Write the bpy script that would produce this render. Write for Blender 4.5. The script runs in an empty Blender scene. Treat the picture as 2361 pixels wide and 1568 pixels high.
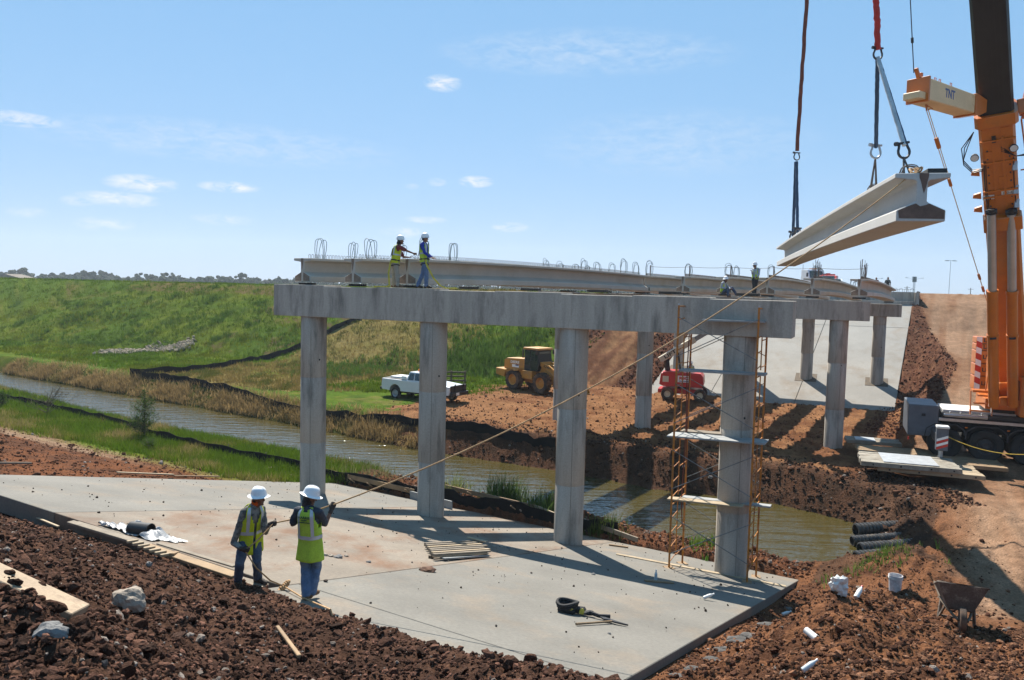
import bpy, bmesh, math, random
import numpy as np
from mathutils import Vector, Matrix, noise as mnoise

random.seed(7)
np.random.seed(7)
SC = bpy.context.scene
COL = SC.collection
PI = math.pi
R = math.radians

# ------------------------------------------------------------------ camera
FPX = 1801.0                      # focal length in pixels of a 2361 px wide picture
PITCH, ROLL = R(3.72), R(1.4)
_f = Vector((0, math.cos(PITCH), -math.sin(PITCH)))
_r0 = Vector((1, 0, 0))
_u0 = Vector((0, math.sin(PITCH), math.cos(PITCH)))
_r = _r0 * math.cos(ROLL) + _u0 * math.sin(ROLL)
_u = _u0 * math.cos(ROLL) - _r0 * math.sin(ROLL)
camd = bpy.data.cameras.new('camera')
cam = bpy.data.objects.new('camera', camd)
COL.objects.link(cam)
cam.matrix_world = Matrix(((_r.x, _u.x, -_f.x, 0), (_r.y, _u.y, -_f.y, 0), (_r.z, _u.z, -_f.z, 0), (0, 0, 0, 1)))
camd.sensor_width = 36.0
camd.lens = FPX / 2361.0 * 36.0
camd.clip_start = 0.1
camd.clip_end = 9000.0
SC.camera = cam

# ------------------------------------------------------------------ sun and sky
SUN_AZ, SUN_EL = R(-15.5), R(51.0)       # azimuth measured from +Y towards +X
sun_dir = Vector((math.sin(SUN_AZ) * math.cos(SUN_EL), math.cos(SUN_AZ) * math.cos(SUN_EL), math.sin(SUN_EL)))
ld = bpy.data.lights.new('sun', 'SUN')
ld.energy = 5.0
ld.angle = R(0.53)
ld.color = (1.0, 0.93, 0.82)
lo = bpy.data.objects.new('sun', ld)
COL.objects.link(lo)
lo.rotation_euler = (-sun_dir).to_track_quat('-Z', 'Y').to_euler()
lo.location = sun_dir * 200

EXPOSURE = 1.0
W = bpy.data.worlds.new('World')
SC.world = W
W.use_nodes = True
wn, wl = W.node_tree.nodes, W.node_tree.links
wn.clear()
w_out = wn.new('ShaderNodeOutputWorld')
w_bg = wn.new('ShaderNodeBackground')
w_bg.inputs['Strength'].default_value = 0.10
w_sky = wn.new('ShaderNodeTexSky')
w_sky.sky_type = 'NISHITA'
w_sky.sun_disc = False
w_sky.sun_elevation = SUN_EL
w_sky.sun_rotation = SUN_AZ
w_sky.altitude = 0
w_sky.air_density = 1.0
w_sky.dust_density = 0.0
w_sky.ozone_density = 2.0


def pix_dir(px, py):
    """Ray direction through a pixel of the 2361 x 1568 picture."""
    d = _f + _r * ((px - 1180.5) / FPX) - _u * ((py - 784.0) / FPX)
    return d.normalized()


w_tc = wn.new('ShaderNodeTexCoord')
w_norm = wn.new('ShaderNodeVectorMath'); w_norm.operation = 'NORMALIZE'
wl.new(w_tc.outputs['Generated'], w_norm.inputs[0])


def wmath(op, a, b=None, clamp=False):
    n = wn.new('ShaderNodeMath'); n.operation = op; n.use_clamp = clamp
    for i, v in enumerate((a, b)):
        if v is None:
            continue
        if isinstance(v, (int, float)):
            n.inputs[i].default_value = v
        else:
            wl.new(v, n.inputs[i])
    return n.outputs[0]


def wdot(vec):
    n = wn.new('ShaderNodeVectorMath'); n.operation = 'DOT_PRODUCT'
    wl.new(w_norm.outputs[0], n.inputs[0]); n.inputs[1].default_value = vec
    return n.outputs['Value']


# small fair weather clouds, each an elliptic patch of the sky broken up by noise
CLOUDS = [(1022, 192, 34, 15, .8), (40, 274, 62, 12, .85), (325, 423, 56, 15, .9), (270, 459, 66, 13, .75), (528, 431, 50, 10, .85),
          (1098, 419, 32, 11, .9), (1007, 420, 18, 8, .5), (980, 507, 40, 7, .6), (1177, 524, 34, 9, .85), (930, 535, 44, 10, .6), (240, 517, 46, 12, .5),
          (178, 463, 26, 9, .5), (950, 430, 14, 6, .4), (66, 490, 30, 9, .4), (515, 507, 55, 10, .45), (1350, 120, 260, 40, .22), (520, 330, 300, 36, .22), (1560, 330, 240, 60, .16)]
w_map = wn.new('ShaderNodeMapping'); w_map.inputs['Scale'].default_value = (42, 42, 120)
wl.new(w_norm.outputs[0], w_map.inputs[0])
w_noise = wn.new('ShaderNodeTexNoise'); w_noise.inputs['Scale'].default_value = 1.0
w_noise.inputs['Detail'].default_value = 7; w_noise.inputs['Roughness'].default_value = 0.62
w_noise.inputs['Distortion'].default_value = 0.6
wl.new(w_map.outputs[0], w_noise.inputs['Vector'])
acc = None
for cx, cy, hw, hh, amp in CLOUDS:
    c = pix_dir(cx, cy)
    rr = Vector((0, 0, 1)).cross(c).normalized() * -1
    uu = rr.cross(c).normalized()
    x = wmath('MULTIPLY', wdot(rr), FPX / hw)
    y = wmath('MULTIPLY', wdot(uu), FPX / hh)
    r2 = wmath('ADD', wmath('MULTIPLY', x, x), wmath('MULTIPLY', y, y))
    m = wmath('MULTIPLY', wmath('SUBTRACT', 1.0, wmath('MULTIPLY', r2, .55), True), amp)
    front = wmath('GREATER_THAN', wdot(c), 0.0)
    m = wmath('MULTIPLY', m, front)
    acc = m if acc is None else wmath('MAXIMUM', acc, m)
nz = wmath('SUBTRACT', wmath('MULTIPLY', w_noise.outputs['Fac'], 4.2), 1.55)
cm = wmath('MULTIPLY', wmath('MULTIPLY', acc, nz, True), 1.15, True)
w_mix = wn.new('ShaderNodeMix'); w_mix.data_type = 'RGBA'
wl.new(cm, w_mix.inputs[0])
# gentle film-like response of the sky colour, channel by channel
w_sep = wn.new('ShaderNodeSeparateColor'); w_com = wn.new('ShaderNodeCombineColor')
wl.new(w_sky.outputs[0], w_sep.inputs[0])
for i_, (k_, g_) in enumerate(((.164, .52), (.337, .315), (.48, .31))):
    wl.new(wmath('MULTIPLY', wmath('POWER', w_sep.outputs[i_], g_), k_ * 10 / 2 ** EXPOSURE), w_com.inputs[i_])
wl.new(w_com.outputs[0], w_mix.inputs[6])
w_mix.inputs[7].default_value = (8.9 / 2 ** EXPOSURE, 9.2 / 2 ** EXPOSURE, 9.7 / 2 ** EXPOSURE, 1)
wl.new(w_mix.outputs[2], w_bg.inputs['Color'])
wl.new(w_bg.outputs[0], w_out.inputs['Surface'])

SC.view_settings.view_transform = 'Standard'
SC.view_settings.look = 'None'
SC.view_settings.gamma = 1.0
SC.view_settings.use_curve_mapping = False
SC.view_settings.exposure = EXPOSURE
SC.render.engine = 'CYCLES'
SC.cycles.max_bounces = 6
SC.cycles.diffuse_bounces = 3
SC.cycles.glossy_bounces = 3
SC.cycles.transmission_bounces = 4
SC.cycles.transparent_max_bounces = 8
SC.cycles.caustics_reflective = False
SC.cycles.caustics_refractive = False


# ------------------------------------------------------------------ mesh helpers
def V(*a):
    return Vector(a)


class MB:
    """Collects shapes into one mesh."""

    def __init__(self):
        self.v, self.f, self.sm, self.mi = [], [], [], []
        self.cur = 0

    def add(self, vs, fs, smooth=False):
        o = len(self.v)
        self.v += [tuple(p) for p in vs]
        for f in fs:
            self.f.append(tuple(i + o for i in f)); self.sm.append(smooth); self.mi.append(self.cur)
        return self

    def hexa(self, p):
        """8 corners: bottom loop 0-3 counter clockwise, top loop 4-7."""
        return self.add(p, [(3, 2, 1, 0), (4, 5, 6, 7), (0, 1, 5, 4), (1, 2, 6, 5), (2, 3, 7, 6), (3, 0, 4, 7)])

    def box(self, c, s, rot=None):
        hx, hy, hz = s[0] / 2, s[1] / 2, s[2] / 2
        p = [V(-hx, -hy, -hz), V(hx, -hy, -hz), V(hx, hy, -hz), V(-hx, hy, -hz), V(-hx, -hy, hz), V(hx, -hy, hz), V(hx, hy, hz), V(-hx, hy, hz)]
        if rot is not None:
            p = [rot @ q for q in p]
        c = Vector(c)
        return self.hexa([q + c for q in p])

    def beam(self, p0, p1, w, h, up=(0, 0, 1), taper=1.0):
        p0, p1 = Vector(p0), Vector(p1)
        d = (p1 - p0).normalized()
        up = Vector(up)
        s = d.cross(up)
        if s.length < 1e-4:
            s = d.cross(Vector((0, 1, 0)))
        s.normalize()
        n = s.cross(d).normalized()
        q = []
        for p, k in ((p0, 1.0), (p1, taper)):
            q += [p - s * w * k / 2 - n * h * k / 2, p + s * w * k / 2 - n * h * k / 2, p + s * w * k / 2 + n * h * k / 2, p - s * w * k / 2 + n * h * k / 2]
        return self.add(q, [(0, 1, 2, 3), (7, 6, 5, 4), (0, 4, 5, 1), (1, 5, 6, 2), (2, 6, 7, 3), (3, 7, 4, 0)])

    def tube(self, pts, r, n=6, closed=False, cap=True, smooth=True):
        pts = [Vector(p) for p in pts]
        m = len(pts)
        rs = r if isinstance(r, (list, tuple)) else [r] * m
        rings = []
        prev = None
        for i, p in enumerate(pts):
            if closed:
                d = pts[(i + 1) % m] - pts[i - 1]
            else:
                d = pts[min(i + 1, m - 1)] - pts[max(i - 1, 0)]
            d = d.normalized() if d.length > 1e-9 else V(0, 0, 1)
            if prev is None:
                a = V(0, 0, 1) if abs(d.z) < .9 else V(1, 0, 0)
                s = d.cross(a).normalized()
            else:
                s = prev - d * prev.dot(d)
                s = s.normalized() if s.length > 1e-6 else d.orthogonal().normalized()
            prev = s
            t = d.cross(s)
            rings.append([p + (s * math.cos(2 * PI * k / n) + t * math.sin(2 * PI * k / n)) * rs[i] for k in range(n)])
        vs = [q for ring in rings for q in ring]
        fs = []
        for i in range(m if closed else m - 1):
            j = (i + 1) % m
            for k in range(n):
                k2 = (k + 1) % n
                fs.append((i * n + k, i * n + k2, j * n + k2, j * n + k))
        self.add(vs, fs, smooth)
        if cap and not closed:
            o = len(self.v) - len(vs)
            self.f.append(tuple(o + k for k in reversed(range(n)))); self.sm.append(False); self.mi.append(self.cur)
            self.f.append(tuple(o + (m - 1) * n + k for k in range(n))); self.sm.append(False); self.mi.append(self.cur)
        return self

    def cyl(self, p0, p1, r, n=16, r1=None, smooth=True):
        return self.tube([p0, p1], [r, r if r1 is None else r1], n, smooth=smooth)

    def lathe(self, prof, n=20, M=None, smooth=True, close=False):
        """prof: list of (radius, z)."""
        vs, fs = [], []
        m = len(prof)
        for (r, z) in prof:
            for k in range(n):
                p = V(r * math.cos(2 * PI * k / n), r * math.sin(2 * PI * k / n), z)
                vs.append(M @ p if M is not None else p)
        for i in range(m if close else m - 1):
            j = (i + 1) % m
            for k in range(n):
                k2 = (k + 1) % n
                fs.append((i * n + k, i * n + k2, j * n + k2, j * n + k))
        return self.add(vs, fs, smooth)

    def prism(self, poly, o, ax, ay, dvec):
        """poly of 2D points in axes ax, ay from origin o, extruded along dvec."""
        o, ax, ay, dvec = Vector(o), Vector(ax), Vector(ay), Vector(dvec)
        n = len(poly)
        a = [o + ax * p[0] + ay * p[1] for p in poly]
        b = [p + dvec for p in a]
        fs = [tuple(reversed(range(n))), tuple(range(n, 2 * n))]
        for k in range(n):
            k2 = (k + 1) % n
            fs.append((k, k2, n + k2, n + k))
        return self.add(a + b, fs)

    def ico(self, c, r, sub=1, jit=0.0, sc=(1, 1, 1), rot=None, smooth=False):
        vs, fs = ICO[sub]
        out = []
        c = Vector(c)
        for p in vs:
            k = 1 + (random.uniform(-jit, jit) if jit else 0)
            q = V(p[0] * sc[0], p[1] * sc[1], p[2] * sc[2]) * r * k
            if rot is not None:
                q = rot @ q
            out.append(q + c)
        return self.add(out, fs, smooth)

    def build(self, name, mat, parent=None, base=None, bevel=0.0, seg=1, label=None, kind=None, recalc=True):
        me = bpy.data.meshes.new(name)
        if base is not None:
            b = Vector(base)
            vs = [(p[0] - b.x, p[1] - b.y, p[2] - b.z) for p in self.v]
        else:
            vs = self.v
        me.from_pydata(vs, [], self.f)
        mats = mat if isinstance(mat, (list, tuple)) else [mat]
        for m_ in mats:
            me.materials.append(m_)
        me.polygons.foreach_set('use_smooth', self.sm)
        me.polygons.foreach_set('material_index', self.mi)
        if bevel > 0 or recalc:
            bm = bmesh.new(); bm.from_mesh(me)
            bmesh.ops.recalc_face_normals(bm, faces=bm.faces)
            if bevel > 0:
                es = [e for e in bm.edges if len(e.link_faces) == 2 and e.calc_face_angle(0) > R(28)]
                bmesh.ops.bevel(bm, geom=es, offset=bevel, segments=seg, affect='EDGES', profile=.6, clamp_overlap=True)
            bm.to_mesh(me); bm.free()
        me.update()
        if any(self.sm):
            me.set_sharp_from_angle(angle=R(38))
        ob = bpy.data.objects.new(name, me)
        COL.objects.link(ob)
        if parent is not None:
            ob.parent = parent
        if label:
            ob['label'] = label
        if kind:
            ob['kind'] = kind
        return ob


def _mkico():
    out = {}
    for s in (1, 2, 3):
        bm = bmesh.new()
        bmesh.ops.create_icosphere(bm, subdivisions=s, radius=1)
        bm.verts.ensure_lookup_table()
        out[s] = ([tuple(v.co) for v in bm.verts], [tuple(v.index for v in f.verts) for f in bm.faces])
        bm.free()
    return out


ICO = _mkico()


def thing(name, label, cat, loc=(0, 0, 0), rz=0.0, group=None):
    o = bpy.data.objects.new(name, None)
    o.empty_display_size = .2
    COL.objects.link(o)
    o.location = loc
    o.rotation_euler = (0, 0, rz)
    o['label'] = label
    o['category'] = cat
    if group:
        o['group'] = group
    return o


def tag(o, label, cat, group=None, kind=None):
    o['label'] = label
    if cat:
        o['category'] = cat
    if group:
        o['group'] = group
    if kind:
        o['kind'] = kind
    return o


def dup(root, loc, rz=None, label=None, group=None):
    c = root.copy(); COL.objects.link(c)
    c.location = loc
    if rz is not None:
        c.rotation_euler = (0, 0, rz)
    if label:
        c['label'] = label
    if group:
        c['group'] = group
    for ch in list(root.children):
        d = ch.copy(); COL.objects.link(d); d.parent = c
        for g in list(ch.children):
            e = g.copy(); COL.objects.link(e); e.parent = d
    return c


def text_part(name, body, size, mat, parent, M, bold=0.0, extrude=.003, label=None, width=None):
    cu = bpy.data.curves.new(name, 'FONT')
    cu.body = body
    cu.size = size
    cu.extrude = extrude
    cu.offset = bold
    cu.align_x = 'CENTER'; cu.align_y = 'CENTER'
    tmp = bpy.data.objects.new(name, cu)
    COL.objects.link(tmp)
    dg = bpy.context.evaluated_depsgraph_get()
    me = bpy.data.meshes.new_from_object(tmp.evaluated_get(dg))
    bpy.data.objects.remove(tmp)
    if width:
        xs = [v.co.x for v in me.vertices]
        k = width / max(1e-6, max(xs) - min(xs))
        for v in me.vertices:
            v.co.x *= k
    me.transform(M)
    me.materials.clear(); me.materials.append(mat)
    ob = bpy.data.objects.new(name, me)
    COL.objects.link(ob)
    ob.parent = parent
    if label:
        ob['label'] = label
    return ob


def frame_mat(o, x, y):
    """Matrix with origin o, local x along x, local y along y."""
    x = Vector(x).normalized(); y = Vector(y)
    z = x.cross(y).normalized(); y = z.cross(x)
    return Matrix(((x.x, y.x, z.x, o[0]), (x.y, y.y, z.y, o[1]), (x.z, y.z, z.z, o[2]), (0, 0, 0, 1)))


# ------------------------------------------------------------------ materials
def mat(name, base, rough=.8, var=.25, scale=2.0, fine=.12, fscale=40.0, bump=.0, bscale=60.0, metal=0.0, spec=.5, tint=None, stretch=(1, 1, 1),
        stain=None, stain_scale=1.2, stain_lo=.5, stain_hi=.7, stain_stretch=(1, 1, 1), bdist=.01, vcol=None, coat=0.0, sheen=0.0):
    """Principled material: base colour broken up by a broad and a fine noise, an optional stain colour, and bump."""
    m = bpy.data.materials.new(name)
    m.use_nodes = True
    nt = m.node_tree; n, l = nt.nodes, nt.links
    b = n['Principled BSDF']
    b.inputs['Roughness'].default_value = rough
    b.inputs['Metallic'].default_value = metal
    b.inputs['Specular IOR Level'].default_value = spec
    if coat:
        b.inputs['Coat Weight'].default_value = coat
    tc = n.new('ShaderNodeTexCoord')

    def nz(scale, detail=5, st=(1, 1, 1), rough_=.6):
        mp = n.new('ShaderNodeMapping'); mp.inputs['Scale'].default_value = st
        l.new(tc.outputs['Object'], mp.inputs[0])
        t = n.new('ShaderNodeTexNoise'); t.inputs['Scale'].default_value = scale; t.inputs['Detail'].default_value = detail
        t.inputs['Roughness'].default_value = rough_
        l.new(mp.outputs[0], t.inputs['Vector'])
        return t.outputs['Fac']

    def ramp(fac, lo, hi, a, c):
        mr = n.new('ShaderNodeMapRange'); mr.inputs[1].default_value = lo; mr.inputs[2].default_value = hi
        mr.inputs[3].default_value = a; mr.inputs[4].default_value = c
        l.new(fac, mr.inputs[0])
        return mr.outputs[0]

    def mul(col, fac):
        x = n.new('ShaderNodeVectorMath'); x.operation = 'SCALE'
        l.new(col, x.inputs[0]); l.new(fac, x.inputs['Scale'])
        return x.outputs[0]

    if vcol:
        at = n.new('ShaderNodeAttribute'); at.attribute_name = vcol
        col = at.outputs['Color']
    else:
        rgb = n.new('ShaderNodeRGB'); rgb.outputs[0].default_value = (*base, 1)
        col = rgb.outputs[0]
    if stain is not None:
        mx = n.new('ShaderNodeMix'); mx.data_type = 'RGBA'
        l.new(ramp(nz(stain_scale, 7, stain_stretch, .65), stain_lo, stain_hi, 0, 1), mx.inputs[0])
        l.new(col, mx.inputs[6]); mx.inputs[7].default_value = (*stain, 1)
        col = mx.outputs[2]
    if var:
        col = mul(col, ramp(nz(scale, 5, stretch), .3, .7, 1 - var, 1 + var))
    if fine:
        col = mul(col, ramp(nz(fscale, 3), .3, .7, 1 - fine, 1 + fine))
    l.new(col, b.inputs['Base Color'])
    if bump:
        bp = n.new('ShaderNodeBump'); bp.inputs['Strength'].default_value = bump; bp.inputs['Distance'].default_value = bdist
        l.new(nz(bscale, 5), bp.inputs['Height'])
        l.new(bp.outputs[0], b.inputs['Normal'])
    return m


M = {}
M['concrete_slab'] = mat('concrete_slab', (.150, .141, .123), .9, .17, .45, .12, 16, .25, 50, stain=(.195, .155, .115), stain_scale=.5, stain_lo=.50, stain_hi=.70, bdist=.006)
M['concrete_mud'] = mat('concrete_mud', (.185, .155, .122), .92, .18, .7, .12, 14, .3, 40, stain=(.15, .085, .05), stain_scale=.8, stain_lo=.47, stain_hi=.66, stain_stretch=(1, .5, 1), bdist=.008)
M['concrete_pier'] = mat('concrete_pier', (.385, .345, .295), .88, .18, .9, .10, 25, .2, 30, stretch=(3, 3, .25), stain=(.20, .18, .155), stain_scale=1.2, stain_lo=.50, stain_hi=.68, stain_stretch=(2, 2, .4), bdist=.006)
M['concrete_girder'] = mat('concrete_girder', (.44, .405, .35), .85, .08, .8, .07, 20, .15, 30, stain=(.40, .35, .27), stain_scale=.5, stain_lo=.5, stain_hi=.8, bdist=.004)
M['girder_end_paint'] = mat('girder_end_paint', (.135, .080, .058), .7, .3, 6, .1, 40)
M['girder_end_light'] = mat('girder_end_light', (.20, .145, .105), .8, .3, 6, .1, 40)
M['rubber'] = mat('rubber', (.02, .02, .02), .75, .2, 4, .2, 40)
M['steel_dark'] = mat('steel_dark', (.06, .06, .065), .5, .3, 3, .1, 50, metal=.6)
M['rebar'] = mat('rebar', (.10, .08, .07), .65, .3, 8, .2, 60)
M['brace_steel'] = mat('brace_steel', (.16, .17, .17), .5, .3, 4, .2, 40, stain=(.10, .06, .04), stain_scale=5, stain_lo=.5, stain_hi=.65)
M['rebar_coated'] = mat('rebar_coated', (.12, .16, .17), .5, .2, 8, .1, 60)
M['galvanised'] = mat('galvanised', (.45, .46, .47), .38, .15, 4, .1, 40, metal=.85)
M['chrome'] = mat('chrome', (.62, .63, .65), .16, .08, 2, .03, 30, metal=1.0)
M['wood'] = mat('wood', (.25, .165, .09), .8, .25, 3, .15, 40, .3, 60, stretch=(1, 1, 1), bdist=.004)
M['wood_grey'] = mat('wood_grey', (.20, .165, .125), .85, .25, 3, .15, 40, .3, 60, bdist=.004)
M['wood_pale'] = mat('wood_pale', (.33, .255, .165), .8, .2, 2.5, .15, 50, .3, 60, bdist=.004)
M['wood_dark'] = mat('wood_dark', (.10, .075, .05), .85, .3, 3, .15, 40, .3, 60, bdist=.004)
M['seam_dark'] = mat('seam_dark', (.22, .20, .17), .9, .3, 2, .2, 30)
M['girder_white'] = mat('girder_white', (.49, .48, .455), .85, .06, .8, .06, 20, .15, 30, stain=(.50, .46, .38), stain_scale=.5, stain_lo=.55, stain_hi=.8, bdist=.004)
M['soil_clod'] = mat('soil_clod', (.115, .06, .038), .95, .35, 5, .3, 60, .5, 80, stain=(.20, .10, .055), stain_scale=1.6, stain_lo=.5, stain_hi=.7, bdist=.01)
M['rock'] = mat('rock', (.42, .37, .31), .9, .2, 6, .15, 60, .6, 40, bdist=.01)

# ------------------------------------------------------------------ ground shape
def _hash(ix, iy, seed):
    n = (ix * 374761393 + iy * 668265263 + seed * 974634777) & 0xffffffff
    n = ((n ^ (n >> 13)) * 1274126177) & 0xffffffff
    return ((n ^ (n >> 16)) & 0xffff) / 65535.0


def vnoise(x, y, seed=0):
    ix = np.floor(x).astype(np.int64); iy = np.floor(y).astype(np.int64)
    fx = x - ix; fy = y - iy
    u = fx * fx * fx * (fx * (fx * 6 - 15) + 10); v = fy * fy * fy * (fy * (fy * 6 - 15) + 10)
    a = _hash(ix, iy, seed); b = _hash(ix + 1, iy, seed); c = _hash(ix, iy + 1, seed); d = _hash(ix + 1, iy + 1, seed)
    return a + (b - a) * u + (c - a) * v + (a - b - c + d) * u * v


def fbm(x, y, oct=4, seed=0, gain=.5):
    s = 0; amp = 1.0; tot = 0
    for k in range(oct):
        s = s + amp * vnoise(x * 2 ** k + 17.3 * k, y * 2 ** k - 9.1 * k, seed + k)
        tot += amp; amp *= gain
    return s / tot * 2 - 1


def cell(x, y, seed=0):
    """Distance to the nearest of jittered points and the id of that point."""
    ix = np.floor(x).astype(np.int64); iy = np.floor(y).astype(np.int64)
    best = np.full(x.shape, 9.0); bid = np.zeros(x.shape)
    for dx in (-1, 0, 1):
        for dy in (-1, 0, 1):
            cx = ix + dx; cy = iy + dy
            px = cx + _hash(cx, cy, seed); py = cy + _hash(cx, cy, seed + 91)
            d = (px - x) ** 2 + (py - y) ** 2
            k = d < best
            best = np.where(k, d, best); bid = np.where(k, _hash(cx, cy, seed + 57), bid)
    return np.sqrt(best), bid


def sstep(a, b, x):
    t = np.clip((x - a) / (b - a), 0, 1)
    return t * t * (3 - 2 * t)


def mix(a, b, w):
    return a + (b - a) * w


WATER_Z = -9.0
FAR_EDGE = [(-150, 142), (-47.4, 72.4), (-28.5, 59.6), (-15.1, 50.5), (-5.2, 42.8), (2.2, 38.5), (7.4, 34.9), (11.4, 33.4), (13.9, 30.6)]
NEAR_EDGE = [(13.5, 28), (12.5, 24.9), (9.4, 25.9), (5.8, 28.2), (1.75, 31.4), (-4.3, 35.3), (-10.75, 39.5), (-20.4, 45.3), (-39.8, 60.7), (-150, 132)]
CHAN = FAR_EDGE + NEAR_EDGE
CX = [-150, -43, -24.5, -13, -4.7, 2, 6.6, 11, 13.5, 60]
CY = [137, 66, 52.5, 45, 39, 35, 31.5, 30, 28.5, 10]


def sdist(P, x, y):
    """Signed distance to a closed polygon, negative inside."""
    d2 = np.full(x.shape, 1e12); ins = np.zeros(x.shape, bool)
    n = len(P)
    for i in range(n):
        ax, ay = P[i]; bx, by = P[(i + 1) % n]
        ex, ey = bx - ax, by - ay
        t = np.clip(((x - ax) * ex + (y - ay) * ey) / (ex * ex + ey * ey), 0, 1)
        d2 = np.minimum(d2, (x - ax - t * ex) ** 2 + (y - ay - t * ey) ** 2)
        c = ((ay > y) != (by > y)) & (x < (bx - ax) * (y - ay) / (by - ay + 1e-12) + ax)
        ins ^= c
    d = np.sqrt(d2)
    return np.where(ins, -d, d)


def slab_z(x, y):
    return -3.1 - .225 * (.53 * x + .848 * y)


def pave_z(x, y):
    """The paved slope under the far end of the bridge."""
    return -7.75 + .40 * (.416 * x + .909 * y - 61.0)


# crest of the loose soil heap: heading x/y, distance, height
CR_U = np.array([-2.5, -1.3, -.9, -.655, -.52, -.3665, -.30, -.239, -.1, 0, .0777, .15, .30, .6])
CR_Y = np.array([26, 25, 22.5, 17.75, 15.6, 13.7, 12.0, 10.3, 8.0, 6.7, 5.7, 4.9, 3.4, 1.5])
CR_V = np.array([.24, .255, .275, .313, .343, .384, .406, .427, .468, .488, .505, .522, .57, .9])
CREST = [(u * y_, y_) for u, y_ in zip(CR_U, CR_Y)] + [(2, -30), (-65, -30)]


def ground_z(x, y, detail=True):
    x = np.asarray(x, float); y = np.asarray(y, float)
    q = .53 * x + .848 * y
    s = .416 * x + .909 * y
    a = .49 * x + .872 * y
    t = .872 * x - .49 * y
    sl = -3.1 - .225 * q
    n1 = fbm(x * .35, y * .35, 4, 3) if detail else 0 * x
    n2 = fbm(x * 1.7, y * 1.7, 4, 11) if detail else 0 * x
    # near side
    low = mix(-8.15, -8.62, sstep(-26, -22, t))
    zl = np.maximum(sl - .12 - .75 * sstep(9.5, 9.25, q) * sstep(-9.5, -9.8, t) * sstep(-24, -22.9, t), low)
    under = np.maximum(sl - .42, -9.2)
    zr = np.maximum(-2.4 - .218 * s, -7.0)
    wr = sstep(-3.75, -.4, t)
    zright = mix(np.maximum(sl - .16, -8.55), zr, wr) + (.20 * n1 + .10 * n2) * sstep(-3.7, -2.6, t)
    # a low ridge and a trough beside the slab
    zright = zright + .50 * np.exp(-((t + 1.5) / .8) ** 2) * sstep(11, 14, q) * sstep(19.5, 17, q) - .45 * np.exp(-((t + 2.5) / .8) ** 2) * sstep(15, 18, q) * sstep(23, 20, q)
    on_slab = (t > -22.9) & (t < -3.65) & (q > np.where(t < -9.65, 9.04, 5.5)) & (q < 24.3)
    near = np.where(t > -3.65, zright, np.where(on_slab, under, zl + .07 * n1 + .05 * n2))
    # the strip of dug earth between slab and silt fence
    d_ch = sdist(CHAN, x, y)
    strip = (1 - on_slab) * sstep(24.2, 24.6, q) * sstep(-24, -22, t) * sstep(-3, -5.5, t)
    near = near + strip * (.28 + .25 * n1 + .12 * n2)
    # far side
    zf = -7.7 + .10 * n1 + .03 * n2
    zf = zf - .38 * sstep(58.0, 60.0, s) * sstep(-21.5, -20.5, t) * sstep(-2.8, -3.3, t)
    emb = -7.7 + .40 * (s - 61.0)
    emb_t = np.where(t > -23.5, -.45, -.28 + .10 * fbm(x * .05, y * .05, 3, 5))
    pave = (t > -20.8) & (t < -3.15) & (s > 60.7) & (s < 79.5)
    tracks = .30 * (vnoise(t * 1.5, s * .10, 81) - .5) + .16 * (vnoise(t * 4.2, s * .5, 82) - .5) if detail else 0
    emb = emb + tracks * (t > -31) * (t < -20.8)
    emb = np.minimum(emb, emb_t)
    back = np.where(t > -24, 300.0, 96.0)
    emb = emb - .4 * np.clip(s - back, 0, 20)
    emb = emb + (.22 * n1 + .08 * n2) * (emb < -.6) * (1 - pave)
    far = np.maximum(zf, emb - np.where(pave, .45, 0))
    te = np.interp(a, [30, 43, 62, 78, 90], [-2.4, -1.6, .2, -2.6, -3.5])
    te = te + .35 * n1
    zramp = -7.3 + .155 * np.clip(a - 44, 0, 51) + .06 * n1 + .03 * n2
    side = np.where(t > te, zramp, zramp - (te - t) * .95) + .25 * n2 * sstep(te + .6, te - .4, t) * sstep(te - 7, te - 1, t)
    wing = np.where(t > 16, zramp - .35 * (t - 16), 0)
    side = np.where(t > 16, wing, side)
    rampzone = sstep(36, 42, a)
    far = np.where((t > -10) & ~((t < -3.15) & (s > 60.7)), np.maximum(far, mix(-9, side, rampzone)), far)
    # approach road on top
    top = (a > 79) & (t > -24)
    far = np.where(top & (s > 79.5), np.maximum(far, np.minimum(.6, -.45 + .12 * (a - 79)) - .4 * np.clip(t - 16, 0, 20)), far)
    yc = np.interp(x, CX, CY)
    w = sstep(-1.5, 1.5, y - yc)
    z = mix(near, far, w)
    far_plain = sstep(110, 135, s) * (t < -24)
    z = mix(z, -8.0 + 0 * x, far_plain)
    # channel
    kb = np.where(y > yc, .85, .50) + .12 * n1
    kb = np.where((t > -3.5) & (x > 9) & (y < 29.5), .60, kb)
    bank = np.where(d_ch > 0, WATER_Z - .06 + kb * d_ch, WATER_Z - .06 + .5 * np.maximum(d_ch, -1.6))
    z = np.minimum(z, bank + .10 * n2)
    # foreground heap of loose soil
    dc = sdist(CREST, x, y)
    uu = np.clip(x / np.maximum(y, .8), -2.5, .6)
    yc2 = np.interp(uu, CR_U, CR_Y); vc2 = np.interp(uu, CR_U, CR_V)
    zs = -vc2 * yc2 + .29 * np.clip(yc2 - y, 0, 60) - .05 * (yc2 - np.clip(y, 0, yc2)) / yc2
    zs = np.minimum(zs, -1.72 - .02 * y)
    dc = np.where(y > 0, y - yc2, dc)
    zs = zs - np.maximum(.56, vc2 + .12) * np.maximum(y - yc2, 0) * (y > 0)
    wf = dc < 6
    heap = zs + .07 * n1 - .02
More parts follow.
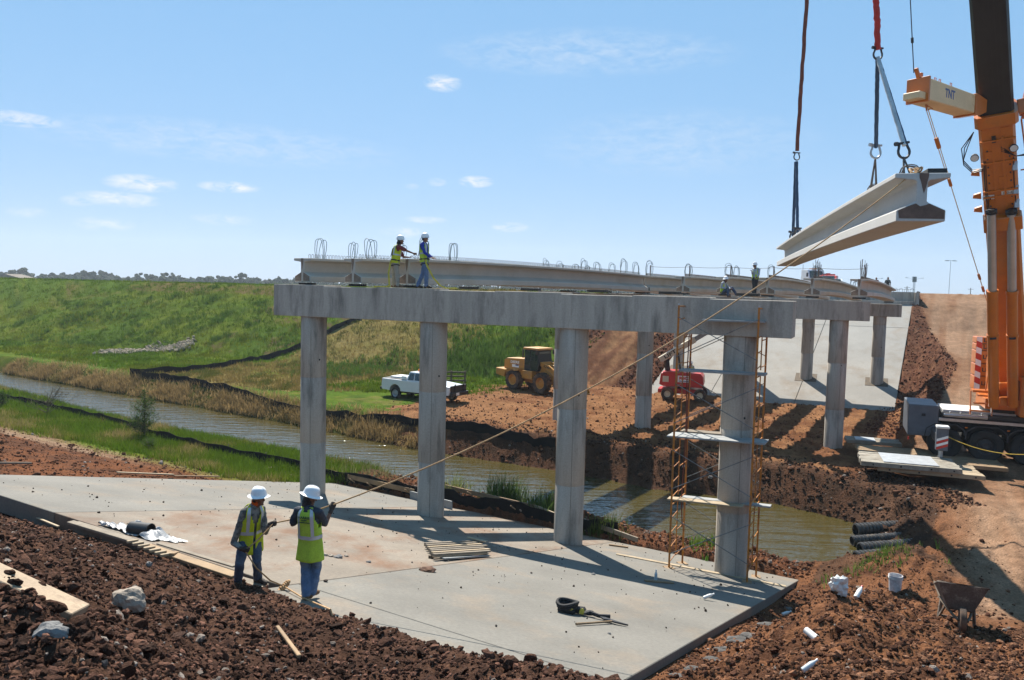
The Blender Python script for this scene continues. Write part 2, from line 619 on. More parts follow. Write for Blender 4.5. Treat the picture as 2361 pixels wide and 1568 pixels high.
    if detail:
        c1, i1 = cell(x * 3.2, y * 3.2, 21)
        c2, i2 = cell(x * 8.5, y * 8.5, 33)
        c3, i3 = cell(x * 19, y * 19, 47)
        heap = heap + np.where(wf, .15 * (np.sqrt(np.clip(.85 - c1, 0, 1)) - .5) * (.3 + i1) + .065 * (np.sqrt(np.clip(.85 - c2, 0, 1)) - .5) * (.4 + i2) + .026 * (np.sqrt(np.clip(.85 - c3, 0, 1)) - .5) + .03 * n2, 0)
        # rough dug earth elsewhere
        rough = sstep(-3.5, -2.8, t) * (y < yc + 2) * sstep(2.0, -.3, t - .05 * a + .8) + strip
        rough = np.clip(rough, 0, 1) * (d_ch > .4)
        z = z + rough * (.24 * (np.sqrt(np.clip(.85 - c1, 0, 1)) - .5) * (i1 > .35) + .10 * (np.sqrt(np.clip(.85 - c2, 0, 1)) - .5) * i2)
        # wheel ruts on the haul road and the far work yard
        ru = vnoise(t * 1.9, a * .07, 71) * .5 + vnoise(t * 4.3, a * .12, 72) * .5 - .5
        z = z + (.17 * ru + .05 * (vnoise(t * .9 + 3, a * 2.6, 75) - .5)) * sstep(-1, 1.5, t) * (d_ch > 1)
        yard = sstep(-36, -30, t) * (t < 0) * (y > yc + 1) * (s < 61)
        z = z + yard * (.16 * (vnoise(t * .5 + a * .3, a * 1.4, 73) - .5) + .13 * (vnoise(t * 1.3 - a * .2, a * 3.4, 74) - .5))
    z = np.where(wf, np.maximum(z, heap), z)
    return z


def gz(x, y):
    return float(ground_z(np.array([float(x)]), np.array([float(y)]))[0])


def hit(px, py, lo=2.0, hi=260.0, fn=None):
    """Where the ray through a picture point meets the ground."""
    d = pix_dir(px, py)
    ys = np.exp(np.linspace(math.log(lo), math.log(hi), 900))
    k = ys / d.y
    z = (ground_z if fn is None else fn)(d.x * k, d.y * k)
    under = np.nonzero(d.z * k < z)[0]
    i = under[0] if len(under) else len(ys) - 1
    kk = k[i]
    return Vector((d.x * kk, d.y * kk, float(z[i])))


def at_y(px, py, y):
    d = pix_dir(px, py)
    return d * (y / d.y)


def at_z(px, py, z):
    d = pix_dir(px, py)
    return d * (z / d.z)


def on_slab(px, py):
    d = pix_dir(px, py)
    k = -3.1 / (d.z + .225 * (.53 * d.x + .848 * d.y))
    return d * k


# ------------------------------------------------------------------ ground sheet
def mesh_np(name, verts, quads, smooth=True):
    me = bpy.data.meshes.new(name)
    nv, nf = len(verts), len(quads)
    k = quads.shape[1]
    me.vertices.add(nv); me.vertices.foreach_set('co', verts.astype(np.float32).ravel())
    me.loops.add(nf * k); me.loops.foreach_set('vertex_index', quads.astype(np.int32).ravel())
    me.polygons.add(nf)
    me.polygons.foreach_set('loop_start', np.arange(0, nf * k, k, dtype=np.int32))
    me.polygons.foreach_set('loop_total', np.full(nf, k, np.int32))
    me.polygons.foreach_set('use_smooth', np.full(nf, smooth))
    me.update(calc_edges=True)
    return me


def ground_colour(x, y, z):
    q = .53 * x + .848 * y; s = .416 * x + .909 * y; a = .49 * x + .872 * y; t = .872 * x - .49 * y
    yc = np.interp(x, CX, CY); farside = y > yc
    d_ch = sdist(CHAN, x, y); dc = np.where(y > 0, y - np.interp(np.clip(x / np.maximum(y, .8), -2.5, .6), CR_U, CR_Y), sdist(CREST, x, y))
    nA = fbm(x * .12, y * .12, 4, 101); nB = fbm(x * .6, y * .6, 4, 111); nC = fbm(x * 2.5, y * 2.5, 4, 121); nD = fbm(x * 9, y * 9, 3, 131)
    def c3(r, g, b): return np.stack([np.full(x.shape, r), np.full(x.shape, g), np.full(x.shape, b)], -1)
    def lerp(A, B, w): return A + (B - A) * w[..., None]
    red = lerp(c3(.20, .082, .040), c3(.29, .14, .07), sstep(-.4, .5, nB))
    red = lerp(red, c3(.13, .058, .033), sstep(.1, .6, nC) * .7)
    dark = lerp(c3(.095, .052, .036), c3(.15, .078, .05), sstep(-.1, .6, nC))
    dark = lerp(dark, c3(.075, .042, .030), sstep(.05, .5, nB))
    sand = lerp(c3(.36, .225, .145), c3(.29, .16, .095), sstep(-.2, .5, fbm(t * 1.6, a * .10, 4, 141)))
    green = lerp(c3(.088, .15, .008), c3(.135, .175, .010), sstep(-.3, .5, nA + .6 * nB))
    green = lerp(green, c3(.05, .09, .006), sstep(.1, .6, fbm(x * .9, y * .45, 4, 151)) * .7)
    green = lerp(green, c3(.20, .17, .06), sstep(.30, .7, nB - .3 * nA) * .6)
    tan = lerp(c3(.30, .215, .085), c3(.23, .18, .055), sstep(-.3, .5, nB))
    tan = lerp(tan, c3(.14, .15, .03), sstep(.0, .55, nA + .3 * nC) * .8)
    C = red.copy()
    # far levee and meadow left of the work yard
    edge = -31 + 2.2 * nB
    meadow = farside & (t < edge)
    C = np.where(meadow[..., None], green, C)
    yel = farside & (t > -58) & (t < -40 + 5 * nA + 2 * nB) & (s > 44)
    yel2 = sstep(0, 1, (yel & meadow) * 1.0)
    lowg = sstep(-40, -34, t + 2 * nB)
    C = np.where((yel & meadow)[..., None], lerp(tan, green, np.clip(.25 + .5 * sstep(-.1, .5, nA + .2 * nB), 0, 1) * .8), C)
    # grey-brown eroded patch by the fence on the levee
    er = farside & (t < -58) & (t > -72) & (s > 62) & (s < 75)
    C = np.where(er[..., None], lerp(C, c3(.16, .10, .06), sstep(.1, .5, nB + .4 * nC) * .8), C)
    crest = farside & (s > 76.5) & (t < edge) & (s < 100)
    C = np.where(crest[..., None], lerp(C, c3(.17, .13, .05), sstep(-.1, .5, nA + nB * .6)), C)
    # bare slope beside the paving
    bare = farside & (t > edge) & (t < -20.8) & (s > 60)
    C = np.where(bare[..., None], lerp(c3(.30, .165, .085), c3(.15, .068, .038), sstep(-.35, .4, fbm(t * 1.3, s * .25, 4, 161) + .3 * nC)), C)
    bd = np.maximum(sstep(-27.6, -29.2, t + .6 * nB), sstep(-24.6, -22.8, t + .5 * nC))
    C = np.where(bare[..., None], lerp(C, lerp(c3(.155, .065, .040), c3(.095, .045, .030), sstep(-.2, .4, nC)), .85 * bd), C)
    yard = farside & (t > edge) & (s < 61) & (t < 0)
    C = np.where(yard[..., None], lerp(c3(.31, .155, .075), c3(.20, .088, .043), sstep(-.2, .5, nB + .5 * fbm(a * 1.2, t * .4, 3, 171))), C)
    # haul road, ramp
    te = np.interp(a, [30, 43, 62, 78, 90], [-2.4, -1.6, .2, -2.6, -3.5])
    wroad = sstep(-.2, .9, t - te + .5 * nB) * sstep(36, 42, a)
    C = lerp(C, sand, wroad)
    rub = farside & (t < te + .3) & (t > -9) & (s > 52) & (z > -7.4)
    C = np.where(rub[..., None], lerp(c3(.13, .058, .036), c3(.20, .10, .06), sstep(0, .5, nC + nD * .4)), C)
    # near right: haul road and churned earth
    nr = (~farside | (a < 42)) & (t > -3.7)
    churn = lerp(c3(.215, .098, .050), c3(.105, .050, .030), sstep(-.1, .45, nC + .4 * nB))
    C = np.where(nr[..., None], churn, C)
    wn_ = sstep(-.3, 1.0, t - .2 + .5 * nB + .02 * (a - 25)) * sstep(16.5, 20, a + nB)
    C = np.where(nr[..., None], lerp(C, sand, wn_), C)
    # near left dirt and grass
    nl = ~farside & (t < -22.9)
    C = np.where(nl[..., None], lerp(c3(.20, .082, .040), c3(.13, .06, .035), sstep(-.2, .4, nC + nB)), C)
    trk = nl & (q > 17.5)
    C = np.where(trk[..., None], lerp(C, c3(.33, .22, .145), sstep(-.35, .25, fbm(q * .9, t * .08, 3, 181))), C)
    gl = sstep(9.2, 6.6, d_ch + .9 * nB) * nl
    C = lerp(C, lerp(green * 1.05, tan * .8, sstep(.15, .6, nB)), gl)
    stripn = ~farside & (t > -22.9) & (t < -3.65) & (q > 24)
    C = np.where(stripn[..., None], lerp(c3(.19, .08, .042), c3(.10, .055, .036), sstep(-.1, .4, nC)), C)
    # wet banks
    wet = sstep(1.5, .1, d_ch + .3 * nB)
    bankc = lerp(c3(.075, .042, .026), c3(.045, .030, .020), sstep(-.2, .4, nC))
    C = lerp(C, bankc, wet * np.where(t < -30, .6, .95))
    fb = farside & (t > -24) & (d_ch < 3.2) & (t < 0)
    C = np.where(fb[..., None], lerp(C, lerp(c3(.12, .060, .036), c3(.075, .045, .03), sstep(-.2, .5, nC)), sstep(3.2, 2.0, d_ch)), C)
    cv = (t > -3.2) & (t < -.1 + .4 * nB) & (x > 9) & (d_ch < 4.6 + nB) & (z < -6.75) & (y > 20)
    C = np.where(cv[..., None], lerp(C, lerp(c3(.12, .066, .042), c3(.07, .042, .030), sstep(-.2, .4, nC)), .9 * np.ones(x.shape)), C)
    C = np.where((dc < 6)[..., None] & (z > slab_z(x, y) - 1.2)[..., None], lerp(C, dark, sstep(5, 3, dc)), C)
    C = np.where((s > 115)[..., None], c3(.10, .11, .035), C)
    grassy = (C[..., 1] > C[..., 0] * .98)[..., None]
    C = C * np.where(grassy, .62, .62) * (1 + .16 * nD[..., None])
    return np.clip(C, .01, .9)


def build_ground():
    th = np.concatenate([np.linspace(-100, -39, 60, endpoint=False), np.linspace(-39, 39, 640, endpoint=False), np.linspace(39, 100, 61)])
    rr = np.concatenate([[.4], np.exp(np.linspace(math.log(2.2), math.log(125), 620, endpoint=False)), np.exp(np.linspace(math.log(125), math.log(1400), 50))])
    T_, R_ = np.meshgrid(np.radians(th), rr)
    x = R_ * np.sin(T_); y = R_ * np.cos(T_) - .3
    z = ground_z(x, y)
    n, m = x.shape
    verts = np.stack([x, y, z], -1).reshape(-1, 3)
    idx = np.arange(n * m).reshape(n, m)
    quads = np.stack([idx[:-1, :-1], idx[:-1, 1:], idx[1:, 1:], idx[1:, :-1]], -1).reshape(-1, 4)[:, ::-1]
    me = mesh_np('ground', verts, quads)
    C = ground_colour(x, y, z).reshape(-1, 3)
    at = me.color_attributes.new('soil', 'FLOAT_COLOR', 'POINT')
    at.data.foreach_set('color', np.concatenate([C, np.ones((len(C), 1))], 1).astype(np.float32).ravel())
    me.materials.append(M['ground'])
    ob = bpy.data.objects.new('ground', me)
    COL.objects.link(ob)
    tag(ob, 'red earth, grass banks and haul road of the construction site', None, kind='structure')
    return ob


M['ground'] = mat('ground', (.2, .1, .05), .95, .22, 1.6, .35, 20, 1.0, 11, vcol='soil', bdist=.07, spec=.02)
build_ground()

# ------------------------------------------------------------------ channel water
m = bpy.data.materials.new('muddy_water'); m.use_nodes = True
n_, l_ = m.node_tree.nodes, m.node_tree.links
b_ = n_['Principled BSDF']
b_.inputs['Base Color'].default_value = (.062, .050, .015, 1)
b_.inputs['Roughness'].default_value = .05
b_.inputs['IOR'].default_value = 2.3
tc_ = n_.new('ShaderNodeTexCoord')
mp_ = n_.new('ShaderNodeMapping'); mp_.inputs['Rotation'].default_value = (0, 0, R(20)); mp_.inputs['Scale'].default_value = (.55, 2.2, 1)
l_.new(tc_.outputs['Object'], mp_.inputs[0])
t1 = n_.new('ShaderNodeTexNoise'); t1.inputs['Scale'].default_value = .9; t1.inputs['Detail'].default_value = 4; t1.inputs['Roughness'].default_value = .55
l_.new(mp_.outputs[0], t1.inputs['Vector'])
bp_ = n_.new('ShaderNodeBump'); bp_.inputs['Strength'].default_value = .85; bp_.inputs['Distance'].default_value = .14
l_.new(t1.outputs['Fac'], bp_.inputs['Height']); l_.new(bp_.outputs[0], b_.inputs['Normal'])
M['water'] = m
w = MB()
w.add([(-160, 20, WATER_Z), (16, 20, WATER_Z), (16, 150, WATER_Z), (-160, 150, WATER_Z)], [(0, 1, 2, 3)])
tag(w.build('channel_water', M['water']), 'muddy green brown water of the drainage channel', None, kind='structure')

# ------------------------------------------------------------------ concrete slope paving
def at_bridge(a, t):
    return (.49 * a + .872 * t, .872 * a - .49 * t)


def panel(parent, name, a0, a1, t0, t1, zf, thick, m, gap=.012, shift=None):
    mb = MB()
    g = gap
    cs = [(a0 + g, t0 + g), (a0 + g, t1 - g), (a1 - g, t1 - g), (a1 - g, t0 + g)]
    if shift:
        cs = shift(cs)
    top = []
    for a, t in cs:
        x, y = at_bridge(a, t)
        top.append(V(x, y, float(zf(x, y))))
    mb.hexa([p - V(0, 0, thick) for p in top] + top)
    return mb.build(name, m, parent, bevel=.012)


def near_cs(cs):       # rows follow the level lines of the near slope
    return [(q - .0466 * t, t) for q, t in cs]


np_ = thing('slope_paving', 'pale concrete paving sloping from the soil heap down to the channel', 'concrete paving', (0, 0, 0))
np_['kind'] = 'structure'
for (t0, t1, mm) in ((-22.9, -16.9, 'concrete_slab'), (-16.9, -9.65, 'concrete_mud'), (-9.65, -3.6, 'concrete_slab')):
    q0 = 9.0 if t0 < -10 else 9.35
    panel(np_, 'concrete_panel', q0, 24.4, t0, t1, slab_z, .42, M[mm], shift=near_cs)
    if t0 > -10:
        panel(np_, 'concrete_panel', 6.0, q0, t0, t1, slab_z, .42, M['concrete_slab'], shift=near_cs)
fp = thing('far_slope_paving', 'white concrete paved slope under the far end of the bridge', 'concrete paving', (0, 0, 0))
fp['kind'] = 'structure'


def far_cs(cs):        # rows follow the skew of the bents
    return [((s - (.416 * .872 - .909 * .49) * t) / (.416 * .49 + .909 * .872), t) for s, t in cs]


M['concrete_far'] = mat('concrete_far', (.26, .248, .226), .9, .12, .4, .08, 12, stain=(.21, .17, .13), stain_scale=.5, stain_lo=.5, stain_hi=.75)
for (t0, t1) in ((-20.8, -16.0), (-16.0, -9.8), (-9.8, -3.15)):
    for (s0, s1) in ((59.9, 74.2), (74.2, 79.2)):
        panel(fp, 'concrete_panel', s0, s1, t0, t1, pave_z, .42, M['concrete_far'], gap=.02, shift=far_cs)

# ------------------------------------------------------------------ bridge bents
CAPV = V(.909, -.416, 0).normalized()        # along the cap, towards the right
CAPN = V(.416, .909, 0).normalized()         # across it, away from the camera
GDIR = V(.49, .872, 0).normalized()


def bent(label, c_left, c_right, top, h, seats, zf, with_pads):
    cl, cr = V(*c_left, 0), V(*c_right, 0)
    ax = (cr - cl).normalized(); ay = V(-ax.y, ax.x, 0)
    L = (cr - cl).length
    T = thing('bridge_bent', label, 'bridge pier', (cl + cr) / 2 + V(0, 0, zf((cl + cr).x / 2, (cl + cr).y / 2)), group='concrete bents of the unfinished bridge')
    base = T.location
    mb = MB()
    e = 1.42
    # stepped top: seats for the girders, each a little different in height
    xs = [-e]; n = 8
    zs = []
    random.seed(3)
    poly = [(-e, top - h), (L + e, top - h)]
    edge = []
    w = (L + 2 * e) / n
    for k in range(n):
        zz = top + (-.02 if k % 2 else .015) - .012 * k
        edge += [(-e + w * k, zz), (-e + w * (k + 1) - .001, zz)]
    poly += list(reversed(edge))
    mb.prism(poly, cl - ay * .52, ax, V(0, 0, 1), ay * 1.04)
    mb.build('cap', M['concrete_pier'], T, base=base, bevel=.018)
    for k in range(4):
        p = cl + ax * (L * k / 3)
        zb = zf(p.x, p.y) - .45
        cb = MB()
        zt = top - h
        prof = []
        z = zb
        cuts = [zb, zb + .45 + 1.9, zb + .45 + 4.3, zt]
        for i in range(3):
            r = .457
            prof += [(r, cuts[i] + .012), (r, cuts[i + 1] - .012), (r - .008, cuts[i + 1])]
        prof = [(.457, zb)] + prof
        cb.lathe(prof, 40, Matrix.Translation((p.x, p.y, 0)))
        o = cb.build('column', M['concrete_pier'], T, base=base)
        sm_ = MB()
        for sa in (.35, 2.0, 3.6, 5.2):
            dv = V(math.cos(sa - 1.9), math.sin(sa - 1.9), 0); tv = V(-dv.y, dv.x, 0)
            a_ = V(p.x, p.y, 0) + dv * .455
            sm_.hexa([V(q_.x, q_.y, zz_) for zz_ in (zb + .5, zt - .01) for q_ in (a_ - tv * .009, a_ + tv * .009, a_ + tv * .009 + dv * .006, a_ - tv * .009 + dv * .006)])
        sm_.build('form_seam', M['seam_dark'], o, base=base)['kind'] = 'stuff'
        hb = MB()
        toc = (V(0, 0, 0) - V(p.x, p.y, 0)).normalized()
        side = V(-toc.y, toc.x, 0)
        hp = V(p.x, p.y, zt - 1.55 - .25 * k) + (toc * .9 + side * .43).normalized() * .452
        hb.cyl(hp, hp + toc * .012, .035, 10)
        hb.build('tie_hole', M['rubber'], o, base=base)
        if 'farthest' in label:
            bb = MB(); cs = []
            for da, db in ((-.78, -.62), (.78, -.62), (.78, .62), (-.78, .62)):
                q = p + ax * da + ay * db; cs.append(V(q.x, q.y, zf(q.x, q.y) - .05))
            bb.hexa(cs + [c_ + V(0, 0, .07) for c_ in cs]); bb.build('blockout', M['wood_dark'], T, base=base)
    for sp in with_pads:
        p = V(*sp)
        pb = MB()
        pb.box((p.x, p.y, top + .045), (.62, .26, .085), Matrix.Rotation(math.atan2(GDIR.y, GDIR.x) - PI / 2, 3, 'Z'))
        pb.build('bearing_pad', M['rubber'], T, base=base, bevel=.008)
    return T


def b1(k):   # girder seats on the first bent
    X = -7.75 + 2.05 * k
    return V(X, 25.27 - .4577 * (X + .36) + .10, 0)


def b2(k):
    X = 3.25 + 2.04 * k
    return V(X, 40.1 + .4577 * (16.7 - X), 0)


def b3(k):
    X = 13.7 + 2.04 * k
    return V(X, 58.5 + .46 * (27.4 - X), 0)


bent('nearest bent with scaffold, four round columns standing on the paving beside the channel', (-7.22, 28.4), (6.5, 22.2), -.035, 1.12, None, lambda x, y: float(slab_z(x, y)),
     [b1(k) + GDIR * .25 for k in range(8)])
bent('middle bent beyond the channel, column bases in shaded red earth', (3.0, 46.35), (16.75, 40.05), -.07, 1.10, None, lambda x, y: max(-7.75, gz(x, y)),
     [b2(k) + GDIR * .3 for k in range(8)] + [b2(k) - GDIR * .3 for k in range(3)])
bent('farthest bent, columns rising from the white paved slope', (13.9, 64.75), (27.5, 58.5), -.32, 1.04, None, lambda x, y: float(pave_z(x, y)),
     [b3(k) - GDIR * .3 for k in range(8)])

fcol = [(13.9, 64.75), (18.43, 62.67), (22.97, 60.58), (27.5, 58.5)]

# ------------------------------------------------------------------ girders
GH = .864
PROFILE = [(-.406, 0), (.406, 0), (.406, .20), (.12, .335), (.089, .36), (.089, .70), (.12, .735), (.457, .775), (.457, GH), (-.457, GH), (-.457, .775), (-.12, .735), (-.089, .70), (-.089, .36), (-.12, .335), (-.406, .20)]


def loop_pts(h, w, lean=0.0, n=9):
    pts = [V(-w * .42, 0, 0), V(-w * .5, 0, h * .45)]
    for k in range(n):
        a = PI - PI * k / (n - 1)
        pts.append(V(math.cos(a) * w * .42, 0, h * .78 + math.sin(a) * h * .22))
    pts += [V(w * .5, 0, h * .45), V(w * .42, 0, 0)]
    return pts


def girder(label, p0, p1, group, camber=.05, loops=(), stirrups=True, z0=.085, paint=True, beam_mat=None):
    p0, p1 = Vector(p0), Vector(p1)
    d = p1 - p0; L = d.length
    rz = math.atan2(d.y, d.x)
    T = thing('concrete_girder', label, 'bridge girder', (p0.x, p0.y, p0.z), rz, group)
    N = 14
    mb = MB()
    rings = []
    for i in range(N + 1):
        x = L * i / N
        c = camber * 4 * (i / N) * (1 - i / N)
        zz = (p1.z - p0.z) * i / N
        rings.append([V(x, -py, pz + c + zz) for (py, pz) in PROFILE])
    n = len(PROFILE)
    vs = [q for r_ in rings for q in r_]
    fs = []
    for i in range(N):
        for k in range(n):
            k2 = (k + 1) % n
            fs.append((i * n + k, i * n + k2, (i + 1) * n + k2, (i + 1) * n + k))
    fs.append(tuple(range(n)))
    fs.append(tuple(N * n + k for k in reversed(range(n))))
    mb.add(vs, fs)
    mb.build('beam', beam_mat or M['concrete_girder'], T, bevel=.012)
    zat = lambda x: GH + camber * 4 * (x / L) * (1 - x / L) + (p1.z - p0.z) * x / L
    if paint:
        for x, sgn in ((-.004, -1), (L + .004, 1)):
            zz = 0 if x < 1 else p1.z - p0.z
            for poly in ([(-.37, .035), (-.05, .035), (-.05, .34), (-.11, .325), (-.37, .2)], [(.37, .035), (.05, .035), (.05, .34), (.11, .325), (.37, .2)],
                         [(-.05, .86), (.075, .86), (.075, .70), (.05, .55), (.02, .42), (-.02, .60), (-.045, .74)]):
                eb = MB()
                eb.prism([(py, pz + zz) for py, pz in poly], (x, 0, 0), V(0, 1, 0), V(0, 0, 1), V(.003 * sgn, 0, 0))
                eb.build('end_patch', M['girder_end_light'], T)
    if stirrups:
        sb = MB()
        x = .35
        while x < L - .3:
            z = zat(x)
            for yy in (0,):
                sb.tube([V(x - .045, yy, z - .01), V(x - .045, yy, z + .115), V(x - .028, yy, z + .15), V(x + .028, yy, z + .15), V(x + .045, yy, z + .115), V(x + .045, yy, z - .01)], .010, 4, cap=False)
            x += .15
        o = sb.build('stirrups', M['rebar'], T); o['kind'] = 'stuff'
    for (x, h, w, lean, m_) in loops:
        lb = MB()
        for k in range(3):
            pts = loop_pts(h * (1 - .05 * k) * random.uniform(.9, 1.05), w * random.uniform(.7, 1.1))
            off = (k - 1) * .05 + random.uniform(-.015, .015)
            sp = (k - 1) * random.uniform(.02, .22)
            lb.tube([V(x + off + sp * p.z + lean * p.z, p.x, zat(x) + p.z - .01) for p in pts], .0115, 5, cap=False)
        lb.build('lifting_loop', M[m_], T)
    return T


def loopset(L, h=.78):
    return [(.9, h, .42, 0, 'rebar_coated'), (2.6, h * .95, .34, .05, 'rebar_coated'), (L - 2.6, h, .36, 0, 'rebar_coated'), (L - .9, h * .9, .40, -.05, 'rebar_coated')]


sp2 = ['grey girder at the outer end of the row, alone at the cap tip', 'grey girder between the cap-tip girder and the worker in the maroon shirt', 'grey girder beside the two workers, its long flank facing the scaffold']
for k in range(3):
    random.seed(40 + k)
    a0, a1 = b1(k) + V(0, 0, .085), b2(k) - GDIR * .12 + V(0, 0, .085)
    girder(sp2[k], a0, a1, 'girders laid between nearest and middle bents', .075, loopset((a1 - a0).length))
sp3 = ['girder hidden deep in the far row, first from the levee side', 'second girder of the far row from the levee side', 'third girder of the far row, behind the long grey flank', 'fourth girder of the far row, its end on the middle bent clear of the flank',
       'fifth girder of the far row, behind the seated worker', 'sixth girder of the far row, beside the standing phone worker', 'seventh girder of the far row, below the white truck', 'outermost girder of the far row, its bowed flank towards the haul ramp']
for k in range(8):
    random.seed(60 + k)
    a0, a1 = b2(k) + GDIR * .12 + V(0, 0, .085), b3(k) - GDIR * .1 + V(0, 0, -.21)
    girder(sp3[k], a0, a1, 'girders laid between middle and farthest bents', .11, [l_ for l_ in loopset((a1 - a0).length, random.uniform(.6, .9)) if random.random() < .72])

# straight bars left standing on the last girders
for k, n_ in ((6, 7), (7, 8)):
    root = [o for o in COL.objects if o.get('label') == sp3[k]][0]
    for xb in (.7, 2.4):
        rb_ = MB()
        for j in range(n_):
            o_ = V(xb + random.uniform(-.09, .09), random.uniform(-.06, .06), GH)
            rb_.tube([o_, o_ + V(random.uniform(-.06, .06), random.uniform(-.10, .10), random.uniform(.7, 1.05))], .010, 4)
        rb_.build('rebar_bundle', M['rebar'], root)

# the girder on the crane hook
HG0 = at_y(2122, 510.5, 14.2); HG1 = at_y(1812, 614, 36.2)
HG = girder('pale girder hanging level from the crane slings', HG0, HG1, None, .06,
            [(1.0, .30, .34, -.05, 'rebar'), (4.2, .34, .3, 0, 'rebar'), (18.6, .5, .3, 0, 'rebar'), (20.3, .5, .3, 0, 'rebar')], stirrups=False, paint=False, beam_mat=M['girder_white'])
hx = (HG1 - HG0); hx.z = 0; hx.normalize()
eb = MB(); eb.prism([(-.36, .055), (.39, .045), (.39, .195), (.13, .315), (.06, .29), (-.02, .27), (-.09, .32), (-.2, .28), (-.38, .20)], (-.004, 0, 0), V(0, -1, 0), V(0, 0, 1), V(-.003, 0, 0)); eb.build('end_patch', M['girder_end_paint'], HG)
eb = MB(); eb.prism([(-.06, .86), (.10, .86), (.10, .80), (.085, .74), (.06, .60), (.03, .50), (.00, .60), (-.03, .72), (-.055, .78)], (-.004, 0, 0), V(0, -1, 0), V(0, 0, 1), V(-.003, 0, 0)); eb.build('end_patch', M['girder_end_paint'], HG)
eb = MB(); eb.box((.35, -.26, GH + .05), (.5, .32, .09)); eb.build('timber_block', M['rubber'], HG, bevel=.006)
eb = MB()
x = 2.0
while x < 21:
    eb.tube([V(x, -.08, GH), V(x, -.08, GH + .05), V(x, .08, GH + .05), V(x, .08, GH)], .008, 4, cap=False); x += .3
eb.build('stirrups', M['rebar'], HG)['kind'] = 'stuff'

# ------------------------------------------------------------------ far abutment
AB = thing('abutment', 'grey concrete abutment wall at the top of the paved slope', 'abutment', (27, 74, -1))
def sline(s, t):      # point at bridge coordinates with skewed station
    k = (s - (.416 * .872 - .909 * .49) * t) / (.416 * .49 + .909 * .872)
    return at_bridge(k, t)
p0 = V(*sline(79.0, -23.4), 0); p1 = V(*sline(79.0, -3.0), 0)
ax = (p1 - p0).normalized(); ay = V(-ax.y, ax.x, 0)
Lw = (p1 - p0).length
mb = MB(); mb.prism([(0, -1.5), (Lw, -1.5), (Lw, -.22), (0, -.22)], p0, ax, V(0, 0, 1), ay * 1.0); mb.build('seat', M['concrete_pier'], AB, base=AB.location, bevel=.02)
mb = MB(); mb.prism([(0, -.22), (Lw, -.22), (Lw, .62), (0, .62)], p0 + ay * .6, ax, V(0, 0, 1), ay * .35); mb.build('backwall', M['concrete_pier'], AB, base=AB.location, bevel=.02)
mb = MB(); q = p1; mb.prism([(0, -2.6), (5.5, -1.2), (5.5, .6), (0, .6)], q + ax * .02, ay, V(0, 0, 1), ax * .35); mb.build('wing_wall', M['concrete_pier'], AB, base=AB.location, bevel=.02)
mb = MB()
x = .3
while x < Lw - .2:
    o = p0 + ay * .75 + ax * x
    mb.tube([o + V(0, 0, .6), o + V(0, 0, .86), o + ax * .18 + V(0, 0, .98), o + ax * .3 + V(0, 0, .85), o + ax * .3 + V(0, 0, .6)], .014, 4, cap=False); x += .45
mb.tube([p0 + ay * .75 + V(0, 0, .84), p1 + ay * .75 + V(0, 0, .84)], .012, 4)
mb.build('rebar_mat', M['rebar'], AB, base=AB.location)['kind'] = 'stuff'

# ------------------------------------------------------------------ mobile crane
M['crane_orange'] = mat('crane_orange', (.50, .128, .003), .42, .10, 1.5, .06, 20, stain=(.36, .13, .02), stain_scale=.9, stain_lo=.55, stain_hi=.8, coat=.3)
M['crane_cream'] = mat('crane_cream', (.70, .50, .27), .5, .08, 1.5, .06, 20, stain=(.55, .25, .05), stain_scale=1.0, stain_lo=.58, stain_hi=.75)
M['boom_black'] = mat('boom_black', (.012, .012, .013), .33, .3, 2, .1, 20, spec=.4)
M['chassis_dark'] = mat('chassis_dark', (.028, .03, .035), .6, .3, 2, .1, 30)
M['chassis_grey'] = mat('chassis_grey', (.085, .10, .125), .5, .2, 2, .1, 30)
M['deck_white'] = mat('deck_white', (.62, .62, .60), .6, .12, 2, .08, 30)
M['tyre'] = mat('tyre', (.018, .018, .018), .85, .25, 3, .2, 40)
M['tyre_muddy'] = mat('tyre_muddy', (.03, .024, .02), .9, .3, 3, .2, 40, stain=(.13, .075, .045), stain_scale=1.6, stain_lo=.45, stain_hi=.62)
M['glass_dark'] = mat('glass_dark', (.02, .035, .035), .06, .1, 1, 0, spec=.9)
M['red_paint'] = mat('red_paint', (.52, .022, .015), .4, .12, 2, .06, 20, coat=.2)
M['white_paint'] = mat('white_paint', (.78, .78, .77), .35, .05, 2, .03, 20, coat=.3)
M['black_paint'] = mat('black_paint', (.012, .012, .014), .5, .1, 2, .05, 20)
M['amber'] = mat('amber', (.75, .20, .01), .3, .05, 2, 0)
M['yellow_rope'] = mat('yellow_rope', (.62, .42, .05), .8, .2, 5, .2, 60)
M['rope'] = mat('rope', (.42, .26, .13), .9, .25, 6, .3, 60, .4, 90)
M['sling_brown'] = mat('sling_brown', (.17, .05, .03), .85, .3, 5, .2, 60, .5, 30)
M['sling_red'] = mat('sling_red', (.52, .025, .015), .6, .2, 4, .15, 40, .6, 12, bdist=.02)
M['sling_blue'] = mat('sling_blue', (.03, .065, .12), .8, .25, 4, .2, 60)
M['sling_pale'] = mat('sling_pale', (.42, .47, .50), .8, .2, 4, .2, 60)
M['steel_pale'] = mat('steel_pale', (.40, .42, .44), .5, .15, 3, .1, 40, metal=.5)
M['rod_steel'] = mat('rod_steel', (.40, .41, .42), .42, .1, 2, .05, 30, metal=.8)
M['mat_timber'] = mat('mat_timber', (.27, .245, .20), .85, .25, 3, .15, 40, .3, 60, stain=(.17, .14, .105), stain_scale=2, stain_lo=.5, stain_hi=.7, bdist=.004)
M['letter_blue'] = mat('letter_blue', (.10, .13, .26), .6, .1, 2, 0)


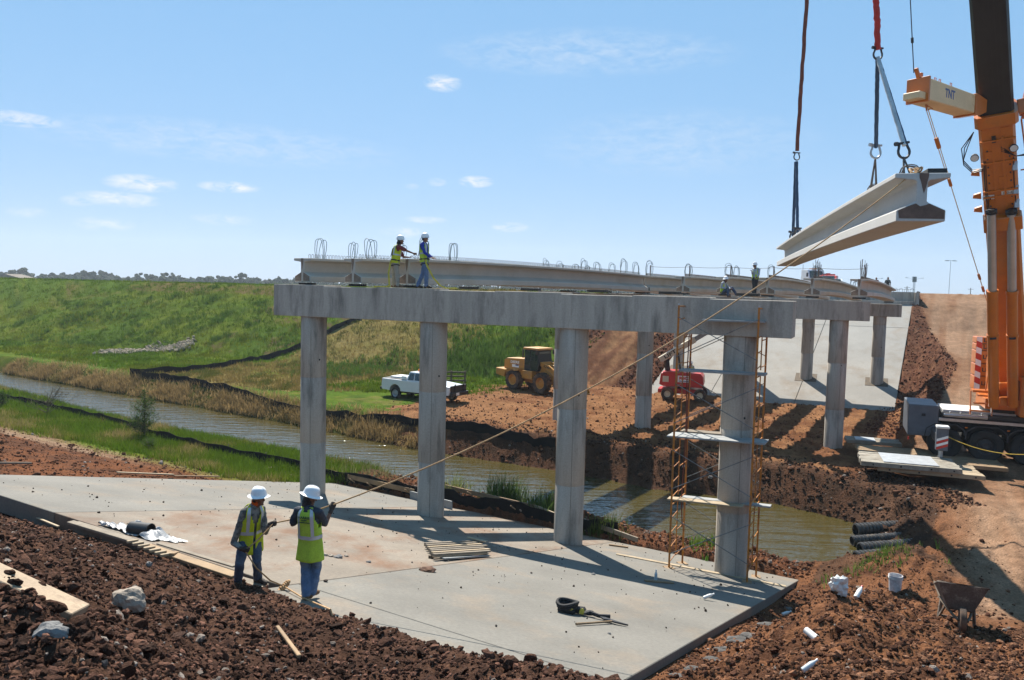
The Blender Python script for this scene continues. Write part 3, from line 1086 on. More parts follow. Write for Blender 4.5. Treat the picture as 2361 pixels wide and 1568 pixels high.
def wheel(parent, name, c, axis, r, w, tyre, rimm, hub=.55, lugs=0):
    """A tyre with tread and a dished rim, facing along axis."""
    axis = Vector(axis).normalized()
    q = V(0, 0, 1).rotation_difference(axis).to_matrix().to_4x4()
    Mx = Matrix.Translation(Vector(c)) @ q
    mb = MB()
    mb.lathe([(r * hub, -w * .40), (r * .80, -w * .5), (r * .95, -w * .47), (r, -w * .36), (r, w * .36), (r * .95, w * .47), (r * .80, w * .5), (r * hub, w * .40), (r * hub, -w * .40)], 32, Mx)
    for k in range(lugs):
        a = 2 * PI * k / lugs
        for sgn in (-1, 1):
            aa = a + (.5 * 2 * PI / lugs if sgn > 0 else 0)
            p0 = V(math.cos(aa) * r * 1.0, math.sin(aa) * r * 1.0, sgn * w * .46); p1 = V(math.cos(aa + .16) * r * 1.015, math.sin(aa + .16) * r * 1.015, sgn * w * .03)
            mb.beam(Mx @ p0, Mx @ p1, r * .10, r * .10, up=Mx.to_3x3() @ V(math.cos(aa), math.sin(aa), 0))
    o = mb.build(name, tyre, parent)
    rb = MB()
    rb.lathe([(0, w * .20), (r * hub * .35, w * .24), (r * hub * .45, w * .16), (r * hub * .80, w * .12), (r * hub * .92, w * .34), (r * hub * 1.02, w * .42), (r * hub * 1.02, -w * .42), (0, -w * .3)], 24, Mx)
    for k in range(8):
        a = 2 * PI * k / 8
        p = Mx @ V(math.cos(a) * r * hub * .62, math.sin(a) * r * hub * .62, w * .12)
        rb.cyl(p, p + axis * .05, r * .035, 6)
    rb.build('rim', rimm, o)
    return o


CR_O = V(18.6, 36.2, -7.30)
CR_RZ = math.atan2(-.38, .925)
CR = thing('mobile_crane', 'orange all terrain crane with black telescoped boom standing on timber mats', 'crane', CR_O, CR_RZ)
CR_MI = (Matrix.Translation(CR_O) @ Matrix.Rotation(CR_RZ, 4, 'Z')).inverted()


def cl(p):
    return CR_MI @ Vector(p)


# carrier
LEN = 12.5
mb = MB()
mb.box((.62, 1.45, 1.68), (1.25, 2.75, 1.45)); mb.build('rear_box', M['chassis_grey'], CR, bevel=.05, seg=2)
mb = MB(); mb.box((LEN / 2 + 1.3, 1.45, 1.55), (LEN - .1, 1.5, .75)); mb.box((LEN / 2 + 1.3, 1.45, 2.02), (LEN - .15, 2.6, .22)); mb.build('chassis_frame', M['chassis_dark'], CR, bevel=.02)
mb = MB(); mb.box((2.9, 1.5, 2.18), (2.9, 2.2, .10)); mb.build('deck_plate', M['deck_white'], CR, bevel=.01)
mb = MB(); mb.box((LEN / 2 + 1.25, .09, 1.80), (LEN, .08, .14)); mb.build('side_rail', M['galvanised'], CR, bevel=.01)
mb = MB(); mb.box((2.35, .11, 2.02), (1.7, .10, .16)); mb.cyl((1.45, .1, 2.02), (3.2, .1, 2.02), .075, 10)
for k in range(4):
    mb.ico((1.7 + .42 * k, .08, 2.16), .05, 1)
mb.build('tool_tube', M['galvanised'], CR)
mb = MB(); mb.box((6.2, .10, 1.95), (3.0, .06, .10)); mb.build('tool_tube', M['steel_pale'], CR)
for k in range(6):
    xk = 1.55 + 1.66 * k
    wheel(CR, 'wheel', (xk, .28, .72), (0, -1, 0), .72, .48, M['tyre'], M['chassis_dark'])
    wheel(CR, 'wheel', (xk, 2.62, .72), (0, 1, 0), .72, .48, M['tyre'], M['chassis_dark'])
    mb = MB()
    prof = [(xk - .86, .95), (xk - .80, 1.35), (xk - .45, 1.60), (xk + .45, 1.60), (xk + .80, 1.35), (xk + .86, .95), (xk + .82, .95), (xk + .76, 1.32), (xk + .43, 1.555), (xk - .43, 1.555), (xk - .76, 1.32), (xk - .82, .95)]
    mb.prism(prof, (0, .06, 0), V(1, 0, 0), V(0, 0, 1), V(0, .55, 0)); mb.build('mudguard', M['chassis_dark'], CR)
    mb = MB(); mb.box((xk + .83, .06, 1.50), (.10, .03, .05)); mb.build('marker_lamp', M['amber'], CR)
mb = MB(); mb.box((.62, .03, 1.95), (.16, .03, .12)); mb.build('marker_lamp', M['black_paint'], CR)
mb = MB(); mb.box((.05, .08, .80), (.06, .1, .12)); mb.build('tail_lamp', M['red_paint'], CR)
# outrigger, extended towards the camera
ox, oy = 1.18, -2.0
mb = MB(); mb.box((ox, .1, 1.18), (.42, 4.0, .44)); mb.build('outrigger_beam', M['chassis_dark'], CR, bevel=.02)
mb = MB(); mb.box((ox, oy, 1.22), (.46, .42, 1.0)); mb.build('outrigger_jack', M['chassis_grey'], CR, bevel=.03)
mb = MB(); mb.box((ox, oy - .06, 1.76), (.50, .5, .10)); mb.build('jack_cap', M['deck_white'], CR, bevel=.02)
mb = MB(); mb.cyl((ox - .02, oy, .32), (ox - .02, oy, .75), .095, 14); mb.build('jack_rod', M['steel_pale'], CR)
mb = MB(); mb.lathe([(0, .41), (.12, .41), (.30, .34), (.34, .30), (.34, .27), (0, .27)], 18, Matrix.Translation((ox - .02, oy, 0))); mb.build('jack_foot', M['black_paint'], CR)
for k in range(4):
    mb = MB(); s0 = -.24 + .12 * k
    mb.prism([(-.22, s0 - .02), (.22, s0 + .16), (.22, s0 + .27), (-.22, s0 + .09)], (ox, oy - .215, 1.02), V(1, 0, 0), V(0, 0, 1), V(0, -.006, 0))
    mb.build('warning_stripe', M['red_paint'] if k % 2 == 0 else M['white_paint'], CR)

# superstructure
P = lambda px, py, y: cl(at_y(px, py, y))
mb = MB()
tc_c = P(2322, 955, 35.6)
mb.cyl((tc_c.x, 1.45, 2.14), (tc_c.x, 1.45, 2.42), 1.05, 28); mb.build('slew_ring', M['chassis_dark'], CR)
mb = MB(); mb.box((tc_c.x + .1, 1.35, 2.66), (2.3, 2.6, .48))
for xx in (-.62, .62):
    mb.prism([(-1.2, 2.9), (1.3, 2.9), (1.5, 4.6), (.9, 4.9), (-.2, 3.6)], (tc_c.x + xx - .06, 1.3, 0), V(0, 1, 0), V(0, 0, 1), V(.12, 0, 0))
mb.build('slew_platform', M['crane_orange'], CR, bevel=.02)
mb = MB()   # cross members between the cylinder feet
a0, a1 = P(2300, 890, 34.1), P(2335, 890, 34.1)
mb.beam(a0, a1, .35, .30); a0, a1 = P(2300, 925, 34.1), P(2335, 925, 34.1); mb.beam(a0, a1, .35, .36)
mb.build('cylinder_bracket', M['crane_orange'], CR, bevel=.01)
# counterweight slabs behind
cw_l = P(2246, 850, 38.6)
zc = 4.48
for k, h in enumerate((.40, .60, .62, .30, .34)):
    pass
z0 = P(2250, 900, 38.6).z
hs = [.72, .62, .66, .33, .34]
zz = z0
for k, h in enumerate(hs):
    mb = MB(); mb.box((cw_l.x + 1.75, cw_l.y + .75, zz + h / 2), (3.4, 1.3, h - .03)); o = mb.build('counterweight', M['crane_orange'], CR, bevel=.03)
    fx = cw_l.x + .62
    text_part('lettering', 'LIEBHERR', .27, M['black_paint'], o, frame_mat((cw_l.x + .97, cw_l.y + .085, zz + h / 2), (1, 0, 0), (0, 0, 1)), bold=.006, width=1.25)
    zz += h
zz = z0
for k in range(9):
    h = 2.67 / 9
    mb = MB(); mb.prism([(0, 0), (.22, 0 if k % 2 else h * .6), (.22, h if k % 2 else h), (0, h)] if False else [(0, h * .35), (.24, 0), (.24, h * .98), (0, h * 1.33)] if k < 8 else [(0, h * .35), (.24, 0), (.24, h * .98), (0, h * .98)],
                         (cw_l.x + .05, cw_l.y + .085, z0 + h * k), V(1, 0, 0), V(0, 0, 1), V(0, -.006, 0))
    mb.build('warning_stripe', M['red_paint'] if k % 2 else M['white_paint'], CR)
# access steps and guard on the near left corner
st = P(2259, 935, 34.3)
mb = MB(); sx, sy, sz = st.x, st.y, 2.25
for k in range(3):
    mb.box((sx + .10 * k, sy + .02 + .12 * k, sz + .18 + .33 * k), (.78 - .12 * k, .26, .05))
for xx in (-.42, .40):
    mb.prism([(-.05, 0), (.18, 0), (.42, 1.05), (.22, 1.05)], (sx + xx + .06, sy, sz), V(0, 1, 0), V(0, 0, 1), V(.04, 0, 0))
mb.build('access_steps', M['crane_orange'], CR)
mb = MB(); mb.box((sx + .22, sy + .62, sz + 1.02), (.95, .7, .10)); mb.build('walkway', M['crane_orange'], CR, bevel=.01)
mb = MB()
for xx in (.25, .62):
    mb.cyl((sx + xx, sy + .4, sz + 1.05), (sx + xx + .08, sy + .4, sz + 1.95), .028, 6)
mb.cyl((sx + .33, sy + .4, sz + 1.95), (sx + .72, sy + .4, sz + 1.95), .028, 6); mb.cyl((sx + .30, sy + .4, sz + 1.5), (sx + .68, sy + .4, sz + 1.5), .022, 6)
mb.build('handrail', M['crane_orange'], CR)
# operator's cab on the far right of the picture
cb = P(2365, 915, 34.0)
mb = MB(); mb.box((cb.x + .30, cb.y + .9, cb.z - .05), (.98, 1.9, 1.75)); o = mb.build('cab', M['crane_orange'], CR, bevel=.06, seg=2)
mb = MB(); mb.box((cb.x + .30, cb.y - .06, cb.z + .12), (.72, .02, 1.05)); mb.build('window', M['glass_dark'], o, bevel=.006)
mb = MB(); mb.box((cb.x - .20, cb.y + .9, cb.z + .22), (.02, 1.3, .85)); mb.build('window', M['glass_dark'], o, bevel=.006)

# boom
B0 = at_y(2309, 480, 32.0); B1 = at_y(2279, 0, 28.6)
bd = (B1 - B0).normalized()
bp_ = cl(B0); bdl = (CR_MI.to_3x3() @ bd).normalized()
toward = (CR_MI.to_3x3() @ Vector((-B0.x, -B0.y, 0))).normalized()
fr = (toward - bdl * toward.dot(bdl)).normalized()        # front normal of the boom, facing the camera
sd = bdl.cross(fr).normalized()                            # towards the right in the picture
if (CR_MI.inverted().to_3x3() @ sd).x < 0:
    sd = -sd


def boom_sec(name, m, s0, s1, w, d, parent, n=10, taper=1.0, off=0.0):
    """Boom section with a flat front face and a rounded back, from station s0 to s1 along the boom."""
    sec = [(-w / 2, d * .40), (-w * .42, d * .5), (w * .42, d * .5), (w / 2, d * .40), (w / 2, -d * .15)]
    for k in range(1, n):
        a = PI * k / n
        sec.append((math.cos(a) * w / 2, -d * .15 - math.sin(a) * d * .35))
    sec.append((-w / 2, -d * .15))
    mb_ = MB()
    mb_.prism(sec, bp_ + bdl * s0 + fr * off, sd, fr, bdl * (s1 - s0))
    return mb_.build(name, m, parent, bevel=.012)


s_head = (cl(at_y(2299, 245, 30.25)) - bp_).dot(bdl)
s_low = -9.6
bo = boom_sec('boom', M['crane_orange'], s_low, s_head - .45, 1.20, 1.55, CR)
boom_sec('boom_collar', M['crane_orange'], s_head - .45, s_head, 1.42, 1.78, CR)
boom_sec('telescoped_section', M['boom_black'], s_head, s_head + 16.0, 1.18, 1.42, CR)
mb = MB()
for k in range(-3, 4):
    mb.beam(bp_ + bdl * (s_head + .02) + sd * k * .155 + fr * .715, bp_ + bdl * (s_head + 16) + sd * k * .155 + fr * .715, .035, .02, up=fr)
mb.build('section_ribs', M['boom_black'], CR)
# stiffeners and fittings on the front of the boom
mb = MB()
for off in (-.16, .16):
    mb.beam(bp_ + bdl * -.3 + sd * off + fr * .80, bp_ + bdl * (s_head - .9) + sd * off + fr * .80, .07, .07, up=fr)
for s in (s_head - 1.0, s_head - 1.9, s_head - 3.1, .95):
    mb.beam(bp_ + bdl * s - sd * .58 + fr * .80, bp_ + bdl * s + sd * .58 + fr * .80, .06, .10, up=fr)
mb.build('stiffeners', M['crane_orange'], bo)
mb = MB(); mb.box(bp_, (0.1, .1, .1)); mb = MB()
mb.prism([(-.66, -.45), (.66, -.45), (.66, .15), (-.66, .15)], bp_ + fr * .62, sd, bdl, fr * .55); mb.build('cylinder_yoke', M['crane_orange'], CR, bevel=.03)
for s in (2.1, 1.1, .5):
    mb = MB(); q = bp_ + bdl * s - sd * .66 + fr * .5
    mb.prism([(0, 0), (-.26, -.06), (-.30, -.20), (0, -.28)], q, sd, bdl, fr * .12); mb.build('hook_lug', M['crane_orange'], CR, bevel=.01)
    q = bp_ + bdl * s + sd * .50 + fr * .74
    mb = MB(); mb.box(q, (.16, .20, .34)); mb.build('hose_box', M['steel_pale'], CR, bevel=.01)
for (s, x) in ((s_head - 3.35, -.42), (s_head - 3.25, .22)):
    mb = MB(); q = bp_ + bdl * s + sd * x + fr * .79
    mb.prism([(-.20, -.09), (.20, -.09), (.20, .09), (-.20, .09)], q, sd, bdl, fr * .006); o = mb.build('notice_plate', M['deck_white'], CR)
    text_part('lettering', 'KEEP OUT' if False else '110-4', .13, M['black_paint'], o, frame_mat(q + fr * .008, sd, bdl), width=.30)
mb = MB(); q = bp_ + bdl * (s_head - .95) - sd * .12 + fr * .79; mb.prism([(-.07, -.13), (.07, -.13), (.07, .13), (-.07, .13)], q, sd, bdl, fr * .05); mb.build('camera_box', M['black_paint'], CR)
for x, s in ((.50, s_head - 1.35), (-.78, s_head - 1.5)):
    q = bp_ + bdl * s + sd * x + fr * .85
    mb = MB(); mb.cyl(q, q + fr * .16, .12, 14, .15); o = mb.build('work_lamp', M['black_paint'], CR)
    mb = MB(); mb.cyl(q + fr * .16, q + fr * .175, .125, 14); mb.build('lamp_glass', M['deck_white'], o)
mb = MB()
for k in range(3):
    a = bp_ + bdl * (s_head - .6) - sd * .75 + fr * .6
    mb.tube([a, a - bdl * .6 - sd * (.25 + .1 * k), a - bdl * (1.1 + .1 * k) - sd * .42, a - bdl * (1.55 + .07 * k) - sd * (.15), a - bdl * (1.45 + .05 * k) + sd * .2 + fr * .25], .02, 6)
    mb.tube([bp_ + bdl * (s_head - 1.3 - .08 * k) + sd * .1 + fr * .82, bp_ + bdl * (s_head - 1.75) + sd * .55 + fr * .84, bp_ + bdl * (s_head - 1.8 - .1 * k) + sd * 1.5 + fr * .5], .018, 5)
mb.build('hydraulic_hoses', M['black_paint'], CR)
for off, r_ in ((-.50, .022), (-.44, .016), (.47, .02)):
    mb = MB(); mb.tube([bp_ + bdl * s_ + sd * (off + .012 * math.sin(s_ * 3)) + fr * .80 for s_ in [-.3 + .35 * k for k in range(int((s_head - .9) / .35))]], r_, 5); mb.build('hose_line', M['black_paint'], bo)
for k in range(9):
    s_ = .2 + (s_head - 1.6) * k / 8
    for x_ in (-.36, .36):
        mb = MB(); q = bp_ + bdl * s_ + sd * x_ + fr * .775; mb.cyl(q, q + fr * .04, .03, 6); mb.build('bolt', M['steel_dark'], bo)
for s_, x_ in ((1.6, .1), (2.7, -.3), (3.6, .25)):
    mb = MB(); q = bp_ + bdl * s_ + sd * x_ + fr * .778; mb.prism([(-.14, -.16), (.14, -.16), (.14, .16), (-.14, .16)], q, sd, bdl, fr * .02); mb.build('access_cover', M['crane_orange'], bo, bevel=.006)
# luffing cylinders
for px_t, px_b in ((2286, 2291), (2332, 2335)):
    t = cl(at_y(px_t, 494, 31.0)); b = cl(at_y(px_b, 936, 33.9))
    mid = cl(at_y((px_t + px_b) / 2 - .2, 668, 31.0 + (33.9 - 31.0) * .40))
    d_ = (b - t).normalized()
    mid = t + d_ * (t - mid).length
    mb = MB(); mb.cyl(t, mid, .158, 24); mb.build('cylinder_rod', M['rod_steel'], CR)
    mb = MB(); mb.cyl(mid, b, .205, 24); mb.cyl(mid - d_ * .02, mid + d_ * .12, .225, 24); mb.cyl(mid + d_ * 2.0, mid + d_ * 2.12, .23, 24); mb.build('cylinder_barrel', M['crane_orange'], CR)
    mb = MB(); mb.cyl(t - d_ * .22, t + d_ * .03, .125, 16); mb.cyl(t - sd * .2 - d_ * .1, t + sd * .2 - d_ * .1, .11, 14); mb.build('cylinder_eye', M['black_paint'], CR)
    mb = MB(); mb.cyl(mid + d_ * 2.06 - sd * .12 + fr * .22, mid + d_ * 2.06 + sd * .12 + fr * .22, .05, 8); mb.build('pipe_clamp', M['black_paint'], CR)
# long arm folded out to the left, with its guy rods
F0 = cl(at_y(2117, 209, 27.6)); F1 = cl(at_y(2226, 243, 29.4))
fd = (F1 - F0).normalized(); fn = V(0, 0, 1); fn = (fn - fd * fn.dot(fd)).normalized(); fs = fd.cross(fn).normalized()
if (CR_MI.inverted().to_3x3() @ fs).y > 0:
    fs = -fs
LA = (F1 - F0).length
mb = MB(); mb.prism([(0, -.37), (LA, -.35), (LA, .32), (0, .38)], F0 - fs * .36, fd, fn, fs * .72); ga = mb.build('guy_frame_arm', M['crane_cream'], CR, bevel=.03)
mb = MB()
for s in (.0, .012):
    pass
mb.prism([(-.05, -.42), (.05, -.42), (.05, .43), (-.05, .43)], F0 - fs * .40, fd, fn, fs * .80)
mb.beam(F0 + fn * .4, F0 - fd * .22 + fn * .72, .12, .10); mb.beam(F0 + fn * .42 + fd * .1, F0 + fd * .1 + fn * .62, .12, .12)
mb.beam(F0 + fn * .35 - fs * .3, F0 + fn * .5 + fd * .35 - fs * .3, .06, .06)
mb.build('end_bracket', M['crane_orange'], CR, bevel=.01)
mb = MB()
mb.prism([(LA - .06, -.42), (LA + .35, -.36), (LA + .75, -.20), (LA + .75, .25), (LA + .2, .34), (LA - .06, .36)], F0 - fs * .40, fd, fn, fs * .80)
mb.build('root_bracket', M['crane_orange'], CR, bevel=.01)
mb = MB(); mb.prism([(-.42, -.36), (0, -.36), (0, -.12), (-.42, -.12)], F0 - fs * .3, fd, fn, fs * .6); mb.build('arm_stub', M['crane_cream'], CR, bevel=.02)
text_part('lettering', 'TNT', .42, M['letter_blue'], ga, frame_mat(F0 + fd * LA * .44 + fs * .364 + fn * .03, fd, fn), bold=.012, width=.66)
for s in (.45, .75, 1.5):
    mb = MB(); mb.tube([F0 + fd * s + fn * .36 + fs * .3, F0 + fd * s + fn * .46 + fs * .3, F0 + fd * (s + .1) + fn * .46 + fs * .3, F0 + fd * (s + .1) + fn * .36 + fs * .3], .014, 5); mb.build('arm_handle', M['crane_orange'], ga)
mb = MB(); mb.tube([F0 + fd * .55 - fn * .38, F0 + fd * .6 - fn * .58, F0 + fd * 1.0 - fn * .46, F0 + fd * .62 - fn * .42, F0 + fd * .6 - fn * .58], .025, 5)
mb.build('arm_stay', M['crane_orange'], ga)
g0 = cl(at_y(2132, 234, 27.9)); g1 = cl(at_y(2277, 700, 33.0))
gd = (g1 - g0)
mb = MB()
for off in (-.03, .03):
    mb.tube([g0 + sd * off, g0 + gd * .36 + sd * off], .016, 6)
mb.tube([g0 + gd * .36, g1], .018, 6); mb.build('guy_rod', M['crane_cream'], CR)
for f0, f1, r_ in ((.155, .20, .07), (.34, .375, .055), (.83, .86, .05), (.9, .93, .05)):
    mb = MB(); mb.beam(g0 + gd * f0, g0 + gd * f1, r_ * 1.8, r_ * 1.4); mb.build('rod_coupling', M['crane_orange'], CR, bevel=.01)
mb = MB(); q = bp_ + bdl * (s_head - .2) + sd * .72
mb.beam(q, q + sd * 1.2 + bdl * .1, .5, .55); mb.beam(q + sd * .25 + bdl * .2, q + sd * .35 + bdl * .62, .22, .2); mb.beam(q + sd * .1 - bdl * .3, q + sd * .9 - bdl * .45, .3, .25)
mb.build('guy_frame_root', M['crane_orange'], CR, bevel=.02)
mb = MB(); q = bp_ + bdl * (s_head - .55) + sd * .80 + fr * .3; mb.tube([q, q - bdl * 1.9 + sd * .12, q - bdl * 2.05 + sd * .12, q - bdl * 2.05 - sd * .1], .03, 6); mb.build('hose_pipe', M['crane_orange'], CR)
# cable running up from the arm
mb = MB(); c0 = cl(at_y(2107, 168, 27.5)); c1 = cl(at_y(2097, -40, 26.6)); cd = c1 - c0; mb.tube([c0, c0 + cd * 6], .018, 6); mb.cyl(c0 + cd * .34, c0 + cd * .40, .045, 8); mb.build('pendant_cable', M['black_paint'], CR)

# barrier rope from the outrigger
a = CR_MI.inverted() @ V(ox + .2, oy, 1.35); b = at_y(2366, 1048, 31.4)
mb = MB(); pts = []
for k in range(17):
    f = k / 16; p = a.lerp(b, f); p.z -= .22 * 4 * f * (1 - f); pts.append(p)
mb.tube(pts, .016, 6)
o = mb.build('barrier_rope', M['yellow_rope'], None, base=a); o.location = a
tag(o, 'thin yellow rope sagging across the crane wheels from the outrigger', 'rope')


# ------------------------------------------------------------------ crane mats
def timber_mat(name, label, c00, c10, c11, c01, z0, h, n, m_, group, across=False, bolts=True):
    """Mat of n squared timbers; c00..c01 are its corners, timbers run from the c00-c01 side to the c10-c11 side."""
    c = [Vector((p[0], p[1], 0)) for p in (c00, c10, c11, c01)]
    ctr = (c[0] + c[1] + c[2] + c[3]) / 4
    T = thing(name, label, 'timber mat', (ctr.x, ctr.y, z0), group=group)
    for k in range(n):
        f0, f1 = (k + .03) / n, (k + .97) / n
        a0, a1 = c[0].lerp(c[3], f0), c[0].lerp(c[3], f1)
        b0, b1 = c[1].lerp(c[2], f0), c[1].lerp(c[2], f1)
        j = random.uniform(-.05, .05) ; d = (b0 - a0).normalized()
        a0, a1, b0, b1 = a0 + d * j, a1 + d * j, b0 + d * random.uniform(-.05, .05), b1
        b1 = a1 + (b0 - a0)
        hh = h + random.uniform(-.012, .008)
        mb = MB(); q = [a0, b0, b1, a1]
        mb.hexa([p + V(0, 0, z0) for p in q] + [p + V(0, 0, z0 + hh) for p in q])
        mb.build('timber', m_, T, base=T.location, bevel=.012)
    if bolts:
        mb = MB()
        for f in (.12, .4, .7, .92):
            p = c[0].lerp(c[1], f) + V(0, 0, z0 + h * .5); nrm = V((c[0] - c[3]).x, (c[0] - c[3]).y, 0).normalized()
            mb.cyl(p, p + nrm * .02, .035, 8)
        mb.build('through_bolt', M['rubber'], T, base=T.location)
    return T


zg = -7.30
timber_mat('timber_mat', 'lower pale timber mat poking out at the right under the plated one', (15.6, 32.7), (19.35, 31.35), (20.0, 33.4), (16.2, 34.7), zg, .18, 7, M['wood_pale'], 'timber mats under the crane outriggers')
timber_mat('timber_mat', 'thick whitish timber mat topped by steel plates under the outrigger foot', (14.95, 32.75), (18.55, 31.55), (19.3, 33.75), (15.75, 34.9), zg + .19, .20, 8, M['mat_timber'], 'timber mats under the crane outriggers')
timber_mat('timber_mat', 'ribbed yellowish timber mat behind the outrigger jack, half in crane shadow', (16.1, 35.15), (21.5, 33.2), (22.4, 36.1), (17.0, 38.0), zg - .03, .16, 16, M['wood'], 'timber mats under the crane outriggers', bolts=False)
timber_mat('timber_mat', 'short grey timber mat at the rear of the crane, farthest from the water', (16.6, 38.1), (18.9, 37.3), (19.3, 38.5), (17.0, 39.3), zg + .15, .16, 4, M['wood_grey'], 'timber mats under the crane outriggers', bolts=False)


def plate(label, c, ex, w, d, z, th=.03):
    mb = MB(); ex = Vector((ex[0], ex[1], 0)).normalized(); ey = V(-ex.y, ex.x, 0); c = Vector((c[0], c[1], 0))
    q = [c - ex * w / 2 - ey * d / 2, c + ex * w / 2 - ey * d / 2, c + ex * w / 2 + ey * d / 2, c - ex * w / 2 + ey * d / 2]
    mb.hexa([p + V(0, 0, z) for p in q] + [p + V(0, 0, z + th) for p in q])
    loc = V(c.x, c.y, z)
    o = mb.build('steel_plate', M['steel_pale'], None, base=loc, bevel=.005); o.location = loc
    tag(o, label, 'steel plate', 'steel plates on the crane mats')


plate('wide grey steel plate under the outrigger foot on the thick mat', (17.15, 33.25), (.95, -.32), 2.1, 2.05, zg + .40)
plate('small grey steel plate on the short mat behind the crane', (17.6, 38.35), (.95, -.32), .9, .9, zg + .318)

# ------------------------------------------------------------------ lifting slings
def shackle(parent, c, r, axis_down, side, m):
    """Bow shackle with pin."""
    dn = Vector(axis_down).normalized(); s = Vector(side); s = (s - dn * s.dot(dn)).normalized()
    c = Vector(c)
    pts = []
    for k in range(13):
        a = R(-50) + R(280) * k / 12
        pts.append(c + s * math.cos(a) * r - dn * math.sin(a) * -r)
    mb = MB()
    up = -dn
    pts = [c + up * r * 1.45 + s * r * .55] + [c + s * r * math.cos(a) + dn * r * math.sin(a) for a in [R(-35) + R(250) * k / 12 for k in range(13)]] + [c + up * r * 1.45 - s * r * .55]
    mb.tube(pts, r * .20, 8)
    mb.cyl(c + up * r * 1.35 - s * r * 1.0, c + up * r * 1.35 + s * r * 1.15, r * .2, 8)
    mb.cyl(c + up * r * 1.35 - s * r * 1.35, c + up * r * 1.35 - s * r * .9, r * .34, 8)
    return mb.build('shackle', m, parent)


def sling(label, segs, shs, group='slings carrying the hanging girder'):
    base = Vector(segs[0][0][-1])
    T = thing('lifting_sling', label, 'lifting sling', base, group=group)
    for pts, w, m_, wob in segs:
        pts = [Vector(p) - base for p in pts]
        mb = MB(); full = []
        n = 26
        for k in range(n + 1):
            f = k / n * (len(pts) - 1); i = min(int(f), len(pts) - 2); p = pts[i].lerp(pts[i + 1], f - i)
            full.append(p + V(random.uniform(-wob, wob), random.uniform(-wob, wob), 0))
        mb.tube(full, [w / 2 * random.uniform(1 - wob * 4, 1 + wob * 4) for _ in full], 8)
        mb.build('strap', m_, T)
    for c, r, dn, m_ in shs:
        shackle(T, Vector(c) - base, r, dn, (1, .2, 0), m_)
    return T


random.seed(5)
gtop = lambda x: HG0.lerp(HG1, x / (HG1 - HG0).length) + V(0, 0, GH + .03)
LH = (HG1 - HG0).length
yb = gtop(19.6).y
e1 = at_y(1837, 362, yb); top1 = at_y(1864, -60, yb - 1.5)
f1, f2 = gtop(18.7) + V(0, 0, .35), gtop(20.3) + V(0, 0, .32)
sling('long rust brown sling running down to dark blue straps at the girder far end', [([top1, e1 + V(0, 0, .25)], .16, M['sling_brown'], .012), ([e1 - V(0, 0, .2), f1], .13, M['sling_blue'], .006), ([e1 - V(.03, 0, .2), f2], .13, M['sling_blue'], .006)],
      [(e1, .13, (0, 0, -1), M['steel_dark']), (f1 - V(0, 0, .02), .15, (0, 0, -1), M['steel_dark']), (f2 - V(0, 0, .02), .15, (0, 0, -1), M['steel_dark'])])
yn = gtop(4.2).y
e2 = at_y(2024, 126, 16.4); top2 = at_y(2018, -60, 16.2)
s1 = gtop(4.25) + V(0, 0, .78); s1 = at_y(2019, 352, 17.9); s2 = at_y(2084, 350, 15.4)
sling('bright red sling forking into a dark and a pale strap at the girder near end', [([top2, e2 + V(0, 0, .10)], .125, M['sling_red'], .012), ([e2 - V(0, 0, .06), s1 + V(0, 0, .12)], .085, M['sling_blue'], .003), ([e2 - V(0, 0, .06), s2 + V(0, 0, .12)], .085, M['sling_pale'], .005),
      ([e2 - V(-.02, 0, .06), s2 + V(.05, 0, .12)], .05, M['sling_blue'], .003)],
      [(e2, .10, (0, 0, -1), M['steel_dark']), (s1, .125, (0, 0, -1), M['steel_pale']), (s2, .125, (.2, 0, -1), M['steel_dark'])])
# wire loops from the shackles down to the girder
for c, x in ((s1, 4.2), (s2, 1.0)):
    g = gtop(x) - V(0, 0, .05)
    mb = MB()
    for k in range(4):
        mb.tube([c + V(0, 0, -.10), g + V((k - 1.5) * .09, (k % 2) * .12 - .06, 0)], .016, 6)
    o = mb.build('wire_loop', M['rebar'], None, base=g); o.location = g
    tag(o, 'dark steel wire loops standing under the %s shackle of the red sling' % ('left pale' if x > 2 else 'right dark'), 'wire loop')

# ------------------------------------------------------------------ people
def cloth(name, base, trans=.0, rough=.85, var=.18, scale=9, stain=None, lo=.5, hi=.7, sscale=5):
    m_ = mat(name, base, rough, var, scale, .10, 60, .35, 22, stain=stain, stain_scale=sscale, stain_lo=lo, stain_hi=hi, bdist=.012)
    if trans:
        nt = m_.node_tree; b = nt.nodes['Principled BSDF']; out = [n for n in nt.nodes if n.type == 'OUTPUT_MATERIAL'][0]
        tr = nt.nodes.new('ShaderNodeBsdfTranslucent'); mx = nt.nodes.new('ShaderNodeMixShader'); mx.inputs[0].default_value = trans
        src = b.inputs['Base Color'].links[0].from_socket
        nt.links.new(src, tr.inputs['Color'])
        nt.links.new(b.outputs[0], mx.inputs[1]); nt.links.new(tr.outputs[0], mx.inputs[2]); nt.links.new(mx.outputs[0], out.inputs['Surface'])
    return m_


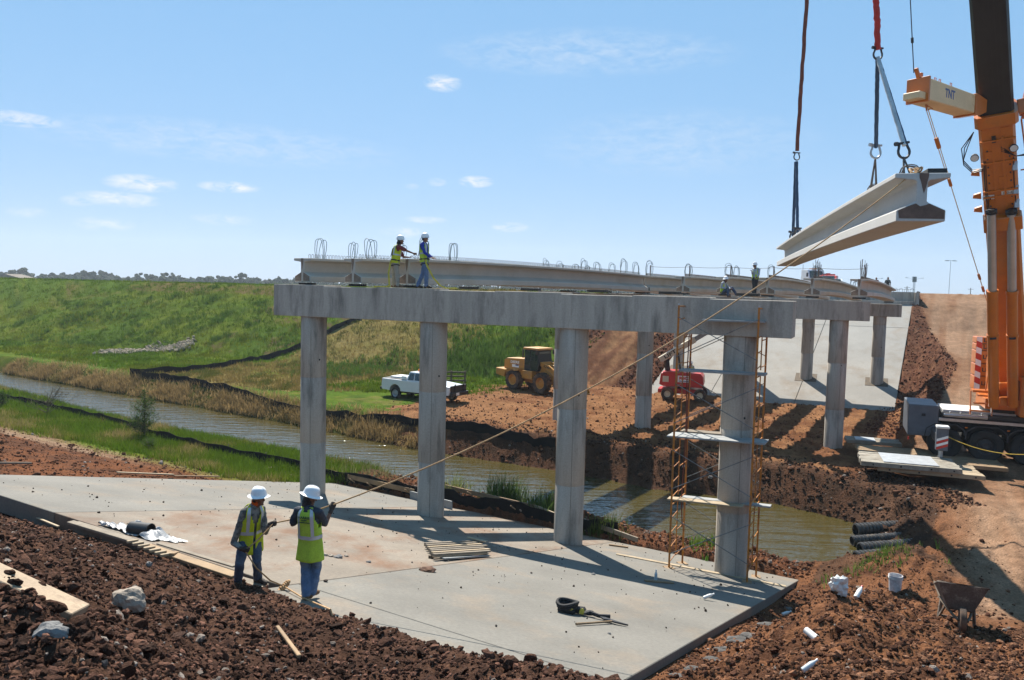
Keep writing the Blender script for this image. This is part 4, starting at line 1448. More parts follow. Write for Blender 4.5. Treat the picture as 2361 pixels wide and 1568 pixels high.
M['skin_brown'] = mat('skin_brown', (.16, .075, .045), .55, .12, 8, .06, 60)
M['skin_tan'] = mat('skin_tan', (.26, .13, .08), .55, .12, 8, .06, 60)
M['hair_black'] = mat('hair_black', (.012, .010, .009), .6, .2, 20, .2, 90)
M['denim'] = cloth('denim', (.085, .145, .26), var=.28, stain=(.16, .20, .28), lo=.48, hi=.70, sscale=4)
M['denim_dark'] = cloth('denim_dark', (.050, .080, .140), var=.28, stain=(.10, .11, .13), lo=.5, hi=.72, sscale=4)
M['vest_lime'] = cloth('vest_lime', (.66, .84, .10), trans=.45, var=.08)
M['vest_yellow'] = cloth('vest_yellow', (.78, .84, .04), trans=.45, var=.08)
M['reflective'] = mat('reflective', (.50, .52, .55), .35, .08, 6, .05, 60, metal=.25)
M['shirt_camo'] = cloth('shirt_camo', (.21, .20, .18), var=.15, stain=(.085, .085, .08), lo=.46, hi=.56, sscale=12)
M['shirt_navy'] = cloth('shirt_navy', (.032, .040, .058))
M['shirt_maroon'] = cloth('shirt_maroon', (.16, .030, .035))
M['shirt_blue'] = cloth('shirt_blue', (.012, .035, .30))
M['shirt_pale'] = cloth('shirt_pale', (.38, .42, .48))
M['shirt_black'] = cloth('shirt_black', (.02, .02, .022))
M['khaki'] = cloth('khaki', (.30, .28, .23))
M['trousers_dark'] = cloth('trousers_dark', (.028, .032, .034))
M['boot_brown'] = mat('boot_brown', (.16, .085, .04), .75, .25, 6, .15, 50)
M['boot_dark'] = mat('boot_dark', (.03, .022, .018), .75, .25, 6, .15, 50)
M['glove_dark'] = cloth('glove_dark', (.045, .033, .028))
M['scarf_orange'] = cloth('scarf_orange', (.85, .13, .01), trans=.35)
M['hat_white'] = mat('hat_white', (.80, .80, .80), .32, .04, 3, .02, 30, coat=.4)
M['harness'] = cloth('harness', (.02, .02, .025))
M['strap_yellow'] = cloth('strap_yellow', (.50, .45, .07))


def capsule(mb, p0, p1, r0, r1, n=10):
    p0, p1 = Vector(p0), Vector(p1)
    d = p1 - p0; L = d.length
    if L < 1e-5:
        mb.ico(p0, max(r0, r1), 2); return
    d /= L
    pts, rs = [], []
    for k in range(5):
        a = PI / 2 * k / 4
        pts.append(p0 - d * math.cos(a) * r0); rs.append(max(1e-4, math.sin(a) * r0))
    for k in range(5):
        a = PI / 2 * k / 4
        pts.append(p1 + d * math.sin(a) * r1); rs.append(max(1e-4, math.cos(a) * r1))
    mb.tube(pts, rs, n)


def chain(mb, pts, rs, n=10):
    for i in range(len(pts) - 1):
        capsule(mb, pts[i], pts[i + 1], rs[i], rs[i + 1], n)


def remesh(mb, name, m_, parent, voxel, smooth=3, wrinkle=0.0, wscale=9.0, seed=0):
    me = bpy.data.meshes.new(name); me.from_pydata([tuple(p) for p in mb.v], [], mb.f)
    bm = bmesh.new(); bm.from_mesh(me); bmesh.ops.recalc_face_normals(bm, faces=bm.faces); bm.to_mesh(me); bm.free()
    tmp = bpy.data.objects.new(name, me); COL.objects.link(tmp)
    md = tmp.modifiers.new('r', 'REMESH'); md.mode = 'VOXEL'; md.voxel_size = voxel; md.use_smooth_shade = True
    ms = tmp.modifiers.new('s', 'SMOOTH'); ms.iterations = smooth; ms.factor = .5
    dg = bpy.context.evaluated_depsgraph_get()
    out = bpy.data.meshes.new_from_object(tmp.evaluated_get(dg))
    bpy.data.objects.remove(tmp)
    if wrinkle:
        for v in out.vertices:
            q = v.co * wscale
            k = mnoise.noise(Vector((q.x + seed, q.y, q.z * 1.6))) + .5 * mnoise.noise(Vector((q.x * 2.3, q.y * 2.3 + seed, q.z * 4.0)))
            v.co = v.co + v.normal * k * wrinkle
    out.materials.clear(); out.materials.append(m_)
    for p in out.polygons:
        p.use_smooth = True
    ob = bpy.data.objects.new(name, out); COL.objects.link(ob); ob.parent = parent
    return ob


def hand_shape(mb, w, h, c, grow=0.0, curl=1.0):
    """Palm, four bent fingers and a thumb: w wrist, h direction of the hand, c axis the fingers close around."""
    h = Vector(h).normalized(); c = Vector(c); c = (c - h * c.dot(h)).normalized(); n = h.cross(c)
    w = Vector(w)
    for k in range(4):
        b = w + h * .085 + c * (k - 1.5) * .021
        capsule(mb, w + h * .012 + c * (k - 1.5) * .012, b, .017 + grow, .0125 + grow, 8)
        L = (.040, .046, .043, .034)[k]
        d1 = h * math.cos(R(35) * curl) + n * math.sin(R(35) * curl); d2 = h * math.cos(R(105) * curl) + n * math.sin(R(105) * curl); d3 = h * math.cos(R(170) * curl) + n * math.sin(R(170) * curl)
        p1 = b + d1 * L; p2 = p1 + d2 * L * .75; p3 = p2 + d3 * L * .55
        chain(mb, [b, p1, p2, p3], [.0105 + grow, .0095 + grow, .009 + grow, .008 + grow], 8)
    b = w + h * .03 - c * .030
    p1 = b + (h * .6 - c * .45 + n * .55).normalized() * .042; p2 = p1 + (h * .45 + c * .3 + n * .75).normalized() * .032
    chain(mb, [w + h * .012, b, p1, p2], [.017 + grow, .015 + grow, .012 + grow, .010 + grow], 8)


def person(label, loc, J, S, rz=0.0, group=None):
    """J: joint positions, S: clothes. Axes of J: x to the right in the picture, y away from the camera, z up, metres from the feet."""
    T = thing('person', label, 'person', loc, rz, group)
    J = {k: Vector(v) for k, v in J.items()}
    fwd = J['fwd'].normalized(); rgt = V(fwd.y, -fwd.x, 0)
    pel, chm = J['pelvis'], J['shoulders']
    up = (chm - pel).normalized()
    sh = {'r': J.get('sh_r', chm + rgt * .185 - up * .02), 'l': J.get('sh_l', chm - rgt * .185 - up * .02)}
    hip = {'r': pel + rgt * .095 - up * .02, 'l': pel - rgt * .095 - up * .02}
    side = (sh['r'] - sh['l']).normalized()
    fw = up.cross(side).normalized()
    if fw.dot(fwd) < 0:
        fw = -fw
    rotm = Matrix((side, fw, up)).transposed()
    hd = J['head']; face = J['face'].normalized()
    vx = S.get('voxel', .014)
    # ---- body
    mb = MB()
    ctr = lambda f: pel.lerp(chm, f)
    mb.ico(ctr(.70), 1, 2, sc=(.155, .105, .19), rot=rotm); mb.ico(ctr(.35), 1, 2, sc=(.14, .10, .17), rot=rotm); mb.ico(ctr(.0), 1, 2, sc=(.155, .11, .13), rot=rotm)
    chain(mb, [sh['r'], chm + up * .01, sh['l']], [.055, .075, .055])
    nk = hd - V(0, 0, .10) - face * .02
    chain(mb, [chm - up * .02, nk], [.065, .055])
    for s in 'rl':
        chain(mb, [sh[s], J['el_' + s], J['wr_' + s]], [.052, .041, .027])
        chain(mb, [hip[s], J['kn_' + s], J['an_' + s]], [.085, .056, .040])
        toe = J['toe_' + s]
        chain(mb, [J['an_' + s] - V(0, 0, .02), toe], [.042, .03])
        hand_shape(mb, J['wr_' + s], J['hd_' + s], J.get('ax_' + s, V(1, 0, .3)), curl=S.get('curl', 1.0))
    # head: skull, jaw, nose, ears, brow, chin, eye sockets left by the brow and cheek
    fx = face; hz = V(0, 0, 1); tilt = S.get('tilt', 0)
    if tilt:
        hz = (hz - fx * math.tan(tilt)).normalized()
    fy = hz.cross(fx).normalized(); fx = fy.cross(hz)
    hr = Matrix((fy, fx, hz)).transposed()
    mb.ico(hd + hz * .025, 1, 3, sc=(.076, .095, .10), rot=hr)
    mb.ico(hd + fx * .035 - hz * .055, 1, 2, sc=(.055, .055, .065), rot=hr)
    capsule(mb, hd + fx * .093 + hz * .012, hd + fx * .112 - hz * .022, .010, .015, 8)
    mb.ico(hd + fx * .075 - hz * .095, 1, 2, sc=(.026, .022, .018), rot=hr)
    capsule(mb, hd + fx * .084 + hz * .028 - fy * .04, hd + fx * .084 + hz * .028 + fy * .04, .012, .012, 8)
    capsule(mb, hd + fx * .085 - hz * .055 - fy * .018, hd + fx * .085 - hz * .055 + fy * .018, .010, .010, 8)
    for e in (-1, 1):
        mb.ico(hd + fy * e * .078 - hz * .01, 1, 2, sc=(.014, .026, .036), rot=hr)
        mb.ico(hd + fx * .066 + fy * e * .04 - hz * .022, 1, 2, sc=(.022, .02, .022), rot=hr)
    body = remesh(mb, 'body', S['skin'], T, S.get('bvox', vx * .75), 2)
    for e in (-1, 1):
        eb = MB(); eb.ico(hd + fx * .086 + fy * e * .032 + hz * .008, .011, 2, smooth=True); eb.build('eye', M['hair_black'], body)
    hb = MB(); hb.ico(hd + hz * .03 - fx * .012, 1, 3, sc=(.081, .096, .10), rot=hr)
    for k in range(7):
        a = PI * (k / 6); hb.ico(hd - fx * (.06 * math.sin(a) + .02) + fy * .075 * math.cos(a) - hz * .03, 1, 2, sc=(.022, .03, .035), rot=hr)
    remesh(hb, 'hair', M['hair_black'], T, .012, 2)
    # ---- trousers
    mb = MB(); tr = S.get('trouser_r', 1.0)
    mb.ico(ctr(.0), 1, 2, sc=(.172, .128, .14), rot=rotm); mb.ico(ctr(.14), 1, 2, sc=(.160, .122, .12), rot=rotm)
    for s in 'rl':
        mid = J['kn_' + s].lerp(J['an_' + s], .45)
        chain(mb, [hip[s], hip[s].lerp(J['kn_' + s], .5), J['kn_' + s], mid, J['an_' + s] + V(0, 0, .01)], [.104, .092 * tr, .076 * tr, .074 * tr, .070 * tr])
    remesh(mb, 'trousers', S['trousers'], T, vx, 3, .010, 10, 3)
    # ---- boots
    for s in 'rl':
        mb = MB(); an = J['an_' + s]; toe = J['toe_' + s]; d = (toe - an); d.z = 0; d.normalize()
        heel = V(an.x, an.y, toe.z) - d * .045
        chain(mb, [an + V(0, 0, .05), an, heel + V(0, 0, .015)], [.052, .050, .046]); chain(mb, [an, V(toe.x, toe.y, toe.z + .02) - d * .05, V(toe.x, toe.y, toe.z + .008)], [.050, .048, .040])
        remesh(mb, 'boot', S['boots'], T, vx, 2)
    # ---- shirt
    mb = MB()
    mb.ico(ctr(.72), 1, 2, sc=(.180, .130, .20), rot=rotm); mb.ico(ctr(.40), 1, 2, sc=(.165, .125, .18), rot=rotm); mb.ico(ctr(.12), 1, 2, sc=(.170, .130, .13), rot=rotm)
    chain(mb, [sh['r'], chm + up * .01, sh['l']], [.068, .088, .068])
    for s in 'rl':
        el, wr = J['el_' + s], J['wr_' + s]
        if S.get('sleeve', 'long') == 'long':
            chain(mb, [sh[s], sh[s].lerp(el, .5), el, wr.lerp(el, .12)], [.064, .059, .053, .042])
        else:
            chain(mb, [sh[s], sh[s].lerp(el, .78)], [.074, .074])
    remesh(mb, 'shirt', S['shirt'], T, vx, 3, .009, 11, 8)
    # ---- vest
    if S.get('vest'):
        nth, nt_ = 56, 26
        hem = S.get('hem', -.16)
        vs, fs, ok = [], [], []

        def vpt(th, f, grow=0.0):
            z = hem + (1 - hem) * f       # fraction along the spine, below the pelvis when negative
            flare = S.get('flare', .0) * max(0, .35 - f)
            rx = .196 + grow + flare; ry = .146 + grow + flare * .7
            if f > .82:
                k = (f - .82) / .18
                rx = mix(rx, .125, k ** 2); ry = mix(ry, .045, k ** 1.6)
            wob = .007 * math.sin(th * 5 + f * 3) * (1 - f) + .005 * math.sin(th * 9 + 2) * (1 - f)
            c_ = pel + up * ((chm - pel).length + .075) * z if z >= 0 else pel + V(0, 0, z * .62) + up * 0
            return c_ + side * math.sin(th) * (rx + wob) + fw * math.cos(th) * (ry + wob)
        for i in range(nt_ + 1):
            for k in range(nth):
                vs.append(vpt(2 * PI * k / nth - PI, i / nt_))
        for i in range(nt_):
            for k in range(nth):
                th = 2 * PI * (k + .5) / nth - PI; f = (i + .5) / nt_
                da = abs(abs(th) - PI / 2)
                if f > .60 and da < .20 + .42 * min(1, (f - .60) / .16):
                    continue
                if abs(th) < S.get('vopen', .06) + .50 * max(0, (f - .62) / .38):
                    continue
                if abs(th) > PI - .42 * max(0, (f - .90) / .10):
                    continue
                k2 = (k + 1) % nth
                fs.append((i * nth + k, i * nth + k2, (i + 1) * nth + k2, (i + 1) * nth + k))
        vb = MB(); vb.add(vs, fs, True)
        ve = vb.build('vest', S['vest'], T, recalc=True)
        so = ve.modifiers.new('thickness', 'SOLIDIFY'); so.thickness = .006
        # reflective bands: one around the waist, one over each shoulder in front and behind
        rb = MB(); vs, fs = [], []
        f0, f1 = .40, .47
        for k in range(nth + 1):
            th = 2 * PI * k / nth - PI
            vs += [vpt(th, f0, .006), vpt(th, f1, .006)]
        for k in range(nth):
            if abs(2 * PI * (k + .5) / nth - PI) < S.get('vopen', .06):
                continue
            fs.append((2 * k, 2 * k + 2, 2 * k + 3, 2 * k + 1))
        rb.add(vs, fs, True); rb.build('reflective_band', M['reflective'], ve)
        for th0 in (.62, -.62, PI - .62, -PI + .62):
            rb = MB(); vs, fs = [], []
            for i in range(13):
                f = .47 + .50 * i / 12
                for dth in (-.13, .13):
                    t2 = th0 + dth * (1 + .5 * (f - .47))
                    vs.append(vpt(t2, f, .006))
            for i in range(12):
                fs.append((2 * i, 2 * i + 1, 2 * i + 3, 2 * i + 2))
            rb.add(vs, fs, True); rb.build('reflective_band', M['reflective'], ve)
        T_vpt = vpt
        if S.get('print'):
            c_ = vpt(PI, .80, .012)
            xdir = -side if (-side).dot(V(1, 0, 0)) > side.dot(V(1, 0, 0)) else side
            for txt, size, wdt, dz in S['print']:
                text_part('lettering', txt, size, M['print_green'], ve, frame_mat(c_ + up * dz - fw * .006, xdir, up), bold=.001, width=wdt)
    # ---- harness straps
    if S.get('harness'):
        mb = MB()
        for s in 'rl':
            a = hip[s] - up * .03
            u1 = (J['kn_' + s] - a).normalized()
            cc = a + u1 * .10
            ring = [cc + (side * math.cos(q) * .115 + fw * math.sin(q) * .115) + V(0, 0, .03 * math.sin(q + 1)) for q in [2 * PI * i / 16 for i in range(16)]]
            mb.tube(ring, .016, 5, closed=True)
        ring = [ctr(.06) + side * math.cos(q) * .192 + fw * math.sin(q) * .15 for q in [2 * PI * i / 20 for i in range(20)]]
        mb.tube(ring, .022, 5, closed=True)
        mb.tube([ctr(.3) - fw * .16 - side * .12, ctr(.75) - fw * .165, ctr(.98) - fw * .08 + side * .10, ctr(.98) + fw * .05 + side * .12], .014, 5)
        mb.tube([ctr(.3) - fw * .16 + side * .12, ctr(.75) - fw * .165, ctr(.98) - fw * .08 - side * .10, ctr(.98) + fw * .05 - side * .12], .014, 5)
        mb.build('harness', M['harness'], T)
    # ---- gloves
    if S.get('gloves'):
        for s in 'rl':
            mb = MB(); w = J['wr_' + s]
            capsule(mb, w.lerp(J['el_' + s], .16), w, .040, .034); hand_shape(mb, w, J['hd_' + s], J.get('ax_' + s, V(1, 0, .3)), grow=.004)
            remesh(mb, 'glove', S['gloves'], T, .0075, 1)
    if S.get('scarf'):
        mb = MB(); mb.ico(nk - fx * .025 + V(0, 0, .03), 1, 2, sc=(.085, .085, .085), rot=hr); mb.ico(nk - fx * .055 - V(0, 0, .03), 1, 2, sc=(.085, .06, .08), rot=hr)
        remesh(mb, 'neck_cloth', S['scarf'], T, .010, 2, .008, 16, 5)
    # ---- hard hat
    if S.get('hat'):
        b = S.get('brim', .055)
        o = hd + hz * .055
        Mh = Matrix(((fy.x, fx.x, hz.x, o.x), (fy.y, fx.y, hz.y, o.y), (fy.z, fx.z, hz.z, o.z), (0, 0, 0, 1)))
        mb = MB()
        n = 36
        rings = [(1.0, -.018, b), (1.0, -.012, b + .004), (1.0, -.002, .012), (1.0, .015, .004), (.985, .045, 0), (.93, .078, 0), (.80, .108, 0), (.58, .130, 0), (.30, .142, 0), (0.02, .146, 0)]
        vs, fs = [], []
        for kk, z, br in rings:
            for k in range(n):
                a = 2 * PI * k / n
                x, y = math.cos(a), math.sin(a)
                bb = br * ((1.0 if S.get('full_brim', True) else max(.15, y)) if br > .01 else 1)
                rx, ry = .112 * kk + bb, .134 * kk + bb * (1.15 if y > 0 else 1.0)
                ridge = .008 * math.exp(-(x / .16) ** 2) if kk < .99 else 0
                vs.append(Mh @ V(x * rx, y * ry, z + ridge - (.012 * (1 - y * y) if br > .03 else 0)))
        for i in range(len(rings) - 1):
            for k in range(n):
                k2 = (k + 1) % n
                fs.append((i * n + k, i * n + k2, (i + 1) * n + k2, (i + 1) * n + k))
        mb.add(vs, fs, True)
        hat = mb.build('hard_hat', S['hat'], T)
        so = hat.modifiers.new('thickness', 'SOLIDIFY'); so.thickness = .005; so.offset = -1
        if S.get('badge'):
            ang = S['badge']
            d = (fy * math.cos(ang) + fx * math.sin(ang)).normalized()
            c_ = o + fy * math.cos(ang) * .117 + fx * math.sin(ang) * .139 + hz * .05
            nn = (d + hz * .25).normalized(); tx = nn.cross(hz).normalized() * -1; ty = nn.cross(tx) * -1
            rb = MB(); rb.tube([c_ + nn * .004 + tx * math.cos(q) * .024 + ty * math.sin(q) * .024 for q in [2 * PI * i / 20 for i in range(20)]], .005, 5, closed=True)
            rb.box(c_ + nn * .004, (.004, .004, .004)); rb.beam(c_ + nn * .005 - tx * .013, c_ + nn * .005 + tx * .013, .007, .004, up=nn); rb.beam(c_ + nn * .005 - ty * .013, c_ + nn * .005 + ty * .013, .007, .004, up=nn)
            rb.build('badge', M['red_paint'], hat)
    return T


M['print_green'] = mat('print_green', (.03, .10, .05), .7, .1, 4, 0)

# worker with his back turned, hauling on the rope
RP = on_slab(714, 1381); RP.z += .012
KR = RP.y / 1801.0            # metres per pixel at his distance


def rel(px, py, base, dy=0.0):
    p = at_y(px, py, base.y + dy)
    return p - base


FR = rel
wr = rel(764, 1176, RP, .28)
JR = dict(fwd=(.25, .97, 0), pelvis=(-.005, .03, .93), shoulders=(-.03, .0, 1.44), head=(-.02, .06, 1.635), face=(.93, .36, 0),
          el_r=rel(750, 1209, RP, .18), wr_r=wr, hd_r=(.35, .15, .9), ax_r=(.8, .3, .35),
          el_l=(-.31, .10, 1.18), wr_l=(-.16, .32, 1.28), hd_l=(.85, .35, .35), ax_l=(.3, .1, .9),
          kn_r=(.085, .10, .49), an_r=(.03, .02, .085), toe_r=(.085, .17, .03), kn_l=(-.09, .08, .50), an_l=(-.045, -.06, .085), toe_l=(-.12, .08, .03))
person('worker seen from behind in navy tee and lime vest, hauling the rope', RP, JR,
       dict(skin=M['skin_brown'], trousers=M['denim'], boots=M['boot_brown'], shirt=M['shirt_navy'], sleeve='short', vest=M['vest_lime'], hat=M['hat_white'], tilt=-.30, brim=.05, hem=-.46, flare=.10,
            gloves=M['glove_dark'], scarf=M['shirt_black'], voxel=.012, trouser_r=1.08, print=[('HARRIS', .055, .20, .03), ('COUNTY', .03, .10, -.015), ('CONSTRUCTION', .022, .20, -.05)]))

# worker in the open vest and camouflage sleeves
LP = on_slab(578, 1349); LP.z += .012
LB = dict(fwd=(.62, -.78, 0), pelvis=(.00, .0, .80), shoulders=(.06, -.06, 1.31), head=(.15, -.06, 1.475), face=(.93, -.37, 0),
          sh_r=(-.065, -.15, 1.255), sh_l=(.165, .04, 1.275),
          el_r=rel(539, 1252, LP, -.18), wr_r=rel(556, 1266, LP, -.36), hd_r=(.9, -.25, -.2), ax_r=(.6, .1, -.75),
          el_l=rel(612, 1226, LP, -.06), wr_l=rel(622, 1208, LP, -.14), hd_l=(.95, -.1, .15), ax_l=(.75, .1, .5),
          kn_r=(-.10, -.25, .43), an_r=(-.185, -.06, .085), toe_r=(-.10, -.20, .03), kn_l=(.13, -.10, .43), an_l=(.10, .06, .085), toe_l=(.25, -.02, .03))
person('worker in grey patterned sleeves with orange neck cloth, gripping the rope at his hip', LP, LB,
       dict(skin=M['skin_brown'], trousers=M['denim_dark'], boots=M['boot_dark'], shirt=M['shirt_camo'], vest=M['vest_yellow'], hat=M['hat_white'], brim=.05, hem=-.36, flare=.04, vopen=.13,
            gloves=M['glove_dark'], scarf=M['scarf_orange'], badge=R(10), voxel=.012))

# tag line
KN = on_slab(655, 1360) + V(0, 0, .06)
rope_pts = []
gend = gtop(.25) + V(-.12, -.1, .02)
hR = RP + wr + V(.02, .01, .085)
n = 40
for k in range(n + 1):
    f = k / n; p = gend.lerp(hR, f); p.z -= .55 * 4 * f * (1 - f); rope_pts.append(p)
hR2 = RP + Vector(JR['wr_l']) + V(.07, .03, .03)
hL = LP + Vector(LB['wr_l']) + V(.075, -.01, .02); hL2 = LP + Vector(LB['wr_r']) + V(.07, -.02, -.02)
rope_pts += [hR.lerp(hR2, .5), hR2, hR2.lerp(hL, .5) - V(0, 0, .03), hL, hL.lerp(hL2, .5) - V(0, .06, .02), hL2]
g1 = on_slab(700, 1384) + V(0, 0, .035); g2 = hit(762, 1416) + V(0, 0, .06); g3 = hit(770, 1428) - V(0, 0, .05)
q1 = hL2.lerp(KN, .33) + V(0, -.10, -.05); q2 = hL2.lerp(KN, .68) + V(0, -.08, -.06)
rope_pts += [q1, q2, KN, g1, g2, g3]
mb = MB(); mb.tube(rope_pts, .0125, 8)
# strands of the lay
o = mb.build('tag_line', M['rope'], None, base=KN); o.location = KN
tag(o, 'brown rope stretching from the workers up to the hanging girder', 'rope')
mb = MB()
kd = V(.55, .5, .55).normalized()
for k in range(5):
    c_ = kd * (k - 2) * .034
    ring = [c_ + V(.75, -.65, 0) * math.cos(q) * .042 + V(0, .1, .8) * math.sin(q) * .042 for q in [2 * PI * i / 12 for i in range(12)]]
    mb.tube(ring, .018, 6, closed=True)
mb.ico(kd * .10, .035, 2, jit=.15); mb.ico(kd * -.10, .04, 2, jit=.15)
mb.build('knot', M['rope'], o)
mb = MB(); e = gend - KN
for k in range(4):
    ring = [e + V(.05 * math.cos(q) + .03 * (k - 1.5), .10 * math.sin(q), .06 * math.sin(q + k)) for q in [2 * PI * i / 12 for i in range(12)]]
    mb.tube(ring, .017, 6, closed=True)
mb.tube([e, e + V(.02, -.05, -.10), e + V(.03, -.05, -.26)], [.016, .02, .03], 6)
mb.build('knot', M['rope'], o)

# two workers on the first cap
def cap_pt(px, y_off=0.0, top=-.045):
    """Point on top of the first cap under a picture column."""
    u = (px - 1180.5) / FPX
    for _ in range(3):
        yy = (25.27 + .4577 * -.36) / 1.0
        X = 0
    # intersect the vertical plane through the column with the cap line
    d = pix_dir(px, 660)
    uu = d.x / d.y
    Y = (25.27 - .4577 * .36 + y_off) / (1 + .4577 * uu)
    return V(uu * Y, Y, top)


W3 = cap_pt(912, -.30); W4 = cap_pt(978, -.34)
person('worker in maroon shirt and khaki trousers on the cap, reaching for rebar loops', W3,
       dict(fwd=(.95, .3, 0), pelvis=(-.02, 0, .90), shoulders=(.06, 0, 1.40), head=(.14, .02, 1.585), face=(.98, .12, 0),
            el_r=(.34, -.02, 1.27), wr_r=(.58, .02, 1.18), hd_r=(.95, .1, -.2), ax_r=(0, .3, 1), el_l=(.22, .22, 1.06), wr_l=(.40, .26, 1.05), hd_l=(.95, .1, 0), ax_l=(0, 1, 0),
            kn_r=(.06, -.10, .48), an_r=(.09, -.12, .085), toe_r=(.26, -.10, .03), kn_l=(-.06, .10, .48), an_l=(-.09, .10, .085), toe_l=(.06, .14, .03)),
       dict(skin=M['skin_brown'], trousers=M['khaki'], boots=M['boot_brown'], shirt=M['shirt_maroon'], sleeve='short', vest=M['vest_yellow'], hat=M['hat_white'], brim=.03, full_brim=False, badge=R(-5), hem=-.12, harness=True, scarf=M['shirt_black'], voxel=.018, bvox=.012))
person('worker in blue shirt and blue jeans standing on the cap beside the rebar loops', W4,
       dict(fwd=(.96, -.28, 0), pelvis=(0, 0, .94), shoulders=(-.03, 0, 1.46), head=(.0, 0, 1.645), face=(.98, -.2, 0),
            el_r=(.02, -.24, 1.18), wr_r=(.22, -.22, 1.03), hd_r=(.8, -.1, -.4), ax_r=(0, 1, .2), el_l=(.04, .24, 1.18), wr_l=(.24, .18, 1.03), hd_l=(.8, -.1, -.4), ax_l=(0, 1, .2),
            kn_r=(.08, -.10, .50), an_r=(.08, -.10, .085), toe_r=(.25, -.15, .03), kn_l=(-.06, .08, .50), an_l=(-.22, .06, .085), toe_l=(-.07, .02, .03)),
       dict(skin=M['skin_tan'], trousers=M['denim'], boots=M['boot_dark'], shirt=M['shirt_blue'], vest=M['vest_lime'], hat=M['hat_white'], brim=.03, full_brim=False, hem=-.12, vopen=.5, harness=True, voxel=.018, bvox=.012))
# lanyards hanging from their harnesses
for W_, pts, lab in ((W3, [(-.17, -.05, .92), (-.24, -.10, .5), (-.20, -.12, .08), (-.30, -.12, .03), (-.75, .10, .03)], 'yellow lanyard hanging behind the worker in the maroon shirt'),
                     (W4, [(.02, -.19, .95), (.10, -.24, .75), (.32, -.24, .35), (.55, -.2, .10), (.75, -.18, .03), (1.1, -.25, .04)], 'yellow lanyard trailing from the worker in the blue shirt')):
    mb = MB(); mb.tube([V(*p) for p in pts], .022, 6); mb.tube([V(*p) + V(.03, -.02, 0) for p in pts], .018, 6)
    o = mb.build('lanyard', M['strap_yellow'], None); o.location = W_
    tag(o, lab, 'lanyard')

# workers on the middle bent
W6 = at_y(1738, 683, 41.35); W6.z = -.055
person('standing worker in pale shirt on the middle cap holding a hand up to his face', W6,
       dict(fwd=(-.8, -.6, 0), pelvis=(.03, 0, .92), shoulders=(.07, .02, 1.43), head=(-.03, -.04, 1.605), face=(-.9, -.44, 0),
            el_r=(-.08, .10, 1.15), wr_r=(-.20, -.15, 1.28), hd_r=(-.4, -.1, .8), ax_r=(0, 1, 0), el_l=(.16, -.20, 1.15), wr_l=(.05, -.24, 1.00), hd_l=(-.8, -.2, -.2), ax_l=(0, 1, 0),
            kn_r=(.0, .06, .50), an_r=(-.06, .02, .085), toe_r=(-.2, -.06, .03), kn_l=(.05, -.08, .50), an_l=(.03, -.06, .085), toe_l=(-.12, -.14, .03)),
       dict(skin=M['skin_brown'], trousers=M['trousers_dark'], boots=M['boot_brown'], shirt=M['shirt_pale'], vest=M['vest_lime'], hat=M['hat_white'], brim=.04, hem=-.05, vopen=.35, harness=True, voxel=.02, bvox=.013))
W5 = at_y(1672, 683, 41.75); W5.z = -.055
person('worker sitting on the middle cap with one knee raised, green vest and blue jeans', W5,
       dict(fwd=(.75, -.66, 0), pelvis=(-.10, .05, .14), shoulders=(-.09, .02, .66), head=(-.02, -.05, .83), face=(.5, -.85, 0),
            el_r=(-.24, -.12, .42), wr_r=(-.03, -.30, .36), hd_r=(.7, -.5, -.2), ax_r=(0, 1, 0), el_l=(.20, .12, .42), wr_l=(.22, -.12, .34), hd_l=(.5, -.7, -.1), ax_l=(0, 1, 0),
            kn_r=(.03, -.35, .38), an_r=(.05, -.42, -.02), toe_r=(.12, -.56, -.06), kn_l=(.34, -.02, .42), an_l=(.56, -.10, .07), toe_l=(.70, -.16, .04)),
       dict(skin=M['skin_brown'], trousers=M['denim_dark'], boots=M['boot_brown'], shirt=M['shirt_pale'], vest=M['vest_lime'], hat=M['hat_white'], brim=.055, hem=-.02, vopen=.45, harness=True, voxel=.02, bvox=.013))
# two men beyond the far girders
for px, lab, sh_, dx, Yd in ((2018, 'bareheaded man in dark shirt behind the last girder, nearer the white truck', M['shirt_maroon'], -.1, 77.5), (2045, 'bareheaded man in black shirt behind the last girder, nearer the haul road', M['shirt_black'], .1, 76.5)):
    p = at_y(px, 686, Yd); p.z = gz(p.x, p.y)
    person(lab, p, dict(fwd=(dx, -1, 0), pelvis=(0, 0, .94), shoulders=(0, 0, 1.46), head=(0, -.03, 1.65), face=(dx * 3, -1, 0),
                        el_r=(-.27, .02, 1.2), wr_r=(-.25, -.1, .96), hd_r=(.1, -.2, -1), ax_r=(1, 0, 0), el_l=(.27, .02, 1.2), wr_l=(.25, -.1, .96), hd_l=(-.1, -.2, -1), ax_l=(1, 0, 0),
                        kn_r=(-.1, -.02, .5), an_r=(-.1, .02, .085), toe_r=(-.12, -.14, .03), kn_l=(.1, -.02, .5), an_l=(.1, .02, .085), toe_l=(.12, -.14, .03)),
           dict(skin=M['skin_tan'], trousers=M['trousers_dark'], boots=M['boot_dark'], shirt=sh_, sleeve='short', voxel=.026, bvox=.018))

# ------------------------------------------------------------------ scaffold tower round the last column
M['scaffold_yellow'] = mat('scaffold_yellow', (.52, .18, .010), .6, .25, 3, .15, 30, stain=(.20, .075, .03), stain_scale=3, stain_lo=.45, stain_hi=.62)
M['deck_grey'] = mat('deck_grey', (.26, .27, .27), .7, .2, 3, .1, 40)
SA = V(4.62, 21.75, 0)
SL = V(.945, -.327, 0).normalized() * 2.13; SD = V(.45, .893, 0).normalized() * 1.52
SZ = -7.83; LIFT = 1.875
SCF = thing('scaffold_tower', 'rusty yellow tube scaffold of four lifts round the column nearest the dirt ramp', 'scaffold', SA + V(0, 0, SZ))
B_ = SCF.location


def scf(f, d, z):
    return SA + SL * f + SD * d + V(0, 0, SZ + z)


